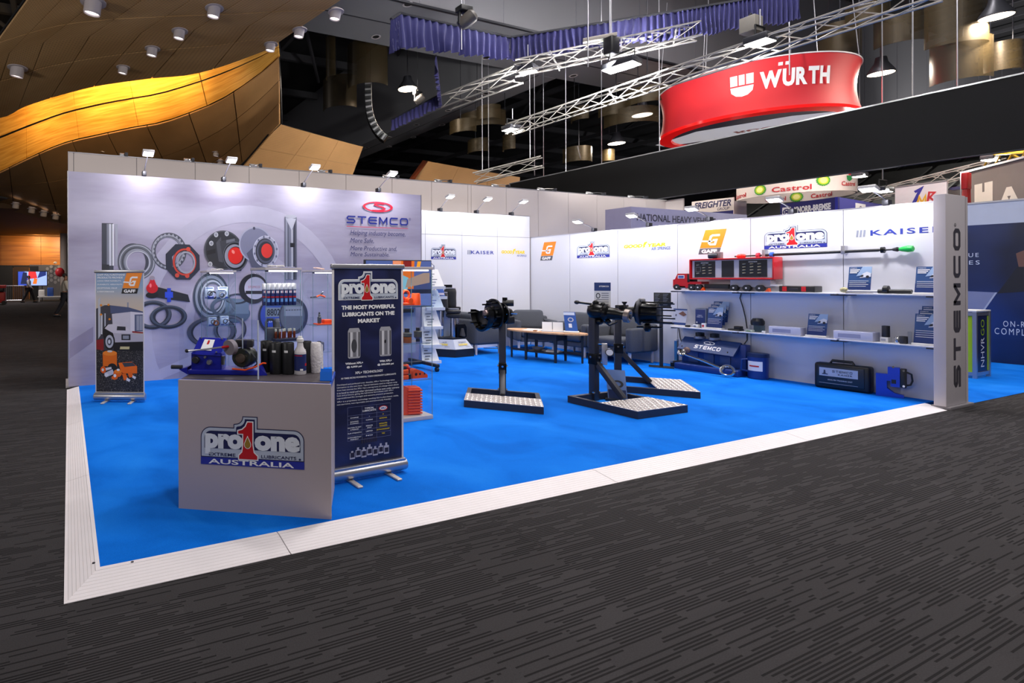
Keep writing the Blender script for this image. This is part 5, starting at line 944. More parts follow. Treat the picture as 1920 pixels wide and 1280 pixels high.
for a0, a1, kk in ((.05, .32, 0), (.4, .55, 1), (.61, .93, 2)):
    bp(tr, ft, rect(X0_+LX*a0, X0_+LX*a1, .21, .465), '14161a', .001, 'display_board')
    if kk != 1:
        a = MB(); text(a, 'GOODYEAR', ft, X0_+LX*(a0+a1)/2, .43, LX*.1, .014, .003, .03, .1, 1, 'c'); a.build('board_lettering', white, tr, None)
        for r_ in range(4):
            for c_ in range(3):
                if kk == 0 and c_ == 0 and r_ in (1, 2): continue
                px_ = X0_+LX*(a0+(a1-a0)*(.2+c_*.27 if kk else .18+c_*.3)); pz = .405-r_*.045
                MB().at((px_, .014, pz)).cyl((-.022, 0, 0), (.016, 0, .004), .009, .006, 8).build('brass_fitting', mat('brass', 'c8b890', .3, .7), tr)
        if kk == 0: a = MB(); stroke(a, [(X0_+LX*.07, .3), (X0_+LX*.13, .3), (X0_+LX*.13, .37), (X0_+LX*.07, .37)], .004, ft, .003, True); a.build('board_lines', inkm('8a8c90'), tr, None)
for x in (.06, .28, .375, LT*.62, LT*.735, LT*.85):
    w_ = MB().cyl((x, -.012, .048), (x, .06, .048), .048, n=18).build('wheel', rub, tr); MB().cyl((x, -.014, .048), (x, -.011, .048), .012, n=10).build('wheel_nut', whitep, w_)
MB().bx(LT*.57, LT*.93, .04, .18, .06, .175, .01).build('bogie_skirt', inkm('a8a8b4'), tr); MB().bx(.44, LT*.56, .03, .18, .03, .1, .01).build('landing_gear', blackp, tr); MB().bx(LT*.93, LT*.99, .03, .16, .08, .1).build('bumper', whitep, tr)
for x in (.41, LT*.9): MB().add([(x, -.02, 0), (x+.05, -.02, 0), (x+.04, -.02, .05), (x, .04, 0), (x+.05, .04, 0), (x+.04, .04, .05)], [(0, 1, 2), (3, 5, 4), (0, 3, 4, 1), (1, 4, 5, 2), (2, 5, 3, 0)]).build('chock', orange, tr)
t = rw('metal_canister', 'small grey metal canister lying on the roof of the red model truck', 'canister', (9.45, 5.132, 1.756), ZU+.503, None, 9.45); MB().lathe([(.035, 0), (.042, .006), (.042, .1), (.035, .11)], (.02, -.05, .043), (.95, .3, 0), 18).build('body', dsteel, t); MB().bx(.06, .17, -.02, .05, 0, .1, .004).build('carton', inkm('7a6c70'), t); MB().lathe([(.02, -.004), (.034, .0)], (.02, -.05, .043), (.95, .3, 0), 14).build('cap', alu, t)
t = rw('tool_case', 'flat black tool case with red latches on the upper shelf', 'case', (9.42, 4.242, 1.319), ZU+.001, None, 9.42); t.scale = (.69, 1, 1); MB().bx(0, .56, -.0, .2, 0, .085, .012).build('shell', blackp, t)
for x in (.06, .36): MB().bx(x, x+.07, -.006, .02, .01, .075, .003).build('latch', red, t)
MB().bx(.17, .31, -.01, .01, .03, .055, .004).build('handle', dsteel, t)
# long rod clipped to the wall
A_, B_ = Vector((9.6, 4.837, 1.843)), Vector((9.6, 3.021, 1.865))
t = thing('drive_rod', 'long black rod with red and green tips clipped to the right wall', 'rod', tuple(A_)); V = B_-A_; d = V.normalized(); V2 = lambda q: tuple(V*q)
MB().cyl(V2(.05), V2(.93), .011, n=12).build('rod', blackp, t); MB().cyl(V2(.2), V2(.84), .019, n=14).build('sleeve', blackp, t); MB().lathe([(.012, 0), (.03, .02), (.036, .06), (.03, .1), (.016, .12)], (0, 0, 0), tuple(d), 16).build('red_boot', mat('boot_red', 'e02418', .35), t); MB().cyl(V2(-.012), V2(0), .012, n=10).build('tip', blackp, t)
MB().lathe([(.016, -.12), (.03, -.09), (.042, -.04), (.036, 0), (.015, .01)], V2(1), tuple(d), 16).build('green_boot', mat('boot_green', '14b44a', .35), t); MB().lathe([(.016, -.17), (.03, -.13), (.016, -.11)], V2(1), tuple(d), 12).build('collar', blackp, t)
for q, m in ((.15, inkm('c03048')), (.24, inkm('2a5cc0')), (.86, blackm)): MB().lathe([(.018, -.02), (.04, -.015), (.04, .015), (.018, .02)], V2(q), tuple(d), 12).build('clamp', m, t)
for q in (.19, .66): MB().at(V2(q)).bx(-.02, .06, -.02, .02, -.03, .08, .004).build('wall_clip', alu, t)
# parts on the upper shelf, right board
t = rw('slack_adjuster', 'pale brass adjuster rod lying on the upper shelf', 'rod', (9.42, 3.604, 1.305), ZU+.001, None, 9.41); t.scale = (.69, 1, 1); MB().ell((.06, 0, .04), (.06, .025, .035), 14, 8).build('head', mat('pale_brass', 'b0aa84', .4, .5), t); MB().cyl((.1, 0, .025), (.5, .02, .025), .016, n=12).build('rod', alu, t); MB().cyl((.5, .02, .028), (.9, .04, .028), .027, n=14).build('cylinder', blackp, t); MB().lathe([(.02, -.04), (.05, -.03), (.05, .03), (.02, .04)], (.6, .02, .05), (1, 0, 0), 14).build('clamp', blackp, t)
# lower shelf
t = rw('control_box', 'grey electronics box with navy face on the lower shelf', 'box', (9.54, 5.375, 0.822), ZL+.001, None, 9.52); t.scale = (.75, 1, 1); MB().bx(0, .22, 0, .12, .03, .31, .02).build('housing', inkm('8a92a4'), t); MB().bx(.02, .2, -.006, .002, .055, .29, .006).build('face', inkm('2a3c74'), t); MB().bx(.03, .19, .02, .1, 0, .032).build('foot', alu, t); a = MB(); f = frame((0, -.007, 0), (1, 0, 0), (0, 0, 1)); text(a, 'STEMCO', f, .06, .19, .09, .014, .001, .02); text(a, 'AIRBAT RTS', f, .045, .165, .12, .014, .001, .02); a.flat(rect(.035, .06, .07, .095), f, .001); a.build('face_lettering', white, t, None)
def small(name, label, cat, p, z, w, d_, h, m, m2=None, x=9.42, extra=None):
    t = rw(name, label, cat, p, z+.001, None, x); w *= .7; MB().bx(0, w, 0, d_, 0, h, min(.004, h*.2)).build('body', m, t); f = frame((0, -.0006, 0), (1, 0, 0), (0, 0, 1)); bp(t, f, rect(w*.12, w*.7, h*.25, h*.7), m2 or '5a6484', .001, 'print_patch'); return t
small('small_carton', 'small white carton in front of the grey electronics box', 'box', (9.42, 5.346, 0.759), ZL, .1, .06, .05, card); small('small_carton', 'small white carton with dots left of the tiered leaflets', 'box', (9.42, 5.223, 0.76), ZL, .08, .06, .08, card, 'c04048')
small('black_block', 'small black block on the lower shelf by the white leaflet', 'block', (9.42, 5.464, 0.767), ZL, .08, .05, .03, blackp, '2a2c30')
t = rw('sensor_block', 'black stepped sensor on the lower shelf above the blue display box', 'sensor', (9.42, 4.867, 0.74), ZL+.001, None, 9.42); t.scale = (.7, 1, 1); MB().bx(0, .22, 0, .12, 0, .025, .006).build('base', blackp, t); MB().bx(.1, .22, .02, .1, .025, .07, .008).build('body', blackp, t)
t = rw('black_hubcap', 'black domed cap on a clear block on the lower shelf', 'cap', (9.48, 4.612, 0.728), ZL+.001, None, 9.48); t.scale = (.8, .8, 1); MB().bx(0, .17, -.03, .12, 0, .1, .004).build('clear_block', acrylic, t); MB().bx(.0, .17, .12, .125, 0, .1).build('block_back', glass_edge, t); MB().lathe([(.09, 0), (.1, .02), (.1, .06), (.07, .1), (.03, .105)], (.1, .04, .101), n=22).build('dome', blackp, t)
small('green_tin', 'small green and white tin on the lower shelf', 'tin', (9.42, 4.622, 0.746), ZL, .12, .06, .03, inkm('a8b4a8'), '4a6c4a', 9.39); small('white_wedge', 'white wedge of card left of the long white carton', 'card', (9.42, 4.428, 0.739), ZL, .05, .04, .03, card, 'b0b4c0', 9.39)
small('long_carton', 'long white carton on the middle board of the lower shelf', 'box', (9.42, 4.347, 0.693), ZL, .5, .14, .11, inkm('c4c6dc'), '9094b4', 9.4); small('long_carton', 'long white and navy carton on the lower shelf near the column', 'box', (9.42, 3.658, 0.662), ZL, .52, .18, .11, inkm('c8cae0'), '9a9cb8', 9.39)
def cylt(label, p, r, h, m=chrome, x=9.44, z=ZL): t = rw('steel_bush', label, 'bush', p, z+.001, 'steel bushes on the lower shelf', x); MB().lathe([(r*.96, 0), (r, .004), (r, h-.004), (r*.96, h), (r*.75, h), (r*.75, h*.3)], n=20).build('sleeve', m, t); MB().lathe([(r*.74, h*.3), (r*.74, h*.32)], n=16).build('bore', blackp, t)
small('white_block', 'small white carton under the tall steel bush', 'box', (9.44, 3.249, 0.7), ZL, .1, .1, .06, card, 'a0a4b4', 9.44)
cylt('tall dark steel bush standing on a small white carton', (9.49, 3.215, 0.768), .035, .14, dsteel, 9.49, ZL+.062); cylt('short bright steel bush on the lower shelf', (9.44, 3.095, 0.698), .03, .075); cylt('short dark steel bush beside the bright one', (9.44, 3.051, 0.703), .036, .09, dsteel)
t = rw('clear_tube', 'clear tube standing beside the tiered leaflets by the column', 'tube', (9.44, 2.999, 0.709), ZL+.001, None, 9.44); MB().lathe([(.018, 0), (.018, .15), (.015, .15), (.015, .01)], n=14).build('tube', acrylic, t); MB().lathe([(.019, 0), (.019, .01)], n=14).build('plug', alu, t)
# things on the floor along the right wall
t = thing('floor_jack', 'slim blue post jack on a black foot below the lower shelf', 'jack', (9.5, 5.64, .03)); MB().bx(-.07, .07, -.06, .06, 0, .07, .01).build('foot', blackp, t); MB().bx(-.13, .13, -.02, .02, .07, .1).build('collar', alu, t); MB().bx(-.025, .025, -.02, .02, .1, .44).build('column', inkm('3a7ab0'), t); MB().bx(-.03, .03, -.022, .022, .43, .455).build('cap', whitep, t); MB().bx(-.018, .018, -.024, -.02, .2, .42).build('scale', alu, t)
bb = thing('blue_display_box', 'dark blue sloped display case with white wordmark on the floor', 'display case', (9.27, 5.53, .03), R(-90)); bb.scale = (.69, 1, 1)
dblue = mat('case_blue', '15357c', .35, 0, .1); W_ = 1.28
MB().bx(0, W_, .18, .3, 0, .47, .01).build('back', dblue, bb); MB().bx(0, W_, -.02, .22, 0, .1, .015).build('tray', dblue, bb)
MB().add([(.03, .02, .33), (W_-.12, .02, .3), (W_-.1, .2, .5), (.05, .2, .52), (.03, .05, .31), (W_-.12, .05, .28), (W_-.1, .23, .48), (.05, .23, .5)], [(0, 1, 2, 3), (4, 7, 6, 5), (0, 4, 5, 1), (1, 5, 6, 2), (2, 6, 7, 3), (3, 7, 4, 0)]).build('lid', mat('lid_blue', '1a3468', .4), bb)
fl = frame((.03, .018, .33), (W_-.15, 0, -.03), (0, .18, .19)); a = MB(); stemco_letters(a, fl, .33, .055, .52, .07, .003); ering(a, .58, .185, .11, .035, .09, .024, fl, .003); stroke(a, [(.65, .205), (.56, .21), (.6, .185), (.62, .165), (.53, .165)], .01, fl, .003); a.build('lid_lettering', white, bb, None)
for x, y in ((.08, .06), (1.0, .06)): a = MB(); edisc(a, x, y, .014, .014, fl, .004, n=12); a.build('lid_screw', chrome, bb, None)
for i in range(3): MB().bx(.16+i*.32, .36+i*.32, .165, .18, .12, .3, .004).build('window', inkm('3a5286'), bb)
for x in (.26, .56):
    q = MB().lathe([(.09, 0), (.1, .01), (.1, .04), (.08, .045)], (x+.1, .22, .5), n=18).build('sample_ring', alu, bb); MB().lathe([(.075, .04), (.075, .1), (.05, .105)], (x+.1, .22, .5), n=16).build('sample_cap', blackp, q)
t = thing('torque_wrench', 'long chrome wrench leaning across the dark blue display case', 'wrench', (9.17, 5.36, .03)); MB().tube([(0, 0, .27), (-.02, -.31, .2), (-.04, -.6, .11)], [.016, .02, .022], 10).build('shaft', chrome, t); MB().lathe([(.03, -.03), (.055, -.02), (.055, .03), (.03, .04)], (0, 0, .28), (-.8, -.2, .3), 16).build('head', chrome, t); MB().ell((.03, -.05, .33), (.04, .05, .05), 12, 8).build('ratchet', inkm('6a5048'), t)
o = ringo('chrome_ring', 'bright chrome ring leaning on the right end of the blue display case', (9.13, 4.72, .13), .075, .02, chrome, (-1, -.3, .5), 'ring', 'none'); del o['group']
t = thing('blue_drum', 'small dark blue drum with white label on the floor by the wall', 'drum', (9.45, 4.5, .03), R(-60)); MB().lathe([(.11, 0), (.118, .01), (.118, .33), (.11, .34)], n=24).build('body', dblue, t); MB().lathe([(.124, .32), (.124, .37), (.11, .375)], n=24).build('lid', mat('lid_navy', '14244c', .4), t); lab(.119, .12, .26, -70, 20, 10).build('label', card, t); MB().tube([(-.116, -.02, .28), (-.18, -.03, .27), (-.19, -.03, .12), (-.116, -.02, .1)], .014, 8).build('handle', dblue, t); lab(.1205, .18, .2, -55, 0).build('label_print', red, t)
cs = thing('carry_case', 'black plastic carry case with pale name label on the floor', 'case', (9.43, 3.87, .03), R(-86)); cs.scale = (.7, 1, 1); MB().bx(0, .75, 0, .15, 0, .34, .035).build('shell', blackp, cs, 50); MB().bx(.05, .68, -.008, .01, .05, .31, .01).build('front_panel', mat('case_panel', '1a2430', .4), cs); MB().tube([(.2, .06, .33), (.23, .06, .375), (.5, .06, .375), (.53, .06, .33)], .018, 8).build('handle', blackp, cs)
f = frame((0, -.0095, 0), (1, 0, 0), (0, 0, 1)); bp(cs, f, rect(.08, .6, .17, .28), 'b4bccc', .001, 'label'); a = MB(); stemco_letters(a, f, .26, .225, .27, .03, .003); text(a, 'KAISER', f, .34, .19, .19, .022, .003, .02, 0, 1.2); a.flat([(.12, .19), (.2, .19), (.2, .2), (.17, .205), (.165, .25), (.145, .25), (.14, .205), (.12, .2)], f, .003); a.build('label_lettering', inkm('3a4054'), cs, None); a = MB(); text(a, 'KING PIN TRAINING UNIT', f, .2, .115, .33, .018, .002, .02); a.flat(rect(.08, .6, .075, .079), f, .002); a.build('panel_lettering', inkm('b8bcc4'), cs, None)
g = thing('blue_gauge_tool', 'blue G-shaped clamp tool with black handle on the floor by the column', 'clamp', (9.45, 3.29, .03), R(-75)); g.scale = (.75, 1, 1); cbl = mat('clamp_blue', '1440c0', .35, 0, .08)
a = MB(); a.prism([(0, 0), (.3, 0), (.3, .035), (.2, .05), (.12, .11), (.12, .2), (.16, .2), (.16, .13), (.26, .13), (.26, .37), (.13, .37), (.13, .28), (0, .28)], frame((0, 0, 0), (1, 0, 0), (0, 0, 1)), .08, -.08); a.build('body', cbl, g); MB().bx(.17, .22, -.002, .002, .17, .22).build('slot', blackp, g); MB().bx(.262, .33, .0, .08, .13, .36, .006).build('block', blackp, g); MB().tube([(.33, .04, .32), (.38, .04, .3), (.39, .04, .22), (.37, .04, .17), (.33, .04, .16)], .012, 8).build('handle', blackp, g)
for x, z in ((.3, .34), (.3, .15), (.19, .375)): MB().cyl((x, -.004, z), (x, .01, z), .014, n=10).build('bolt', chrome, g)
# black cables hanging behind the shelves
for pts, lb in (([(9.65, 5.7, .7), (9.65, 5.67, .5), (9.64, 5.6, .3), (9.62, 5.56, .06)], 'thin black cable hanging below the left end of the lower shelf'), ([(9.65, 4.8, 1.29), (9.65, 4.82, 1.2), (9.65, 4.78, 1.05), (9.65, 4.75, .9), (9.65, 4.73, .74)], 'thin black cable hanging between the two shelves')):
    tag(MB().tube(pts, .007, 6).build('power_cable', blackp), lb, 'cable')
tag(MB().tube([(9.65, 4.73, .69), (9.65, 4.73, .56), (9.62, 4.75, .5)], .007, 6).build('power_cable', blackp), 'thin black cable running from the lower shelf down to the blue case', 'cable')
tag(MB().tube([(8.2, 8.65, .04), (8.3, 8.5, .045), (8.45, 8.45, .04), (8.4, 8.3, .04), (8.55, 8.4, .045), (8.6, 8.7, .04)], .008, 6).build('power_cable', blackp), 'black cable on the carpet by the far wall', 'cable')

# ================================================================ arm lamps on the walls
lens = mat('lamp_lens', 'ffffff', .4, 0, 0, emit='fff6f2', es=14)
def arm_lamp(label, base, out, reach, up, power, group, hw=.16, tgt=None, side=0):
    # base sits on the wall top; out = unit vector away from the wall
    t = thing('arm_lamp', label, 'lamp', base, 0, group); o = Vector(out); sd = Vector((-o.y, o.x, 0)); rz = math.atan2(-o.x, o.y)
    hd = o*reach+sd*side+Vector((0, 0, up))
    MB().at((0, 0, 0), rz).bx(-.03, .03, -.05, .05, -.02, .05, .006).build('clamp', dsteel, t)
    MB().tube([(0, 0, .04), tuple(hd*.5+Vector((0, 0, .03))), tuple(hd)], .009, 6).build('arm', alu, t)
    MB().at(tuple(hd), rz, R(20)).bx(-hw/2, hw/2, -.05, .07, -.015, .025, .006).build('head', mat('lamp_grey', 'c8c8cc', .4, .3), t)
    MB().at(tuple(hd), rz, R(20)).bx(-hw/2+.012, hw/2-.012, -.042, .062, -.02, -.0155).build('lens', lens, t)
    tv_ = hd-o*(reach*.75)-Vector((0, 0, 1.2)) if tgt is None else Vector(tgt)
    light('lamp_light', tuple(hd-Vector((0, 0, .035))), power, (1, .97, 1), hw*.8, tuple(tv_), parent=t, size_y=.09)
    return t
LP = 12.5
for i, (x, lb) in enumerate(((1.07, 'first'), (2.28, 'second'), (3.65, 'third'), (5.1, 'fourth'))):
    arm_lamp('arm lamp over the lavender printed wall, %s from the left' % lb, (x, 7.875, 3.06), (0, -1, 0), .42, .22, LP, 'lamps over the lavender wall')
for i, (x, lb) in enumerate(((7.18, 'left'), (8.14, 'middle'), (9.12, 'right'))):
    arm_lamp('arm lamp over the far white wall, the %s one of three' % lb, (x, 8.78, 2.92), (0, -1, 0), .42, .22, LP*.9, 'lamps over the far wall', side=-.1)
for i, (y, lb) in enumerate(((7.25, 'above the smaller lubricants logo'), (6.2, 'above the yellow tyre brand lettering'), (5.25, 'above the right orange logo'), (4.2, 'above the large lubricants logo'), (3.27, 'above the blue lettering near the column'))):
    arm_lamp('arm lamp on the right wall '+lb, (9.69, y, 2.45), (-1, 0, 0), .45, .16, LP*.95, 'lamps over the right wall')
for i, x in enumerate((1.0, 2.2, 3.55, 5.1, 6.75, 8.2, 9.95, 11.5, 13.3, 15.0)):
    arm_lamp('arm lamp along the top of the tall rear wall, %s from the left' % ('first', 'second', 'third', 'fourth', 'fifth', 'sixth', 'seventh', 'eighth', 'ninth', 'tenth')[i], (x, 9.68, 3.73), (0, 1, 0), .4, .1, 8, 'lamps along the rear wall', .14)

# ================================================================ the hall: ceilings, beams, roof
def poly_at(pts, t):
    L = [0]
    for a, b in zip(pts, pts[1:]): L.append(L[-1]+(Vector(b)-Vector(a)).length)
    s = t*L[-1]
    for i in range(len(pts)-1):
        if s <= L[i+1] or i == len(pts)-2:
            return Vector(pts[i]).lerp(Vector(pts[i+1]), (s-L[i])/max(1e-6, L[i+1]-L[i]))
def smooth_line(pts, n=24):
    P = [Vector(p) for p in pts]; out = []
    for i in range(len(P)-1):
        p0, p1, p2, p3 = P[max(0, i-1)], P[i], P[i+1], P[min(len(P)-1, i+2)]
        for k in range(6):
            t = k/6; out.append(.5*((2*p1)+(p2-p0)*t+(2*p0-5*p1+4*p2-p3)*t*t+(3*p1-p0-3*p2+p3)*t**3))
    return out+[P[-1]]
def panel_surface(name, lines, nu, nv, m, piece='ceiling_panel', gap=.004, gapv=None, thick=.05, sub_=4, backing=None, flip=False):
    # lines: control curves from one edge of the surface to the other; nu x nv separate panels
    root = struct(name); LN = [smooth_line(l) for l in lines]; k = len(LN)
    def S_(u, v):
        f = v*(k-1); i = min(int(f), k-2); return poly_at(LN[i], u).lerp(poly_at(LN[i+1], u), f-i)
    cn = (S_(.52, .5)-S_(.48, .5)).cross(S_(.5, .52)-S_(.5, .48)); sgn = 1 if cn.dot(S_(.5, .5)-Vector((0, 0, 1.5))) > 0 else -1
    def grid(u0, u1, v0, v1, nm, mm, dz, su=sub_, sv=2):
        a = MB(); vs = []; vs2 = []; w = su+1
        for j in range(sv+1):
            for i in range(w):
                u, v = u0+(u1-u0)*i/su, v0+(v1-v0)*j/sv; p = S_(u, v); e = .01
                nn = (S_(min(1, u+e), v)-S_(max(0, u-e), v)).cross(S_(u, min(1, v+e))-S_(u, max(0, v-e))).normalized()
                nn = nn*sgn                                             # the side turned away from the hall
                vs.append(tuple(p+nn*dz)); vs2.append(tuple(p+nn*(dz+thick)))
        n = len(vs)
        fs = [(j*w+i, j*w+i+1, (j+1)*w+i+1, (j+1)*w+i) for j in range(sv) for i in range(su)]; fs += [tuple(n+q for q in reversed(f)) for f in fs]
        bd = list(range(w))+[j*w+su for j in range(1, sv)]+[sv*w+i for i in range(su, -1, -1)]+[j*w for j in range(sv-1, 0, -1)]
        fs += [(bd[i], bd[(i+1) % len(bd)], n+bd[(i+1) % len(bd)], n+bd[i]) for i in range(len(bd))]
        me = a.add(vs+vs2, fs).build(nm, mm, root, 50)
        uv = me.data.uv_layers.new(name='uv'); scale = ((S_(1, .5)-S_(0, .5)).length, (S_(.5, 1)-S_(.5, 0)).length)
        for lp in me.data.loops:
            q = lp.vertex_index % n; i, j = q % w, q//w; uv.data[lp.index].uv = ((u0+(u1-u0)*i/su)*scale[0], (v0+(v1-v0)*j/sv)*scale[1])
        return me
    gv = gap if gapv is None else gapv
    for i in range(nu):
        for j in range(nv): grid((i+gap)/nu, (i+1-gap)/nu, (j+gv)/nv, (j+1-gv)/nv, piece, m, 0)
    grid(0, 1, 0, 1, 'backing', backing or blackp, thick+.03, nu*sub_, nv*2)
    return root
def perf_mat(name, c0, c1, sc=11):
    m, nt, b = nodemat(name); b.inputs['Roughness'].default_value = .6
    uv = nt.nodes.new('ShaderNodeUVMap'); sp = nt.nodes.new('ShaderNodeSeparateXYZ'); nt.links.new(uv.outputs[0], sp.inputs[0])
    sx = mth(nt, 'SINE', mth(nt, 'MULTIPLY', sp.outputs[0], sc*2*PI)); sy = mth(nt, 'SINE', mth(nt, 'MULTIPLY', sp.outputs[1], sc*2*PI))
    dot = mth(nt, 'GREATER_THAN', mth(nt, 'ADD', sx, sy), 1.0)
    n = nt.nodes.new('ShaderNodeTexNoise'); n.inputs['Scale'].default_value = .6; n.inputs['Detail'].default_value = 4; nt.links.new(uv.outputs[0], n.inputs['Vector'])
    r = ramp(nt, n.outputs['Fac'], ((.3, c0), (.7, c1))); mx = nt.nodes.new('ShaderNodeMix'); mx.data_type = 'RGBA'; nt.links.new(mth(nt, 'MULTIPLY', dot, .35), mx.inputs[0]); nt.links.new(r, mx.inputs[6]); mx.inputs[7].default_value = (.02, .015, .008, 1); nt.links.new(mx.outputs[2], b.inputs['Base Color']); return m
def grain_mat(name, c0, c1, c2):
    m, nt, b = nodemat(name); b.inputs['Roughness'].default_value = .45
    uv = nt.nodes.new('ShaderNodeUVMap'); mp = nt.nodes.new('ShaderNodeMapping'); mp.inputs['Scale'].default_value = (.5, 9, 1); nt.links.new(uv.outputs[0], mp.inputs[0])
    n = nt.nodes.new('ShaderNodeTexNoise'); n.inputs['Scale'].default_value = 1.5; n.inputs['Detail'].default_value = 5; n.inputs['Distortion'].default_value = .3; nt.links.new(mp.outputs[0], n.inputs['Vector'])
    nt.links.new(ramp(nt, n.outputs['Fac'], ((.3, c0), (.5, c1), (.7, c2))), b.inputs['Base Color']); return m
perf = perf_mat('perforated_timber', 'b08a5a', 'c8a272', 12); perf2 = perf_mat('perforated_timber_far', 'a2784a', 'b88a58', 20); honey = grain_mat('honey_timber', 'c88428', 'e0a040', 'f0b858')
far_edge = [(-3.679, 19.502, 6.5), (-1.88, 18.201, 6.5), (-1.146, 16.827, 6.5), (-0.309, 15.585, 6.5), (0.57, 14.463, 6.5), (1.223, 13.846, 6.5), (2.054, 13.176, 6.5), (2.756, 12.717, 6.5), (3.418, 11.865, 6.5), (4.091, 10.614, 6.5)]
mid_edge = [(-1.8, 13.755, 6.5), (-0.657, 12.263, 6.5), (0.281, 11.496, 6.5), (1.377, 10.861, 6.5), (2.542, 10.23, 6.5), (3.48, 9.694, 6.5), (4.359, 9.3, 6.5)]
near_edge = [(-0.439, 9.786, 6.5), (0.475, 9.151, 6.5), (1.446, 8.683, 6.5), (2.667, 8.199, 6.5), (3.76, 7.848, 6.5), (4.756, 7.387, 6.5)]
panel_surface('ceiling', [near_edge, mid_edge, far_edge], 7, 3, perf, gap=.012)
band_top = [(-2.927, 21.685, 7.801), (-1.06, 19.701, 7.965), (0.685, 17.356, 7.911), (2.407, 15.431, 7.769), (3.79, 14.052, 7.82), (5.343, 13.098, 8.013)]
band_bot = [(-3.112, 22.989, 5.342), (-2.304, 22.253, 5.57), (-1.262, 21.012, 5.915), (-0.088, 19.719, 6.256), (0.942, 18.483, 6.323), (2.009, 17.232, 6.366), (2.787, 16.343, 6.374), (3.568, 15.372, 6.522), (4.129, 14.736, 6.693), (4.61, 13.967, 6.929), (5.059, 13.458, 7.254), (5.368, 13.087, 7.551)]
panel_surface('ceiling_timber_band', [band_top, band_bot], 5, 2, honey, 'timber_panel', .006, .03)
cove = [((-1.426, 18.092, 6.95), (-1.109, 20.541, 7.194)), ((-0.109, 16.104, 6.95), (0.284, 18.748, 7.466)), ((1.098, 14.777, 6.95), (1.459, 17.454, 7.579)), ((2.166, 13.888, 6.95), (2.677, 16.142, 7.592)), ((3.171, 13.051, 6.95), (3.556, 14.967, 7.455))]
for i, (p, q) in enumerate(cove): light('cove_light', p, (24, 48, 66, 46, 8)[i], (1, .66, .28), 1.6, q, size_y=.2, spread=95)
c_top = [tuple(Vector(p)+Vector((0, 0, -.03))) for p in band_bot]
c_bot = [(-4.114, 30.365, 5.372), (-3.019, 29.103, 5.021), (-1.531, 28.092, 4.6), (0.08, 27.032, 4.139), (2.217, 25.349, 4.201), (3.805, 23.068, 4.423), (4.98, 20.133, 4.818), (5.402, 16.682, 5.307), (5.766, 14.075, 6.02)]
panel_surface('ceiling_lower', [c_top, c_bot], 8, 3, perf2, gap=.012)
d_top = [(5.91, 14.427, 6.116), (7.543, 14.998, 6.089), (9.625, 15.798, 6.107)]; d_bot = [(4.902, 15.244, 4.784), (7.063, 15.602, 4.782), (9.172, 15.981, 4.807)]
panel_surface('wall_timber', [d_top, d_bot], 3, 2, perf2, 'timber_panel')
e_top = [(14.66, 18.686, 6.614), (16.864, 18.617, 6.44), (19.592, 18.335, 6.194)]; e_bot = [(13.837, 19.018, 5.501), (16.86, 18.618, 5.383), (19.589, 18.337, 5.251)]
panel_surface('wall_timber_far', [e_top, e_bot], 3, 1, perf2, 'timber_panel')
MB().add([(13.686, 19.079, 5.548), (14.926, 19.399, 6.832), (14.639, 18.695, 6.614), (13.716, 18.739, 5.448)], [(0, 1, 2, 3)]).build('end_board', inkm('6a3018'), bpy.data.objects['wall_timber_far'], None)
# grey soffit beams and the dark roof
soff = mat('soffit_grey', '7c7c82', .7, 0, .05, .4); roofm = mat('roof_dark', '26262a', .8, 0, .2, .5)
bm1 = struct('ceiling_beam'); MB().bx(-2, 57, 11.81, 14.3, 9, 13.9).build('soffit', soff, bm1)
for x in range(0, 52, 3): MB().bx(x-.008, x+.008, 11.8, 11.81, 9, 13.9).build('joint', seam, bm1)
MB().bx(-2, 57, 11.75, 11.83, 8.94, 9.0).build('edge_trim', dsteel, bm1); MB().bx(-2, 57, 13, 13.03, 8.985, 9.0).build('joint', dsteel, bm1)
bm2 = struct('ceiling_beam'); MB().bx(15.4, 17.1, 14.32, 60, 9, 13.9).build('soffit', soff, bm2); MB().bx(16.2, 16.22, 14.32, 60, 8.985, 9).build('joint', dsteel, bm2)
S('ceiling_roof', MB().bx(-25, 80, 8.3, 70, 14, 14.2), roofm)
rs = struct('ceiling_roof_frame')
for y in range(16, 60, 5): MB().bx(-20, 75, y-.12, y+.12, 13.3, 13.7).build('rafter', mat('rafter_grey', '4a4a50', .7), rs)
for x in range(-14, 75, 6): MB().bx(x-.1, x+.1, 14.5, 65, 12.9, 13.2).build('purlin', MATS['rafter_grey'], rs)
for i in range(14): x = -8+i*5; MB().cyl((x, 16.5, 13), (x+6, 26, 12.4), .09, n=6).build('diagonal_brace', MATS['rafter_grey'], rs)
for x in range(17, 72, 2): MB().bx(x-.04, x+.04, 1.4, 11.7, 13.0, 13.15).build('purlin', MATS['rafter_grey'], rs)
S('ceiling_roof', MB().bx(17, 80, .7, 11.7, 13.4, 13.6), roofm)
S('wall_far', MB().bx(-25, 80, 62, 62.2, 0, 14), mat('far_wall_dark', '24242c', .8)); S('wall_side', MB().bx(73, 73.2, -5, 62, 0, 14), MATS['far_wall_dark'])
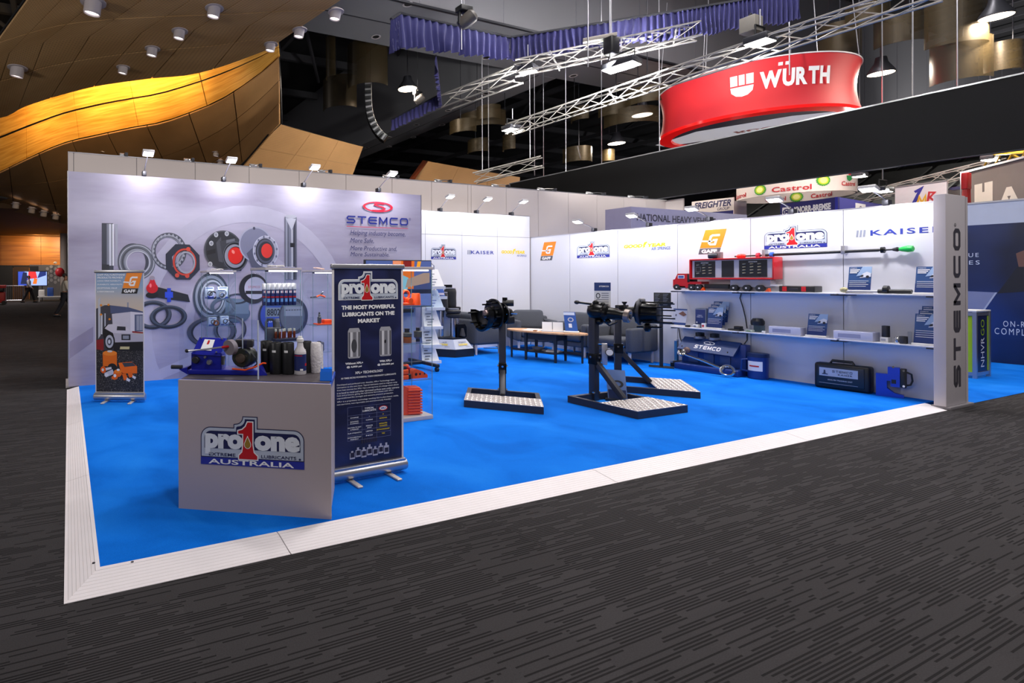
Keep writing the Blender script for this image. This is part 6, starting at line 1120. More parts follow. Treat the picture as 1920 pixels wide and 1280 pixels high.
# foyer at the far left
honey2, nt, b = nodemat('foyer_timber'); b.inputs['Roughness'].default_value = .4; tc = nt.nodes.new('ShaderNodeTexCoord'); mp = nt.nodes.new('ShaderNodeMapping'); mp.inputs['Scale'].default_value = (.3, .3, 5); nt.links.new(tc.outputs['Object'], mp.inputs[0]); n = nt.nodes.new('ShaderNodeTexNoise'); n.inputs['Scale'].default_value = 1.5; n.inputs['Detail'].default_value = 4; nt.links.new(mp.outputs[0], n.inputs['Vector']); nt.links.new(ramp(nt, n.outputs['Fac'], ((.3, '8a5420'), (.7, 'b87830'))), b.inputs['Base Color'])
wf = struct('wall_foyer')
YF = 44.7
for i in range(7): MB().bx(-13+i*2.8, -10.22+i*2.8, YF, YF+.1, 2.45, 4.9).build('upper_board', honey2, wf); MB().bx(-13+i*2.8, -10.22+i*2.8, YF, YF+.1, 0, 2.4).build('lower_board', honey2, wf)
MB().bx(-13, 7, YF+.02, YF+.1, 2.38, 2.47).build('rail', blackp, wf)
MB().bx(-15, 9, 27.5, 45.4, 4.85, 5.1).build('soffit', mat('foyer_soffit', '7a5a38', .7), wf)
MB().bx(-15, 9, 26.2, 27.5, 5.15, 5.9).build('black_bulkhead', blackp, wf); MB().bx(-15, 9, 24.4, 24.8, 5.8, 6.6).build('brown_bulkhead', mat('bulkhead_brown', '4a3822', .7), wf)
MB().bx(-15, 9, 25.5, 26.2, 6.0, 6.5).build('black_bulkhead', blackp, wf)
d1 = struct('door_1', (-3.75, YF-.06, 0)); MB().bx(-.95, -.03, -.03, .03, 0, 2.5).build('leaf', blackp, d1); MB().bx(.03, 1.1, -.03, .03, 0, 2.5).build('leaf', mat('door_brown', '3a2412', .5), d1); MB().bx(-1.0, 1.15, -.05, .05, 2.5, 2.6).build('head', blackp, d1)
for x in (-5.2, -.13):
    t = thing('round_column', 'pale round column beside the dark foyer door' if x < -1 else 'pale round column partly behind the lavender wall edge', 'column', (x, YF-3.4, 0)); MB().cyl((0, 0, 0), (0, 0, 4.9), .28, n=20).build('shaft', mat('column_plaster', 'a89c94', .6), t); MB().cyl((0, 0, 0), (0, 0, .12), .32, n=20).build('base', dsteel, t)
t = thing('wall_screen', 'bright video screen in the distant foyer', 'screen', (-2.15, 39.9, 0)); MB().bx(-.95, .95, 0, .1, 1.05, 2.1, .01).build('housing', blackp, t); f = frame((-.9, -.006, 1.1), (1, 0, 0), (0, 0, 1))
for i, (pts, col) in enumerate((([(0, 0), (1.8, 0), (1.8, .95), (0, .95)], '9ab4f0'), ([(0, 0), (.6, 0), (.7, .5), (.4, .95), (0, .95)], '3048b0'), ([(.15, .1), (.55, .1), (.55, .9), (.3, .9)], '182040'), ([(.6, .45), (1.2, .5), (1.1, .95), (.65, .95)], 'd03030'), ([(1.2, .5), (1.75, .7), (1.75, .95), (1.35, .95)], '203070'), ([(.9, .1), (1.15, .1), (1.2, .45), (1.0, .5)], 'e07020'))): bp(t, f, pts, scr(col, .9), .001+i*.001, 'screen_picture')
for x in (-.6, .6): MB().cyl((x, .05, 0), (x, .05, 1.05), .03, n=8).build('leg', dsteel, t)
t = thing('honeycomb_backdrop', 'grey honeycomb exhibition backdrop behind the foyer screen', 'backdrop', (-1.3, 42.7, 0)); MB().bx(-1.2, 1.6, 0, .1, 0, 2.6).build('panel', inkm('6a6a70'), t)
for i in range(6):
    for j in range(4): a = MB(); edisc(a, .0+i*.27, 1.3+j*.33+(i % 2)*.16, .12, .14, frame((0, -.01, 0), (1, 0, 0), (0, 0, 1)), .002, n=6); a.build('print_hexagon', inkm('9a9aa2'), t, None)
MB().bx(-1.2, -.6, -.02, .0, 0, 2.5).build('dark_wing', blackp, t); MB().cyl((.5, -.1, 2.75), (.6, -.4, 2.75), .08, n=10).build('spot_can', whitep, t)
t = thing('red_machine', 'red and black tool trolley at the left edge of the hall', 'machine', (-3.8, 35.8, 0)); MB().bx(-.8, .35, -.3, .3, .1, .75, .05).build('body', inkm('b01418'), t); MB().bx(-.7, .3, -.25, .25, .75, 1.1, .08).build('engine', blackp, t); MB().bx(-.1, .4, -.3, .25, 1.0, 1.18, .03).build('lid', inkm('c01c20'), t)
for x in (-.6, .3): MB().cyl((x, -.35, .12), (x, .35, .12), .12, n=12).build('wheel', rub, t)
t = thing('crowd_barrier', 'grey tubular crowd barrier near the foyer door', 'barrier', (-2.9, 38.5, 0)); MB().tube([(-.75, 0, 0), (-.75, 0, 1.1), (.3, 0, 1.1), (.3, 0, 0)], .025, 8).build('frame', alu, t)
for i in range(8): MB().cyl((-.63+i*.12, 0, .15), (-.63+i*.12, 0, 1.1), .01, n=6).build('bar', alu, t)
MB().cyl((-.75, 0, .15), (.3, 0, .15), .015, n=6).build('lower_rail', alu, t)
t = thing('equipment_bench', 'low table of small equipment beside the foyer screen', 'table', (-1.0, 39.2, 0)); MB().bx(-.8, .9, -.3, .3, .3, .36).build('top', whitep, t); MB().bx(-.2, .2, -.2, .2, .36, .95, .05).build('blue_unit', inkm('2450a8'), t); MB().bx(-.75, -.35, -.2, .2, .36, .8, .05).build('white_unit', whitep, t); MB().ell((.6, 0, 2.0), (.3, .2, .32), 14, 10).build('red_balloon', inkm('c02028'), t)
for x in (-.7, .8): MB().bx(x-.03, x+.03, -.25, .25, 0, .3).build('leg', alu, t)
MB().cyl((.6, 0, .36), (.6, 0, 1.7), .015, n=6).build('balloon_stick', alu, t)
light('foyer_light', (-2, 42.6, 4.6), 110, (1, .62, .25), .8, (-1.6, 44.7, 2.8)); light('foyer_light', (-.4, 42.2, 4.5), 110, (1, .75, .45), .8, (-.4, 44, 2)); light('foyer_light', (-3.3, 37.8, 4.7), 200, (1, .9, .85), 1, (-3.3, 37.8, 0)); light('foyer_light', (0, 33, 5), 200, (1, .9, .85), 1, (0, 33, 0))
# adjustable downlights in the timber ceilings
dlens = mat('downlight_lens', 'ffffff', .4, 0, 0, emit='fff2ec', es=3); dl0 = None
rimm = mat('downlight_white', 'b8b0b4', .45)
DL = [('@33', (-1.04, 13.66, 6.49), 1.5), ('', (0.468, 9.925, 6.49), 1.5), ('', (1.743, 11.459, 6.49), 1.1), ('', (2.127, 10.444, 6.49), 1.1), ('', (2.538, 9.325, 6.49), 1.15), ('', (1.257, 12.722, 6.49), 1.05), ('', (4.043, 10.331, 6.49), 1), ('', (4.344, 9.52, 6.49), 1), ('', (4.678, 8.623, 6.49), 1)]
DN = ['white ceiling downlight at the far left of the perforated ceiling', 'large white downlight at the top edge of the picture', 'white downlight, lower of the middle pair in the perforated ceiling', 'white downlight, upper of the middle pair in the perforated ceiling', 'white downlight near the top centre of the perforated ceiling', 'white downlight just above the glowing timber band', 'white downlight at the corner where the perforated ceiling ends', 'white downlight second along the right ceiling edge', 'white downlight third along the right ceiling edge']
DL += [('', p, s_) for p, s_ in (((1.255, 19.422, 6.178), 1.2), ((4.007, 16.097, 6.429), 1), ((4.202, 16.429, 6.285), 1), ((4.382, 16.684, 6.127), 1), ((4.656, 16.901, 5.737), 1), ((4.87, 17.143, 5.503), 1), ((-2.05, 25.841, 4.872), 1.4), ((-1.416, 25.995, 4.708), 1.4), ((-0.924, 26.043, 4.579), 1.4), ((-0.422, 26.086, 4.471), 1.4))]
DN += ['white downlight on the lower timber ceiling above the wall corner', 'top one of the row of downlights below the glowing band', 'second of the row of downlights below the glowing band', 'third of the row of downlights below the glowing band', 'fourth of the row of downlights below the glowing band', 'lowest of the row of downlights below the glowing band', 'first of four downlights left of the lavender wall', 'second of four downlights left of the lavender wall', 'third of four downlights left of the lavender wall', 'fourth of four downlights left of the lavender wall']
for i, (_, p, s_) in enumerate(DL):
    if dl0 is None:
        dl0 = t = thing('downlight', DN[i], 'downlight', p, R(-20), 'gimbal downlights in the timber ceiling')
        MB().lathe([(.1, -.01), (.15, -.012), (.15, 0), (.1, .005)], n=24, cap=False).build('trim_ring', rimm, t); MB().lathe([(.1, .05), (.1, -.13), (.095, -.14), (.085, -.13), (.08, -.1)], (0, 0, 0), (.18, -.12, 1), 20, False).build('can', rimm, t); MB().lathe([(.084, -.118), (.084, -.112)], (0, 0, 0), (.18, -.12, 1), 20).build('lens', dlens, t)
        t.scale = (s_,)*3
    else: q = dup(dl0, p, R(-20), DN[i]); q.scale = (s_,)*3
# ring trims in the grey soffit
rg0 = None
RL = [(8.673, 11.891, 8.99), (8.918, 13.863, 8.99), (11.085, 13.813, 8.99), (13.249, 13.798, 8.99), (17.445, 13.856, 8.99), (19.82, 12.181, 8.99), (19.842, 13.772, 8.99), (21.982, 13.735, 8.99), (22.008, 12.174, 8.99), (15.815, 16.477, 8.99), (15.848, 18.78, 8.99), (15.878, 21.12, 8.99), (17.037, 18.395, 8.99), (17.047, 20.665, 8.99), (15.912, 23.487, 8.99), (17.102, 23.025, 8.99), (16.014, 25.879, 8.99), (17.076, 25.207, 8.99)]
for i, p in enumerate(RL):
    lb = 'recessed light ring in the %s, %s from the left' % (('long grey soffit across the hall', ('second', 'first', 'third', 'fourth', 'fifth', 'eighth', 'sixth', 'seventh', 'ninth')[i]) if i < 9 else ('receding grey soffit', ('ninth', 'seventh', 'fifth', 'eighth', 'sixth', 'second', 'fourth', 'first', 'third')[i-9]))
    if rg0 is None:
        rg0 = t = thing('recessed_light', lb, 'downlight', p, 0, 'recessed light rings in the grey soffit'); MB().lathe([(.1, 0), (.14, -.012), (.15, -.006), (.15, 0)], n=20, cap=False).build('ring', rimm, t); MB().lathe([(.1, -.002), (.1, -.004)], n=20).build('well', blackp, t)
    else: dup(rg0, p, 0, lb)

ORD = ('first', 'second', 'third', 'fourth', 'fifth', 'sixth', 'seventh', 'eighth', 'ninth', 'tenth', 'eleventh', 'twelfth', 'thirteenth', 'fourteenth', 'fifteenth', 'sixteenth', 'seventeenth', 'eighteenth', 'nineteenth', 'twentieth')
# ================================================================ rigging: trusses, drapes, floods
trm = mat('truss_alloy', 'b0aca8', .35, .6, .05)
def truss(label, A, B, s=.29, step=None, m=None, group='lighting trusses', hang=0):
    A, B = Vector(A), Vector(B); m = m or trm; t = thing('lighting_truss', label, 'truss', tuple(A), 0, group); V = B-A; L = V.length; d = V/L
    w = d.cross(Vector((0, 0, 1))).normalized(); h = w.cross(d).normalized(); step = step or s*1.7; n = max(2, int(L/step)); r = s*.07
    cs = [(-.5, -.5), (.5, -.5), (.5, .5), (-.5, .5)]; P = lambda c, q: w*(c[0]*s)+h*(c[1]*s)+d*q
    for c in cs: MB().cyl(tuple(P(c, 0)), tuple(P(c, L)), r, n=6).build('chord', m, t)
    for f in range(4):
        a, b = cs[f], cs[(f+1) % 4]; me = None
        for i in range(n):
            q0, q1 = L*i/n, L*(i+1)/n
            if me is None:
                o = MB().cyl(tuple(P(a, q0)), tuple(P(b, q1)), r*.55, n=5, cap=False).build('lattice_bar', m, t); me = o.data
            else:
                o = bpy.data.objects.new('lattice_bar', me); C.objects.link(o); o.parent = t; o.location = d*q0
    for q in (.15, .85) if hang else ():
        MB().cyl(tuple(P(cs[2], L*q)), (P(cs[2], L*q).x, P(cs[2], L*q).y, hang-A.z), .012, n=5).build('hoist_wire', alu, t)
    for q in range(1, max(2, int(L/3))):
        MB().at(tuple(d*(q*3.0))).cyl(tuple(P(cs[0], 0)+P(cs[0], 0)*.1), tuple(P(cs[2], 0)*1.1), r*.8, n=5).build('joint_bar', m, t)
    return t
truss('long silver lighting truss running above the right side of the stand', (11.6, 11.224, 5.696), (11.6, 3.397, 5.633), .27)
truss('silver truss below the navy drape on the right', (9.337, 8.861, 6.21), (11.867, 6.609, 6.495), .28)
truss('silver truss meeting the navy drape corner from the left', (9.433, 11.282, 6.216), (9.769, 9.178, 6.243), .33)
truss('small silver truss hanging above the far wall', (12.4, 13.447, 4.779), (13.493, 11.776, 5.06), .3, hang=8.98)
truss('white truss across the distant roof on the right', (25.816, 10.082, 4.125), (24.626, 6.052, 4.716), .3, None, mat('truss_white', 'd0ccc8', .4, .3))
truss('yellow truss at the right edge of the picture', (25.085, 6.276, 4.799), (21.126, 4.594, 4.166), .55, None, mat('truss_yellow', 'c8a838', .45))
dn, nt, b = nodemat('navy_velvet'); b.inputs['Roughness'].default_value = .85; b.inputs['Base Color'].default_value = (*lin('2a2a64'), 1); b.inputs['Sheen Weight'].default_value = .15
def drape(label, pts, hs, folds=16, amp=.055):
    # pts: top line; hs: drop at every point
    P = [Vector(p) for p in pts]; t = thing('drape', label, 'drape', tuple(P[0]), 0, 'navy drapes on the rigging')
    for k in range(len(P)-1):
        n = folds*8; V = P[k+1]-P[k]; w = V.cross(Vector((0, 0, 1))).normalized(); a = MB(); vs = []; rw_ = 5
        for j in range(rw_+1):
            q = j/rw_
            for i in range(n+1):
                u = i/n; h = hs[k]*(1-u)+hs[k+1]*u; ph = u*folds*2*PI; wob = noise.noise((u*9+k*3, q*1.3, 2.1))
                p = P[k]-P[0]+V*u+w*(math.sin(ph+wob*2.2)*amp*(.35+.65*q))-Vector((0, 0, h*q*(1+.05*math.sin(u*23+k))))
                vs.append(tuple(p))
        a.add(vs, [(j*(n+1)+i, j*(n+1)+i+1, (j+1)*(n+1)+i+1, (j+1)*(n+1)+i) for j in range(rw_) for i in range(n)]); a.build('cloth', dn, t, 80)
        MB().cyl(tuple(P[k]-P[0]), tuple(P[k+1]-P[0]), .03, n=6).build('batten', dsteel, t)
    return t
drape('front navy pleated drape hanging at the top of the picture', [(5.971, 8.743, 6.642), (6.318, 8.931, 6.911), (9.419, 9.074, 7.008)], [.65, .68, .52], 17)
drape('long navy pleated drape sloping up to the right', [(9.419, 9.074, 7.008), (11.727, 6.912, 7.022), (13.075, 5.548, 7.016)], [.52, .57, .57], 26)
drape('small navy drape over the dark opening, lower one', [(12.718, 18.65, 8.181), (13.649, 16.634, 8.741)], [.45, .5], 12, .05)
drape('small navy drape seen edge-on beside the dark opening', [(11.283, 13.98, 8.828), (13.649, 16.634, 8.741)], [.5, .55], 10, .07)
# floods and high bay lamps
hot = mat('flood_lens', 'ffffff', .4, 0, 0, emit='fff4e4', es=22); warmhot = mat('high_bay_lens', 'ffffff', .4, 0, 0, emit='ffe6c8', es=12)
def flood(label, p, w, d_, power, tgt, rz=0, rod=0):
    t = thing('flood_lamp', label, 'lamp', p, rz, 'flood lamps on the trusses'); MB().bx(-w/2, w/2, -d_/2, d_/2, .0, .12, .02).build('housing', dsteel, t); MB().bx(-w/2+.02, w/2-.02, -d_/2+.02, d_/2-.02, -.012, -.001).build('lens', hot, t); MB().tube([(-w*.4, 0, .1), (-w*.4, 0, .3), (w*.4, 0, .3), (w*.4, 0, .1)], .015, 6).build('yoke', blackp, t); MB().cyl((0, 0, .3), (0, 0, max(.6, rod-p[2])), .012, n=5).build('rod', alu, t)
    if power:
        c, s = math.cos(-rz), math.sin(-rz); q = Vector(tgt)-Vector(p); q = Vector((q.x*c-q.y*s, q.x*s+q.y*c, q.z)); light('flood_light', (0, 0, -.03), power, (1, .97, .93), w*.8, tuple(q), parent=t, size_y=d_*.8)
flood('large bright flood lamp below the navy drape', (10.641, 7.35, 5.86), .62, .4, 1500, (13.2, 11.8, 11), R(-80)); flood('flood lamp left of the brightest one on the rigging', (9.602, 8.754, 6.137), .34, .36, 600, (8.8, 11.8, 11), R(-70)); flood('flood lamp at the far end of the long truss', (11.626, 11.135, 5.66), .5, .35, 50, (10, 13.8, 9)); flood('flood lamp with grey ballast box on the long truss', (11.6, 5.477, 5.74), .36, .36, 100, (17.6, 9.6, 5))
flood('small strip flood lamp under the right of the black fascia', (23.681, 6.023, 4.724), .5, .25, 30, (15.4, 4.1, 0), 0, 10.5); flood('strip lamp hanging beyond the right wall top', (22.473, 8.151, 4.57), .4, .25, 25, (15.4, 6.9, 0), 0, 10.5); flood('strip lamp left of the white truss above the wall', (19.818, 6.762, 3.743), .5, .25, 25, (15.4, 6.2, 0), 0, 10.5)
t = thing('ballast_box', 'grey ballast box clamped on the long truss', 'box', (11.6, 5.611, 5.971)); MB().bx(-.13, .13, -.12, .12, 0, .28, .01).build('case', inkm('8a867e'), t); MB().tube([(-.08, 0, .28), (0, 0, .36), (.08, 0, .28)], .015, 6).build('handle', dsteel, t)
def high_bay(label, p, r, power):
    t = thing('high_bay_lamp', label, 'lamp', p, 0, 'round high bay lamps'); MB().lathe([(r*.4, .45), (r*.5, .3), (r, .05), (r*1.02, 0), (r*.97, 0)], n=24, cap=False).build('reflector', dsteel, t); MB().lathe([(r*.95, .0), (r*.95, .01)], n=24).build('lens', warmhot, t); MB().cyl((0, 0, .4), (0, 0, 1.4), .02, n=6).build('rod', dsteel, t)
    light('high_bay_or_fill_light', (0, 0, -.05), power, (1, .88, .74), r*1.6, (0, 0, -5), parent=t)
high_bay('round glowing high bay lamp above the dark opening', (11.524, 15.851, 8.386), .34, 260); high_bay('round glowing high bay lamp below the gold ribbon', (19.429, 12.66, 7.406), .33, 260); high_bay('small round high bay lamp beyond the long truss', (21.533, 15.091, 7.158), .33, 260); high_bay('round glowing high bay lamp right of the red ring sign', (20.889, 7.15, 7.121), .27, 300); high_bay('large round high bay lamp in the upper right corner', (20.079, 5.017, 7.544), .27, 300)
# perforated bronze ribbons curling under the roof
rib, nt, b = nodemat('bronze_mesh'); b.inputs['Metallic'].default_value = .3; b.inputs['Roughness'].default_value = .4; tc = nt.nodes.new('ShaderNodeTexCoord'); v_ = nt.nodes.new('ShaderNodeTexVoronoi'); v_.inputs['Scale'].default_value = 24; nt.links.new(tc.outputs['Object'], v_.inputs['Vector']); nt.links.new(ramp(nt, v_.outputs['Distance'], ((.15, '221c12'), (.35, '483c26'))), b.inputs['Base Color']); b.inputs['Alpha'].default_value = .55
RB = [((14.823, 15.34, 7.702), 0.45, .5, 200, 340), ((15.741, 16.609, 7.787), 0.99, .6, 190, 330), ((16.154, 17.263, 7.044), 0.45, .55, 180, 330), ((16.805, 16.18, 7.001), 0.32, .6, 150, 300), ((19.299, 15.173, 6.471), 0.53, .6, 190, 350), ((18.131, 14.004, 7.669), 0.41, .5, 150, 290), ((18.459, 13.052, 7.565), 0.53, .5, 200, 340), ((17.226, 11.089, 7.229), 0.61, .5, 190, 330), ((18.997, 12.835, 7.214), 0.90, .55, 200, 350), ((21.929, 15.752, 6.819), 0.25, .5, 200, 340), ((20.841, 7.99, 8.319), 0.46, .95, 170, 330), ((20.484, 7.314, 8.64), 0.46, .65, 190, 330), ((20.781, 6.783, 8.062), 0.50, .75, 180, 350), ((20.258, 5.765, 7.66), 0.59, 1.1, 200, 350), ((20.499, 5.667, 6.789), 0.50, 1.0, 170, 320), ((21.428, 5.292, 6.891), 0.34, .7, 190, 350), ((8.721, 16.163, 9.181), 0.32, 1.4, 170, 290), ((9.789, 15.731, 8.842), 0.72, 1.5, 190, 350), ((10.039, 18.091, 8.671), 0.72, 1.2, 200, 340), ((14.499, 16.291, 7.398), 0.54, .5, 190, 330)]
RO = [16, 18, 17, 19, 2, 1, 0, 3, 4, 5, 9, 6, 8, 7, 10, 11, 12, 13, 14, 15]        # picture order
for i, (p, r, h, a0, a1) in enumerate(RB):
    t = thing('bronze_ribbon', 'curled perforated bronze ribbon under the dark roof, the %s from the left' % ORD[RO.index(i)], 'ribbon', p, R(-45), 'bronze ribbons under the roof'); n = 18; vs = [(rr*math.cos(R(a0+(a1-a0)*k2/n)), rr*math.sin(R(a0+(a1-a0)*k2/n)), z) for rr in (r, r-.02) for z in (-h/2, h/2) for k2 in range(n+1)]; m = n+1
    MB().add(vs, [(k2, k2+1, m+k2+1, m+k2) for k2 in range(n)]+[(2*m+k2, 3*m+k2, 3*m+k2+1, 2*m+k2+1) for k2 in range(n)]+[(k2, 2*m+k2, 2*m+k2+1, k2+1) for k2 in range(n)]+[(m+k2, m+k2+1, 3*m+k2+1, 3*m+k2) for k2 in range(n)]+[(0, m, 3*m, 2*m), (n, 2*m+n, 3*m+n, m+n)]).build('mesh_strip', rib, t, 60)
    q = R((a0+a1)/2); MB().cyl((r*math.cos(q), r*math.sin(q), h/2), (r*math.cos(q), r*math.sin(q), max(h/2+1, 13.4-p[2])), .012, n=5).build('hanger', dsteel, t)
# hanging line-array loudspeaker
t = thing('line_array', 'curved black line-array loudspeaker hanging in the dark opening', 'loudspeaker', (9.787, 15.732, 8.247)); q = Vector((0, 0, 0)); ang = 0
for i in range(11):
    ang = (i/10)**2*R(55); MB().at(tuple(q), R(-33), 0, -ang).bx(-.12, .12, -.2, .2, -.1, .1, .015).build('speaker_cabinet', blackp, t); MB().at(tuple(q), R(-33), 0, -ang).bx(-.1, .1, -.206, -.2, -.03, .03).build('horn', mat('horn_grey', '8a8a8c', .3, .4), t); q = q+Vector((.1*math.sin(ang)*2*.84, -.1*math.sin(ang)*2*.54, -.2*math.cos(ang)))
for s in (-.1, .1): MB().cyl((s, 0, .1), (s, 0, 3), .012, n=5).build('chain', dsteel, t)
order = (3, 4, 6, 1, 8, 9, 7, 5, 0)
for i, (p, l_) in enumerate((((14.535, 12.995, 7.127), 2.2), ((15.457, 13.443, 6.364), 1.3), ((15.892, 11.628, 5.699), 1.6), ((13.68, 14.161, 6.185), .9), ((16.59, 7.245, 7.107), .6), ((18.034, 5.022, 6.322), .9), ((10.273, 7.335, 6.95), 1), ((9.861, 7.501, 7.006), 1.2), ((7.476, 8.464, 7.069), .9))):
    tag(MB().cyl((0, 0, -l_), (0, 0, 13.4-p[2]), .012, n=6).build('hanging_rod', alu), 'thin steel rod hanging from the hall roof, the %s one from the left' % ORD[order[i]], 'rod', 'steel rods hanging from the roof').location = p
for p, lb in (((7.526, 8.444, 6.917), 'moving head stage light above the front navy drape'), ((11.865, 15.713, 8.171), 'moving head stage light beside the lit opening')):
    t = thing('stage_light', lb, 'stage light', p); MB().bx(-.15, .15, -.1, .1, 0, .12, .02).build('base', blackp, t); MB().lathe([(.1, -.1), (.14, 0), (.14, .2), (.1, .25)], (0, 0, -.2), (.5, -.5, .5), 16).build('head', inkm('55504c'), t); MB().cyl((-.12, 0, 0), (-.12, 0, -.25), .03, n=8).build('yoke', blackp, t); MB().cyl((0, 0, .1), (0, 0, 13.4-p[2]), .012, n=5).build('rod', alu, t)
t = thing('chain_motor', 'chain motor clamped in front of the navy drape', 'motor', (10.302, 7.323, 6.407)); MB().bx(-.12, .12, -.1, .1, -.35, .0, .03).build('body', blackp, t); MB().at((0, 0, .03), R(-50)).bx(-.5, .1, -.06, .06, -.04, .04, .01).build('beam', inkm('9a948c'), t); MB().cyl((0, 0, 0), (0, 0, 2), .012, n=5).build('chain', alu, t)

# ================================================================ black fascia and red ring sign
fa = thing('black_fascia', 'long black fascia with pale top trim hanging above the right wall', 'fascia', (15.65, 8.12, 0)); fbk = mat('fascia_black', '0c0c0e', .7, 0, .05, spec=.2)
MB().bx(-.05, .05, -7.2, 6.98, 3.76, 5.07).build('face', fbk, fa); MB().bx(-.06, .06, -7.2, 6.98, 5.07, 5.1).build('top_trim', alu, fa); MB().bx(-.055, .05, -7.2, 6.98, 3.745, 3.76).build('bottom_trim', dsteel, fa)
for y, zt in ((-3.2, 13.4), (1.6, 13.4), (4.6, 8.99)): MB().cyl((0, y, 5.1), (0, y, zt), .012, n=5).build('wire', alu, fa)
CW = (18.477, 8.944, 6.39)
ws = thing('ring_sign', 'round red hanging sign with white wordmark above the black fascia', 'sign', (CW[0], CW[1], 0)); RW, Z0_, Z1_ = 2.16, 5.85, 7.12
def rprof(z): q = (z-(Z0_+Z1_)/2)/((Z1_-Z0_)/2); return RW*(.955+.045*q*q)
rm, nt, b = nodemat('sign_red_cloth'); b.inputs['Roughness'].default_value = .6; tc = nt.nodes.new('ShaderNodeTexCoord'); n_ = nt.nodes.new('ShaderNodeTexNoise'); n_.inputs['Scale'].default_value = .5; nt.links.new(tc.outputs['Object'], n_.inputs['Vector']); nt.links.new(ramp(nt, n_.outputs['Fac'], ((.3, 'c02030'), (.7, 'e02a30'))), b.inputs['Base Color'])
MB().lathe([(rprof(Z0_+(Z1_-Z0_)*i/10), Z0_+(Z1_-Z0_)*i/10) for i in range(11)], n=64, cap=False).build('cloth_band', rm, ws, 80)
MB().lathe([(RW+.02, 0), (RW+.02, .03), (RW-.03, .03), (RW-.03, 0), (RW+.02, 0)], (0, 0, Z1_), n=64, cap=False).build('top_rim', whitep, ws)
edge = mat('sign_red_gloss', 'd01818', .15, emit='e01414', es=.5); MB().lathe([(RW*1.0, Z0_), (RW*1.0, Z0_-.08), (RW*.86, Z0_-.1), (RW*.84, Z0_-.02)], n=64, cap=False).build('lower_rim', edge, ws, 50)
MB().lathe([(RW*.85, Z0_-.04), (RW*.85, Z0_-.03)], n=64).build('underside', mat('underside_grey', '4a4a52', .5), ws)
fwd, rgt = heading(64); FU = frame((0, 0, Z0_-.045), rgt*.75, fwd*.75); FU = (FU[0], FU[1], FU[2], Vector((0, 0, -1)))
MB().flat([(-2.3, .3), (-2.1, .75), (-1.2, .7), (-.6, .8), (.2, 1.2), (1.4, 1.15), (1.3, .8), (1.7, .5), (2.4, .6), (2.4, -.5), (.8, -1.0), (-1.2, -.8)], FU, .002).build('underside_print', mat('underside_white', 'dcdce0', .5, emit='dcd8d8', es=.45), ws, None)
a = MB(); stroke(a, [(-1.9, 1.0), (-1.6, 1.25), (-1.2, 1.3), (-1.35, .9), (-1.7, .8)], .05, FU, .004); stroke(a, [(.0, .9), (.4, 1.3), (1.2, 1.5), (1.6, 1.45)], .04, FU, .004); a.build('underside_lines', white, ws, None)
a = MB(); text(a, 'RUC', FU, -.4, -.05, .95, .32, .004, .05, .3); a.build('underside_lettering', red, ws, None)
def wrap(mb_fn, R_, zc, a_c, name, m, parent, off=.02, prof=None, sg=1):
    # flat lettering bent round a vertical cylinder; x is arc length
    a = MB(); mb_fn(a); a.v = [((lambda rr, q: (rr*math.cos(q), rr*math.sin(q), zc+y))((prof(zc+y) if prof else R_)+off, a_c+sg*x/R_)) for x, y, z in a.v]; return a.build(name, m, parent, None)
F0 = frame((0, 0, 0), (1, 0, 0), (0, 1, 0)); af = math.atan2(-CW[1], -CW[0])
def curved_text(s, x, y, h, wd, R_, zc, a_c, name, m, parent, bold=.05, prof=None, off=.02, inner=False):
    # one letter at a time, so that every letter follows the curve
    cap = textmesh('H', bold)[5]-textmesh('H', bold)[4]; gw = [(textmesh(c, bold)[3]-textmesh(c, bold)[2]) for c in s]; gap = .07*cap; k = wd/(sum(gw)+gap*(len(s)-1)); q = x
    for c, w in zip(s, gw):
        v0, v1 = textmesh(c, bold)[4:6]; hs = h/cap
        wrap(lambda a: text(a, c, F0, q, y+v0*hs, w*k, (v1-v0)*hs, 0, bold), R_, zc, a_c, name, m, parent, off, prof, -1 if inner else 1); q += (w+gap)*k
for x in (.5, .64): wrap(lambda a: a.flat(rect(x-.045, x+.045, .32, .4), F0, 0), RW, 6.58, af+R(2), 'lettering', white, ws, .02, rprof)
curved_text('WURTH', .1, -.18, .44, 1.5, RW, 6.58, af+R(2), 'lettering', white, ws, .05, rprof)
for i, (x0, x1, y0, y1) in enumerate(((-.5, -.35, 0, .26), (-.32, -.2, 0, .26), (-.17, -.02, 0, .26))): wrap(lambda a: a.flat(rect(x0, x1, y0, y1), F0, 0), RW, 6.58, af+R(2), 'emblem', white, ws, .02, rprof)
wrap(lambda a: a.flat([(-.5, -.04), (-.48, -.18), (-.38, -.28), (-.26, -.31), (-.14, -.28), (-.04, -.18), (-.02, -.04)], F0, 0), RW, 6.58, af+R(2), 'emblem', white, ws, .02, rprof)
for q in range(6): MB().cyl((RW*math.cos(q*1.05), RW*math.sin(q*1.05), Z1_), (RW*.9*math.cos(q*1.05), RW*.9*math.sin(q*1.05), Z1_+3), .01, n=5).build('wire', alu, ws)
light('sign_inner_light', (0, 0, 6.6), 30, (1, .9, .85), 1.2, (0, 0, 0), parent=ws)

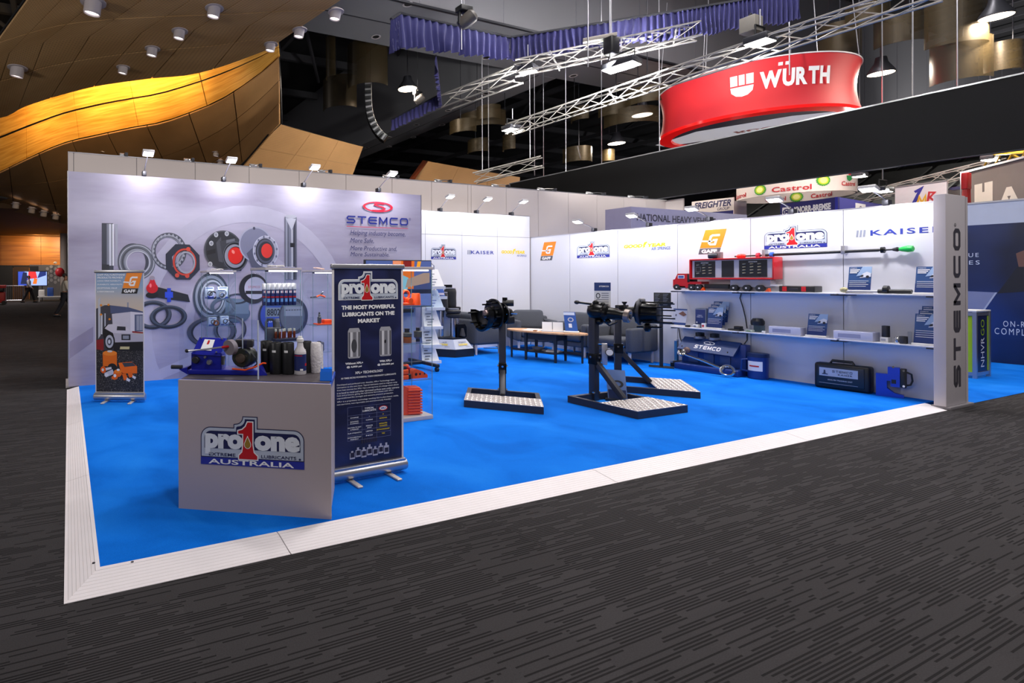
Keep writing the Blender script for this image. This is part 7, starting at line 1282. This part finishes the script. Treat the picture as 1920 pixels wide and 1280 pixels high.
# ================================================================ neighbouring stands beyond the right wall
def board(name, label, A, B, z0, z1, m, cat='sign', th=.06):
    A, B = Vector(A), Vector(B); t = thing(name, label, cat, (A.x, A.y, 0)); d = Vector((B.x-A.x, B.y-A.y, 0)); rz = math.atan2(d.y, d.x); t.rotation_euler = (0, 0, rz); MB().bx(0, d.length, 0, th, z0, z1).build('board', m, t); return t, frame((0, -.002, 0), (1, 0, 0), (0, 0, 1)), d.length
lav = mat('lavender_board', '9c98b4', .5); nvb = mat('navy_board', '22246c', .45)
t = thing('name_fascia', 'lavender fascia box with dark agency lettering beyond the right wall', 'sign', (12.27, 8.26, 0)); MB().bx(0, 4.6, 0, .63, 2.3, 3.18).build('box', lav, t); MB().bx(.1, .2, .1, .2, 0, 2.3).build('leg', alu, t); MB().bx(4.4, 4.5, .1, .2, 0, 2.3).build('leg', alu, t); f = frame((0, -.003, 0), (1, 0, 0), (0, 0, 1)); a = MB(); text(a, 'NATIONAL HEAVY VEHICLE', f, .2, 2.86, 3.03, .17, .001, .02); a.build('lettering', inkm('2a2a3c'), t, None)
t, f, L = board('hanging_sign', 'white hanging sign with dark slanted lettering behind the wall top', (22.355, 12.709, 4.382), (22.51, 11.417, 4.312), 3.95, 4.42, mat('sign_white', 'cfc8c6', .5)); a = MB(); text(a, 'FREIGHTER', f, .06*L, 4.12, L*.88, .24, .002, .03, .25); text(a, 'GROUP', f, L*.62, 3.99, L*.28, .1, .002, .01, .25); a.build('lettering', inkm('2a2a54'), t, None); MB().bx(.1, L, .01, .05, 3.8, 3.95).build('lower_rail', nvb, t)
t, f, L = board('navy_fascia', 'navy fascia with white brand lettering beyond the right wall', (21.184, 9.492, 3.718), (20.811, 8.002, 3.745), 3.3, 3.84, nvb); a = MB(); text(a, 'KNORR-BREMSE', f, L*.26, 3.5, L*.63, .2, .002, .05); a.build('lettering', white, t, None); a = MB(); a.flat(rect(L*.04, L*.2, 3.42, 3.72), f, .002); a.build('emblem_field', white, t, None); a = MB(); ering(a, L*.12, 3.57, .11, .1, .08, .07, f, .004); stroke(a, [(L*.06, 3.57), (L*.18, 3.57)], .02, f, .004); stroke(a, [(L*.09, 3.62), (L*.15, 3.52)], .03, f, .004); stroke(a, [(L*.09, 3.52), (L*.15, 3.62)], .03, f, .004); a.build('emblem', nvb, t, None)
t, f, L = board('navy_fascia', 'right-hand face of the navy brand fascia turning away', (20.811, 8.002, 3.745), (24.933, 8.388, 3.842), 3.3, 3.84, mat('royal_board', '2a30a0', .45)); a = MB(); text(a, 'KNORR-BREMSE', f, L*.62, 3.5, L*.9, .2, .002, .05); a.build('lettering', white, t, None); a = MB(); a.flat(rect(L*.32, L*.52, 3.42, 3.75), f, .002); a.build('emblem_field', white, t, None); a = MB(); ering(a, L*.42, 3.58, .11, .1, .08, .07, f, .004); a.build('emblem', nvb, t, None)
CR = (23.542, 10.18, 4.287); RC = 1.5
cr = thing('ring_fascia', 'white ring fascia with oil brand names and sunburst emblems', 'sign', (CR[0], CR[1], 0)); crm = mat('ring_white', 'd4cac8', .5); MB().lathe([(RC, 4.28), (RC, 5.5), (RC-.05, 5.5), (RC-.05, 4.28), (RC, 4.28)], n=56, cap=False).build('band', crm, cr, 50); ac = math.atan2(-CR[1], -CR[0])
cred = inkm('b8202c')
curved_text('Castrol', -.45, .12, .17, .95, RC, 4.24, ac-R(3), 'lettering', cred, cr, .02, None, .01); curved_text('Castrol', -.45, .1, .15, .8, RC, 4.25, ac-R(66), 'lettering', cred, cr, .02, None, .01); curved_text('Castrol', -.3, .06, .14, .6, RC, 4.38, ac+R(58), 'lettering', cred, cr, .02, None, .01)
for da, ins_, z in ((-33, 1, 4.5), (27, 1, 4.62), (177, -1, 4.45)):
    for k2, (n_, r0, r1, col) in enumerate(((18, .2, .19, '3c9a34'), (18, .14, .145, 'b8cc28'), (18, .0, .1, 'f0ee90'))):
        pts = [((r1 if i % 2 == 0 else r1*.86)*math.cos(2*PI*i/(2*n_)), (r1 if i % 2 == 0 else r1*.86)*math.sin(2*PI*i/(2*n_))) for i in range(2*n_)]
        wrap(lambda a: a.flat(pts, F0, 0), RC-(.06 if ins_ < 0 else 0), z, ac+R(da), 'sunburst', inkm(col), cr, (.01+.004*k2)*ins_)
for da in (150, 200): curved_text('Castrol', -.3, 0, .15, .6, RC-.06, 4.36, ac+R(da), 'inner_lettering', cred, cr, .02, None, -.01, True)
wrap(lambda a: a.flat([(-.12, -.02), (.12, -.02), (.1, -.14), (0, -.2), (-.1, -.14)], F0, 0), RC, 4.78, ac+R(58), 'shield', inkm('2a8a48'), cr, .01); wrap(lambda a: a.flat(rect(-.04, .13, .0, .06), F0, 0), RC, 4.78, ac+R(58), 'shield_bar', cred, cr, .01)
for q in range(4): MB().cyl((RC*math.cos(q*1.57), RC*math.sin(q*1.57), 5.5), (RC*math.cos(q*1.57), RC*math.sin(q*1.57), 8.6), .01, n=5).build('wire', alu, cr)
t, f, L = board('support_panel', 'plain white panel under the ring fascia', (22.509, 11.417, 3.925), (22.94, 11.243, 3.943), 0, 4.28, crm, 'panel'); MB().bx(0, L, -.01, .07, 0, .1).build('plinth', dsteel, t)
t, f, L = board('white_banner', 'white banner with coloured brush initials hanging at the right', (24.586, 8.118, 4.216), (24.339, 6.988, 4.123), 3.6, 4.35, mat('banner_white', 'c6c2ca', .5)); MB().bx(0, L, -.02, .02, 4.35, 4.39).build('rail', alu, t); a = MB(); stroke(a, [(L*.36, 3.75), (L*.52, 4.22), (L*.4, 4.14)], .08, f, .003); stroke(a, [(L*.38, 3.75), (L*.47, 3.95)], .03, f, .003); a.build('initial_stroke', inkm('34348c'), t, None); a = MB(); stroke(a, [(L*.44, 3.72), (L*.49, 3.98), (L*.54, 3.78), (L*.61, 4.0), (L*.61, 3.72)], .05, f, .004); a.build('initial_stroke', inkm('c89a28'), t, None); a = MB(); stroke(a, [(L*.64, 3.72), (L*.68, 4.08), (L*.78, 4.06), (L*.69, 3.92), (L*.78, 3.8), (L*.66, 3.72)], .05, f, .003); a.build('initial_stroke', inkm('b03038'), t, None)
t, f, L = board('mesh_banner', 'grey mesh banner with large white letters at the right edge', (21.759, 5.979, 3.861), (19.804, 4.307, 3.582), 3.2, 4.2, mat('mesh_grey', '6e6662', .7), 'banner'); MB().bx(-.03, .0, -.03, .06, 2.5, 4.25).build('frame_post', alu, t); MB().bx(-.03, L, -.03, .06, 4.2, 4.25).build('frame_rail', alu, t); a = MB(); text(a, 'H', f, L*.17, 3.12, L*.24, .72, .003, .14); text(a, 'A', f, L*.47, 3.12, L*.28, .5, .003, .12); a.build('lettering', inkm('cfc8bc'), t, None)
t = thing('red_easel', 'tall red frame standing in front of the grey mesh banner', 'frame', (20.027, 5.448, 3.091)); t.location.z = 0
for s in (-1, 1): MB().cyl((s*.25, 0, 0), (s*.04, 0, 3.95), .05, n=8).build('leg', inkm('a82020'), t)
MB().bx(-.12, .12, -.05, .05, 3.6, 4.0, .02).build('head', inkm('c02020'), t)
t = thing('black_tower', 'black covered tower with camera beside the red frame', 'tower', (24.045, 6.696, 3.423)); t.location.z = 0; MB().bx(-.14, .14, -.14, .14, 0, 4.05, .02).build('cover', blackp, t); MB().lathe([(.1, 4.0), (.16, 4.02), (.16, 4.1), (.1, 4.12)], n=12).build('top', inkm('23234a'), t); MB().bx(-.45, -.14, -.1, .1, 3.3, 3.6, .04).build('camera', inkm('4a2024'), t)
t = thing('video_camera', 'black broadcast camera on a tripod above the wall top', 'camera', (19.962, 5.884, 3.141)); t.location.z = 0; MB().bx(-.1, .1, -.1, .1, 3.05, 3.3, .02).build('body', blackp, t); MB().cyl((-.28, 0, 3.27), (-.1, 0, 3.25), .05, n=10).build('lens', blackp, t)
for q in range(3): MB().cyl((0, 0, 3.05), (.4*math.cos(q*2.1), .4*math.sin(q*2.1), 0), .025, n=6).build('tripod_leg', blackp, t)
# roof glimpse on the right: pale sheets
t = struct('ceiling_side'); pale = mat('pale_roof', '9a9a94', .7, 0, .1, .3)
for i in range(9):
    for k2 in range(3): MB().at((41+k2*5.5, 1.5+i*2.6, 5.6+k2*1.5), 0, 0, R(-24)).bx(-2.5, 2.5, .06, 2.4, 0, .08).build('roof_sheet', pale, t)
    MB().cyl((38, 1.4+i*2.6, 4.6), (56, 1.4+i*2.6, 9.6), .16, n=6).build('rafter', MATS['rafter_grey'], t)
for k2 in range(4): MB().cyl((39+k2*5, 0, 4.9+k2*1.35), (39+k2*5, 25, 4.9+k2*1.35), .12, n=6).build('purlin', MATS['rafter_grey'], t)
for y in (4, 14): MB().cyl((56, y, 0), (56, y, 9.6), .25, n=10).build('column', MATS['rafter_grey'], t)
light('high_bay_or_fill_light', (36, 9, 4.2), 900, (1, .97, .93), 2, (46, 11, 7)); light('high_bay_or_fill_light', (34, 4, 4.2), 500, (1, .97, .93), 2, (44, 5, 7))  # added fill lights without fixtures, aimed up to brighten the pale roof sheets
# regulator stand: navy wall, light header, counter
nw, nt, b = nodemat('navy_wall_print'); b.inputs['Roughness'].default_value = .35; tc = nt.nodes.new('ShaderNodeTexCoord'); n_ = nt.nodes.new('ShaderNodeTexNoise'); n_.inputs['Scale'].default_value = .8; nt.links.new(tc.outputs['Object'], n_.inputs['Vector']); nt.links.new(ramp(nt, n_.outputs['Fac'], ((.4, '0b1430'), (.65, '163272'))), b.inputs['Base Color'])
w2 = struct('wall_neighbour'); MB().bx(15.14, 15.2, 1.0, 4.4, .0, 2.44).build('panel', nw, w2); MB().bx(15.14, 15.2, 3.48, 4.4, 2.44, 2.82).build('header', mat('header_pale', 'b4bcd0', .4), w2); MB().bx(15.13, 15.21, 2.2, 3.46, 2.44, 2.83).build('header', mat('header_pale2', 'a8b2c8', .4), w2); MB().bx(15.13, 15.21, 3.46, 3.48, 2.44, 2.83).build('post', alu, w2); MB().bx(15.13, 15.21, 1.0, 4.4, 2.82, 2.85).build('top_rail', alu, w2)
FN = frame((15.14, 0, 0), (0, -1, 0), (0, 0, 1))
def nt_(s, p, q, off=.003, m=None):
    a = MB(); text(a, s, FN, p[0], p[1], q[0]-p[0], q[1]-p[1], off, 0, 0, 1.35); a.build('print_lettering', m or inkm('c8d0e4'), w2, None)
nt_('UE', (-4.096, 1.868), (-3.982, 1.94)); nt_('ES', (-4.09, 1.733), (-3.971, 1.806)); nt_('ON-R', (-3.721, 0.645), (-3.497, 0.746)); nt_('COMPL', (-3.812, 0.506), (-3.497, 0.618))
bp(w2, FN, [(-4.195, 1.258), (-3.804, 1.238), (-3.944, 0.911), (-4.196, 0.868)], '7c84a8', .002, 'print_patch'); bp(w2, FN, [(-3.804, 1.238), (-3.782, 1.238), (-3.92, 0.913), (-3.944, 0.911)], 'a8b0c8', .003, 'print_patch'); bp(w2, FN, [(-3.782, 1.22), (-3.453, 1.264), (-3.451, 1.951)], '15161e', .002, 'print_patch'); bp(w2, FN, [(-3.586, 1.912), (-3.451, 1.997), (-3.452, 1.68), (-3.559, 1.682)], '6a4a40', .003, 'print_patch')
nc = thing('promo_counter', 'small counter with navy and lime panels beyond the end column', 'counter', (12.5, 3.31, .004)); lime = mat('lime_panel', 'a8cc10', .4)
for x, y in ((0, 0), (.47, 0), (0, .47), (.47, .47)): MB().bx(x, x+.04, y, y+.04, 0, .99).build('post', alu, nc)
for z in (.04, .93): MB().bx(.04, .47, .005, .035, z, z+.05).build('rail', alu, nc); MB().bx(.005, .035, .04, .47, z, z+.05).build('rail', alu, nc)
MB().bx(.04, .47, .015, .025, .09, .93).build('front_panel', mat('navy_panel', '14204c', .4), nc); MB().bx(.43, .465, .012, .015, .1, .92).build('lime_strip', lime, nc); MB().bx(.015, .025, .04, .47, .09, .93).build('side_panel', lime, nc); MB().bx(0, .51, 0, .51, .99, 1.01).build('top', whitep, nc)
fn = frame((0, .0135, 0), (0, 0, 1), (-1, 0, 0)); a = MB(); text(a, 'NHVR', fn, .16, -.32, .44, .12, .001, 0); a.build('lettering', white, nc, None); a = MB(); text(a, 'GO', fn, .63, -.32, .24, .12, .001, .0); a.build('lime_lettering', lime, nc, None)

# ================================================================ people walking in the far hall
skin = mat('skin', 'a8785c', .5); hairm = mat('dark_hair', '2a201a', .6)
def skinmesh(name, J, E, rad, m, parent, root=0, sub_=2):
    me = bpy.data.meshes.new(name); me.from_pydata(J, E, []); o = bpy.data.objects.new(name, me); C.objects.link(o); o.parent = parent
    sk = o.modifiers.new('skin', 'SKIN'); sk.use_smooth_shade = True; o.modifiers.new('sub', 'SUBSURF').levels = 1; o.modifiers['sub'].render_levels = sub_
    for i, v in enumerate(me.skin_vertices[0].data): v.radius = (rad[i], rad[i]*.85); v.use_root = i == root
    me.materials.append(m); return o
def person(label, loc, rz, shirt, step, trousers):
    t = thing('person', label, 'person', loc, rz, None)
    # joints: pelvis, waist, chest, neck, head base, crown, hips/knees/ankles/toes, shoulders/elbows/wrists/fingertips
    J = [(0, 0, .93), (0, 0, 1.1), (0, -.01, 1.35), (0, -.01, 1.5), (0, -.02, 1.6), (0, -.01, 1.72)]
    E = [(0, 1), (1, 2), (2, 3), (3, 4), (4, 5)]; rad = [.15, .14, .16, .06, .085, .075]
    for s in (-1, 1):
        f = s*step; b0 = len(J); J += [(s*.1, -f*.02, .88), (s*.11, -f*.18-.03, .5), (s*.1, -f*.32+(.08 if f < 0 else 0), .09), (s*.11, -f*.32-.14, .03)]; E += [(0, b0), (b0, b0+1), (b0+1, b0+2), (b0+2, b0+3)]; rad += [.1, .068, .05, .04]
        b1 = len(J); J += [(s*.19, 0, 1.42), (s*.25, f*.08+.03, 1.15), (s*.22, f*.16-.1, .95), (s*.21, f*.18-.16, .86)]; E += [(2, b1), (b1, b1+1), (b1+1, b1+2), (b1+2, b1+3)]; rad += [.07, .048, .035, .03]
    body = skinmesh('body', J, E, rad, skin, t)
    top = [0, 1, 2]+[10, 11, 12]+[18, 19, 20]; mp_ = {q: i for i, q in enumerate(top)}
    skinmesh('shirt', [J[q] for q in top], [(mp_[a], mp_[b]) for a, b in E if a in mp_ and b in mp_], [rad[q]+.02 for q in top], shirt, t)
    leg = [0, 6, 7, 8, 14, 15, 16]; mp_ = {q: i for i, q in enumerate(leg)}
    skinmesh('trousers', [J[q] for q in leg], [(mp_[a], mp_[b]) for a, b in E if a in mp_ and b in mp_], [rad[q]+.02 for q in leg], trousers, t)
    MB().ell((0, .015, 1.68), (.088, .1, .09), 14, 10).build('hair', hairm, t, 80)
    for q in (8, 16): x, y, z = J[q]; MB().box((x, y-.06, .045), (.1, .27, .09), .03).build('shoe', blackp, t, 60)
    MB().ell((0, -.1, 1.62), (.014, .02, .022), 8, 6).build('nose', skin, t, 80)
    for s in (-1, 1): MB().ell((s*.035, -.085, 1.645), (.012, .008, .009), 8, 6).build('eye', blackp, t, 80); MB().ell((s*.088, 0, 1.63), (.012, .025, .035), 8, 6).build('ear', skin, t, 80)
    return t
person('distant person in a white shirt and dark trousers walking across the foyer', (-2.27, 37.9, 0), R(80), mat('white_shirt', 'c8c8dc', .8), 1, mat('dark_trousers', '1c1c26', .8))
person('person in a pale shirt half hidden behind the lavender wall, mid-stride', (-.04, 23.3, 0), R(100), mat('cream_shirt', 'd0c4b4', .8), 1, MATS['dark_trousers'])
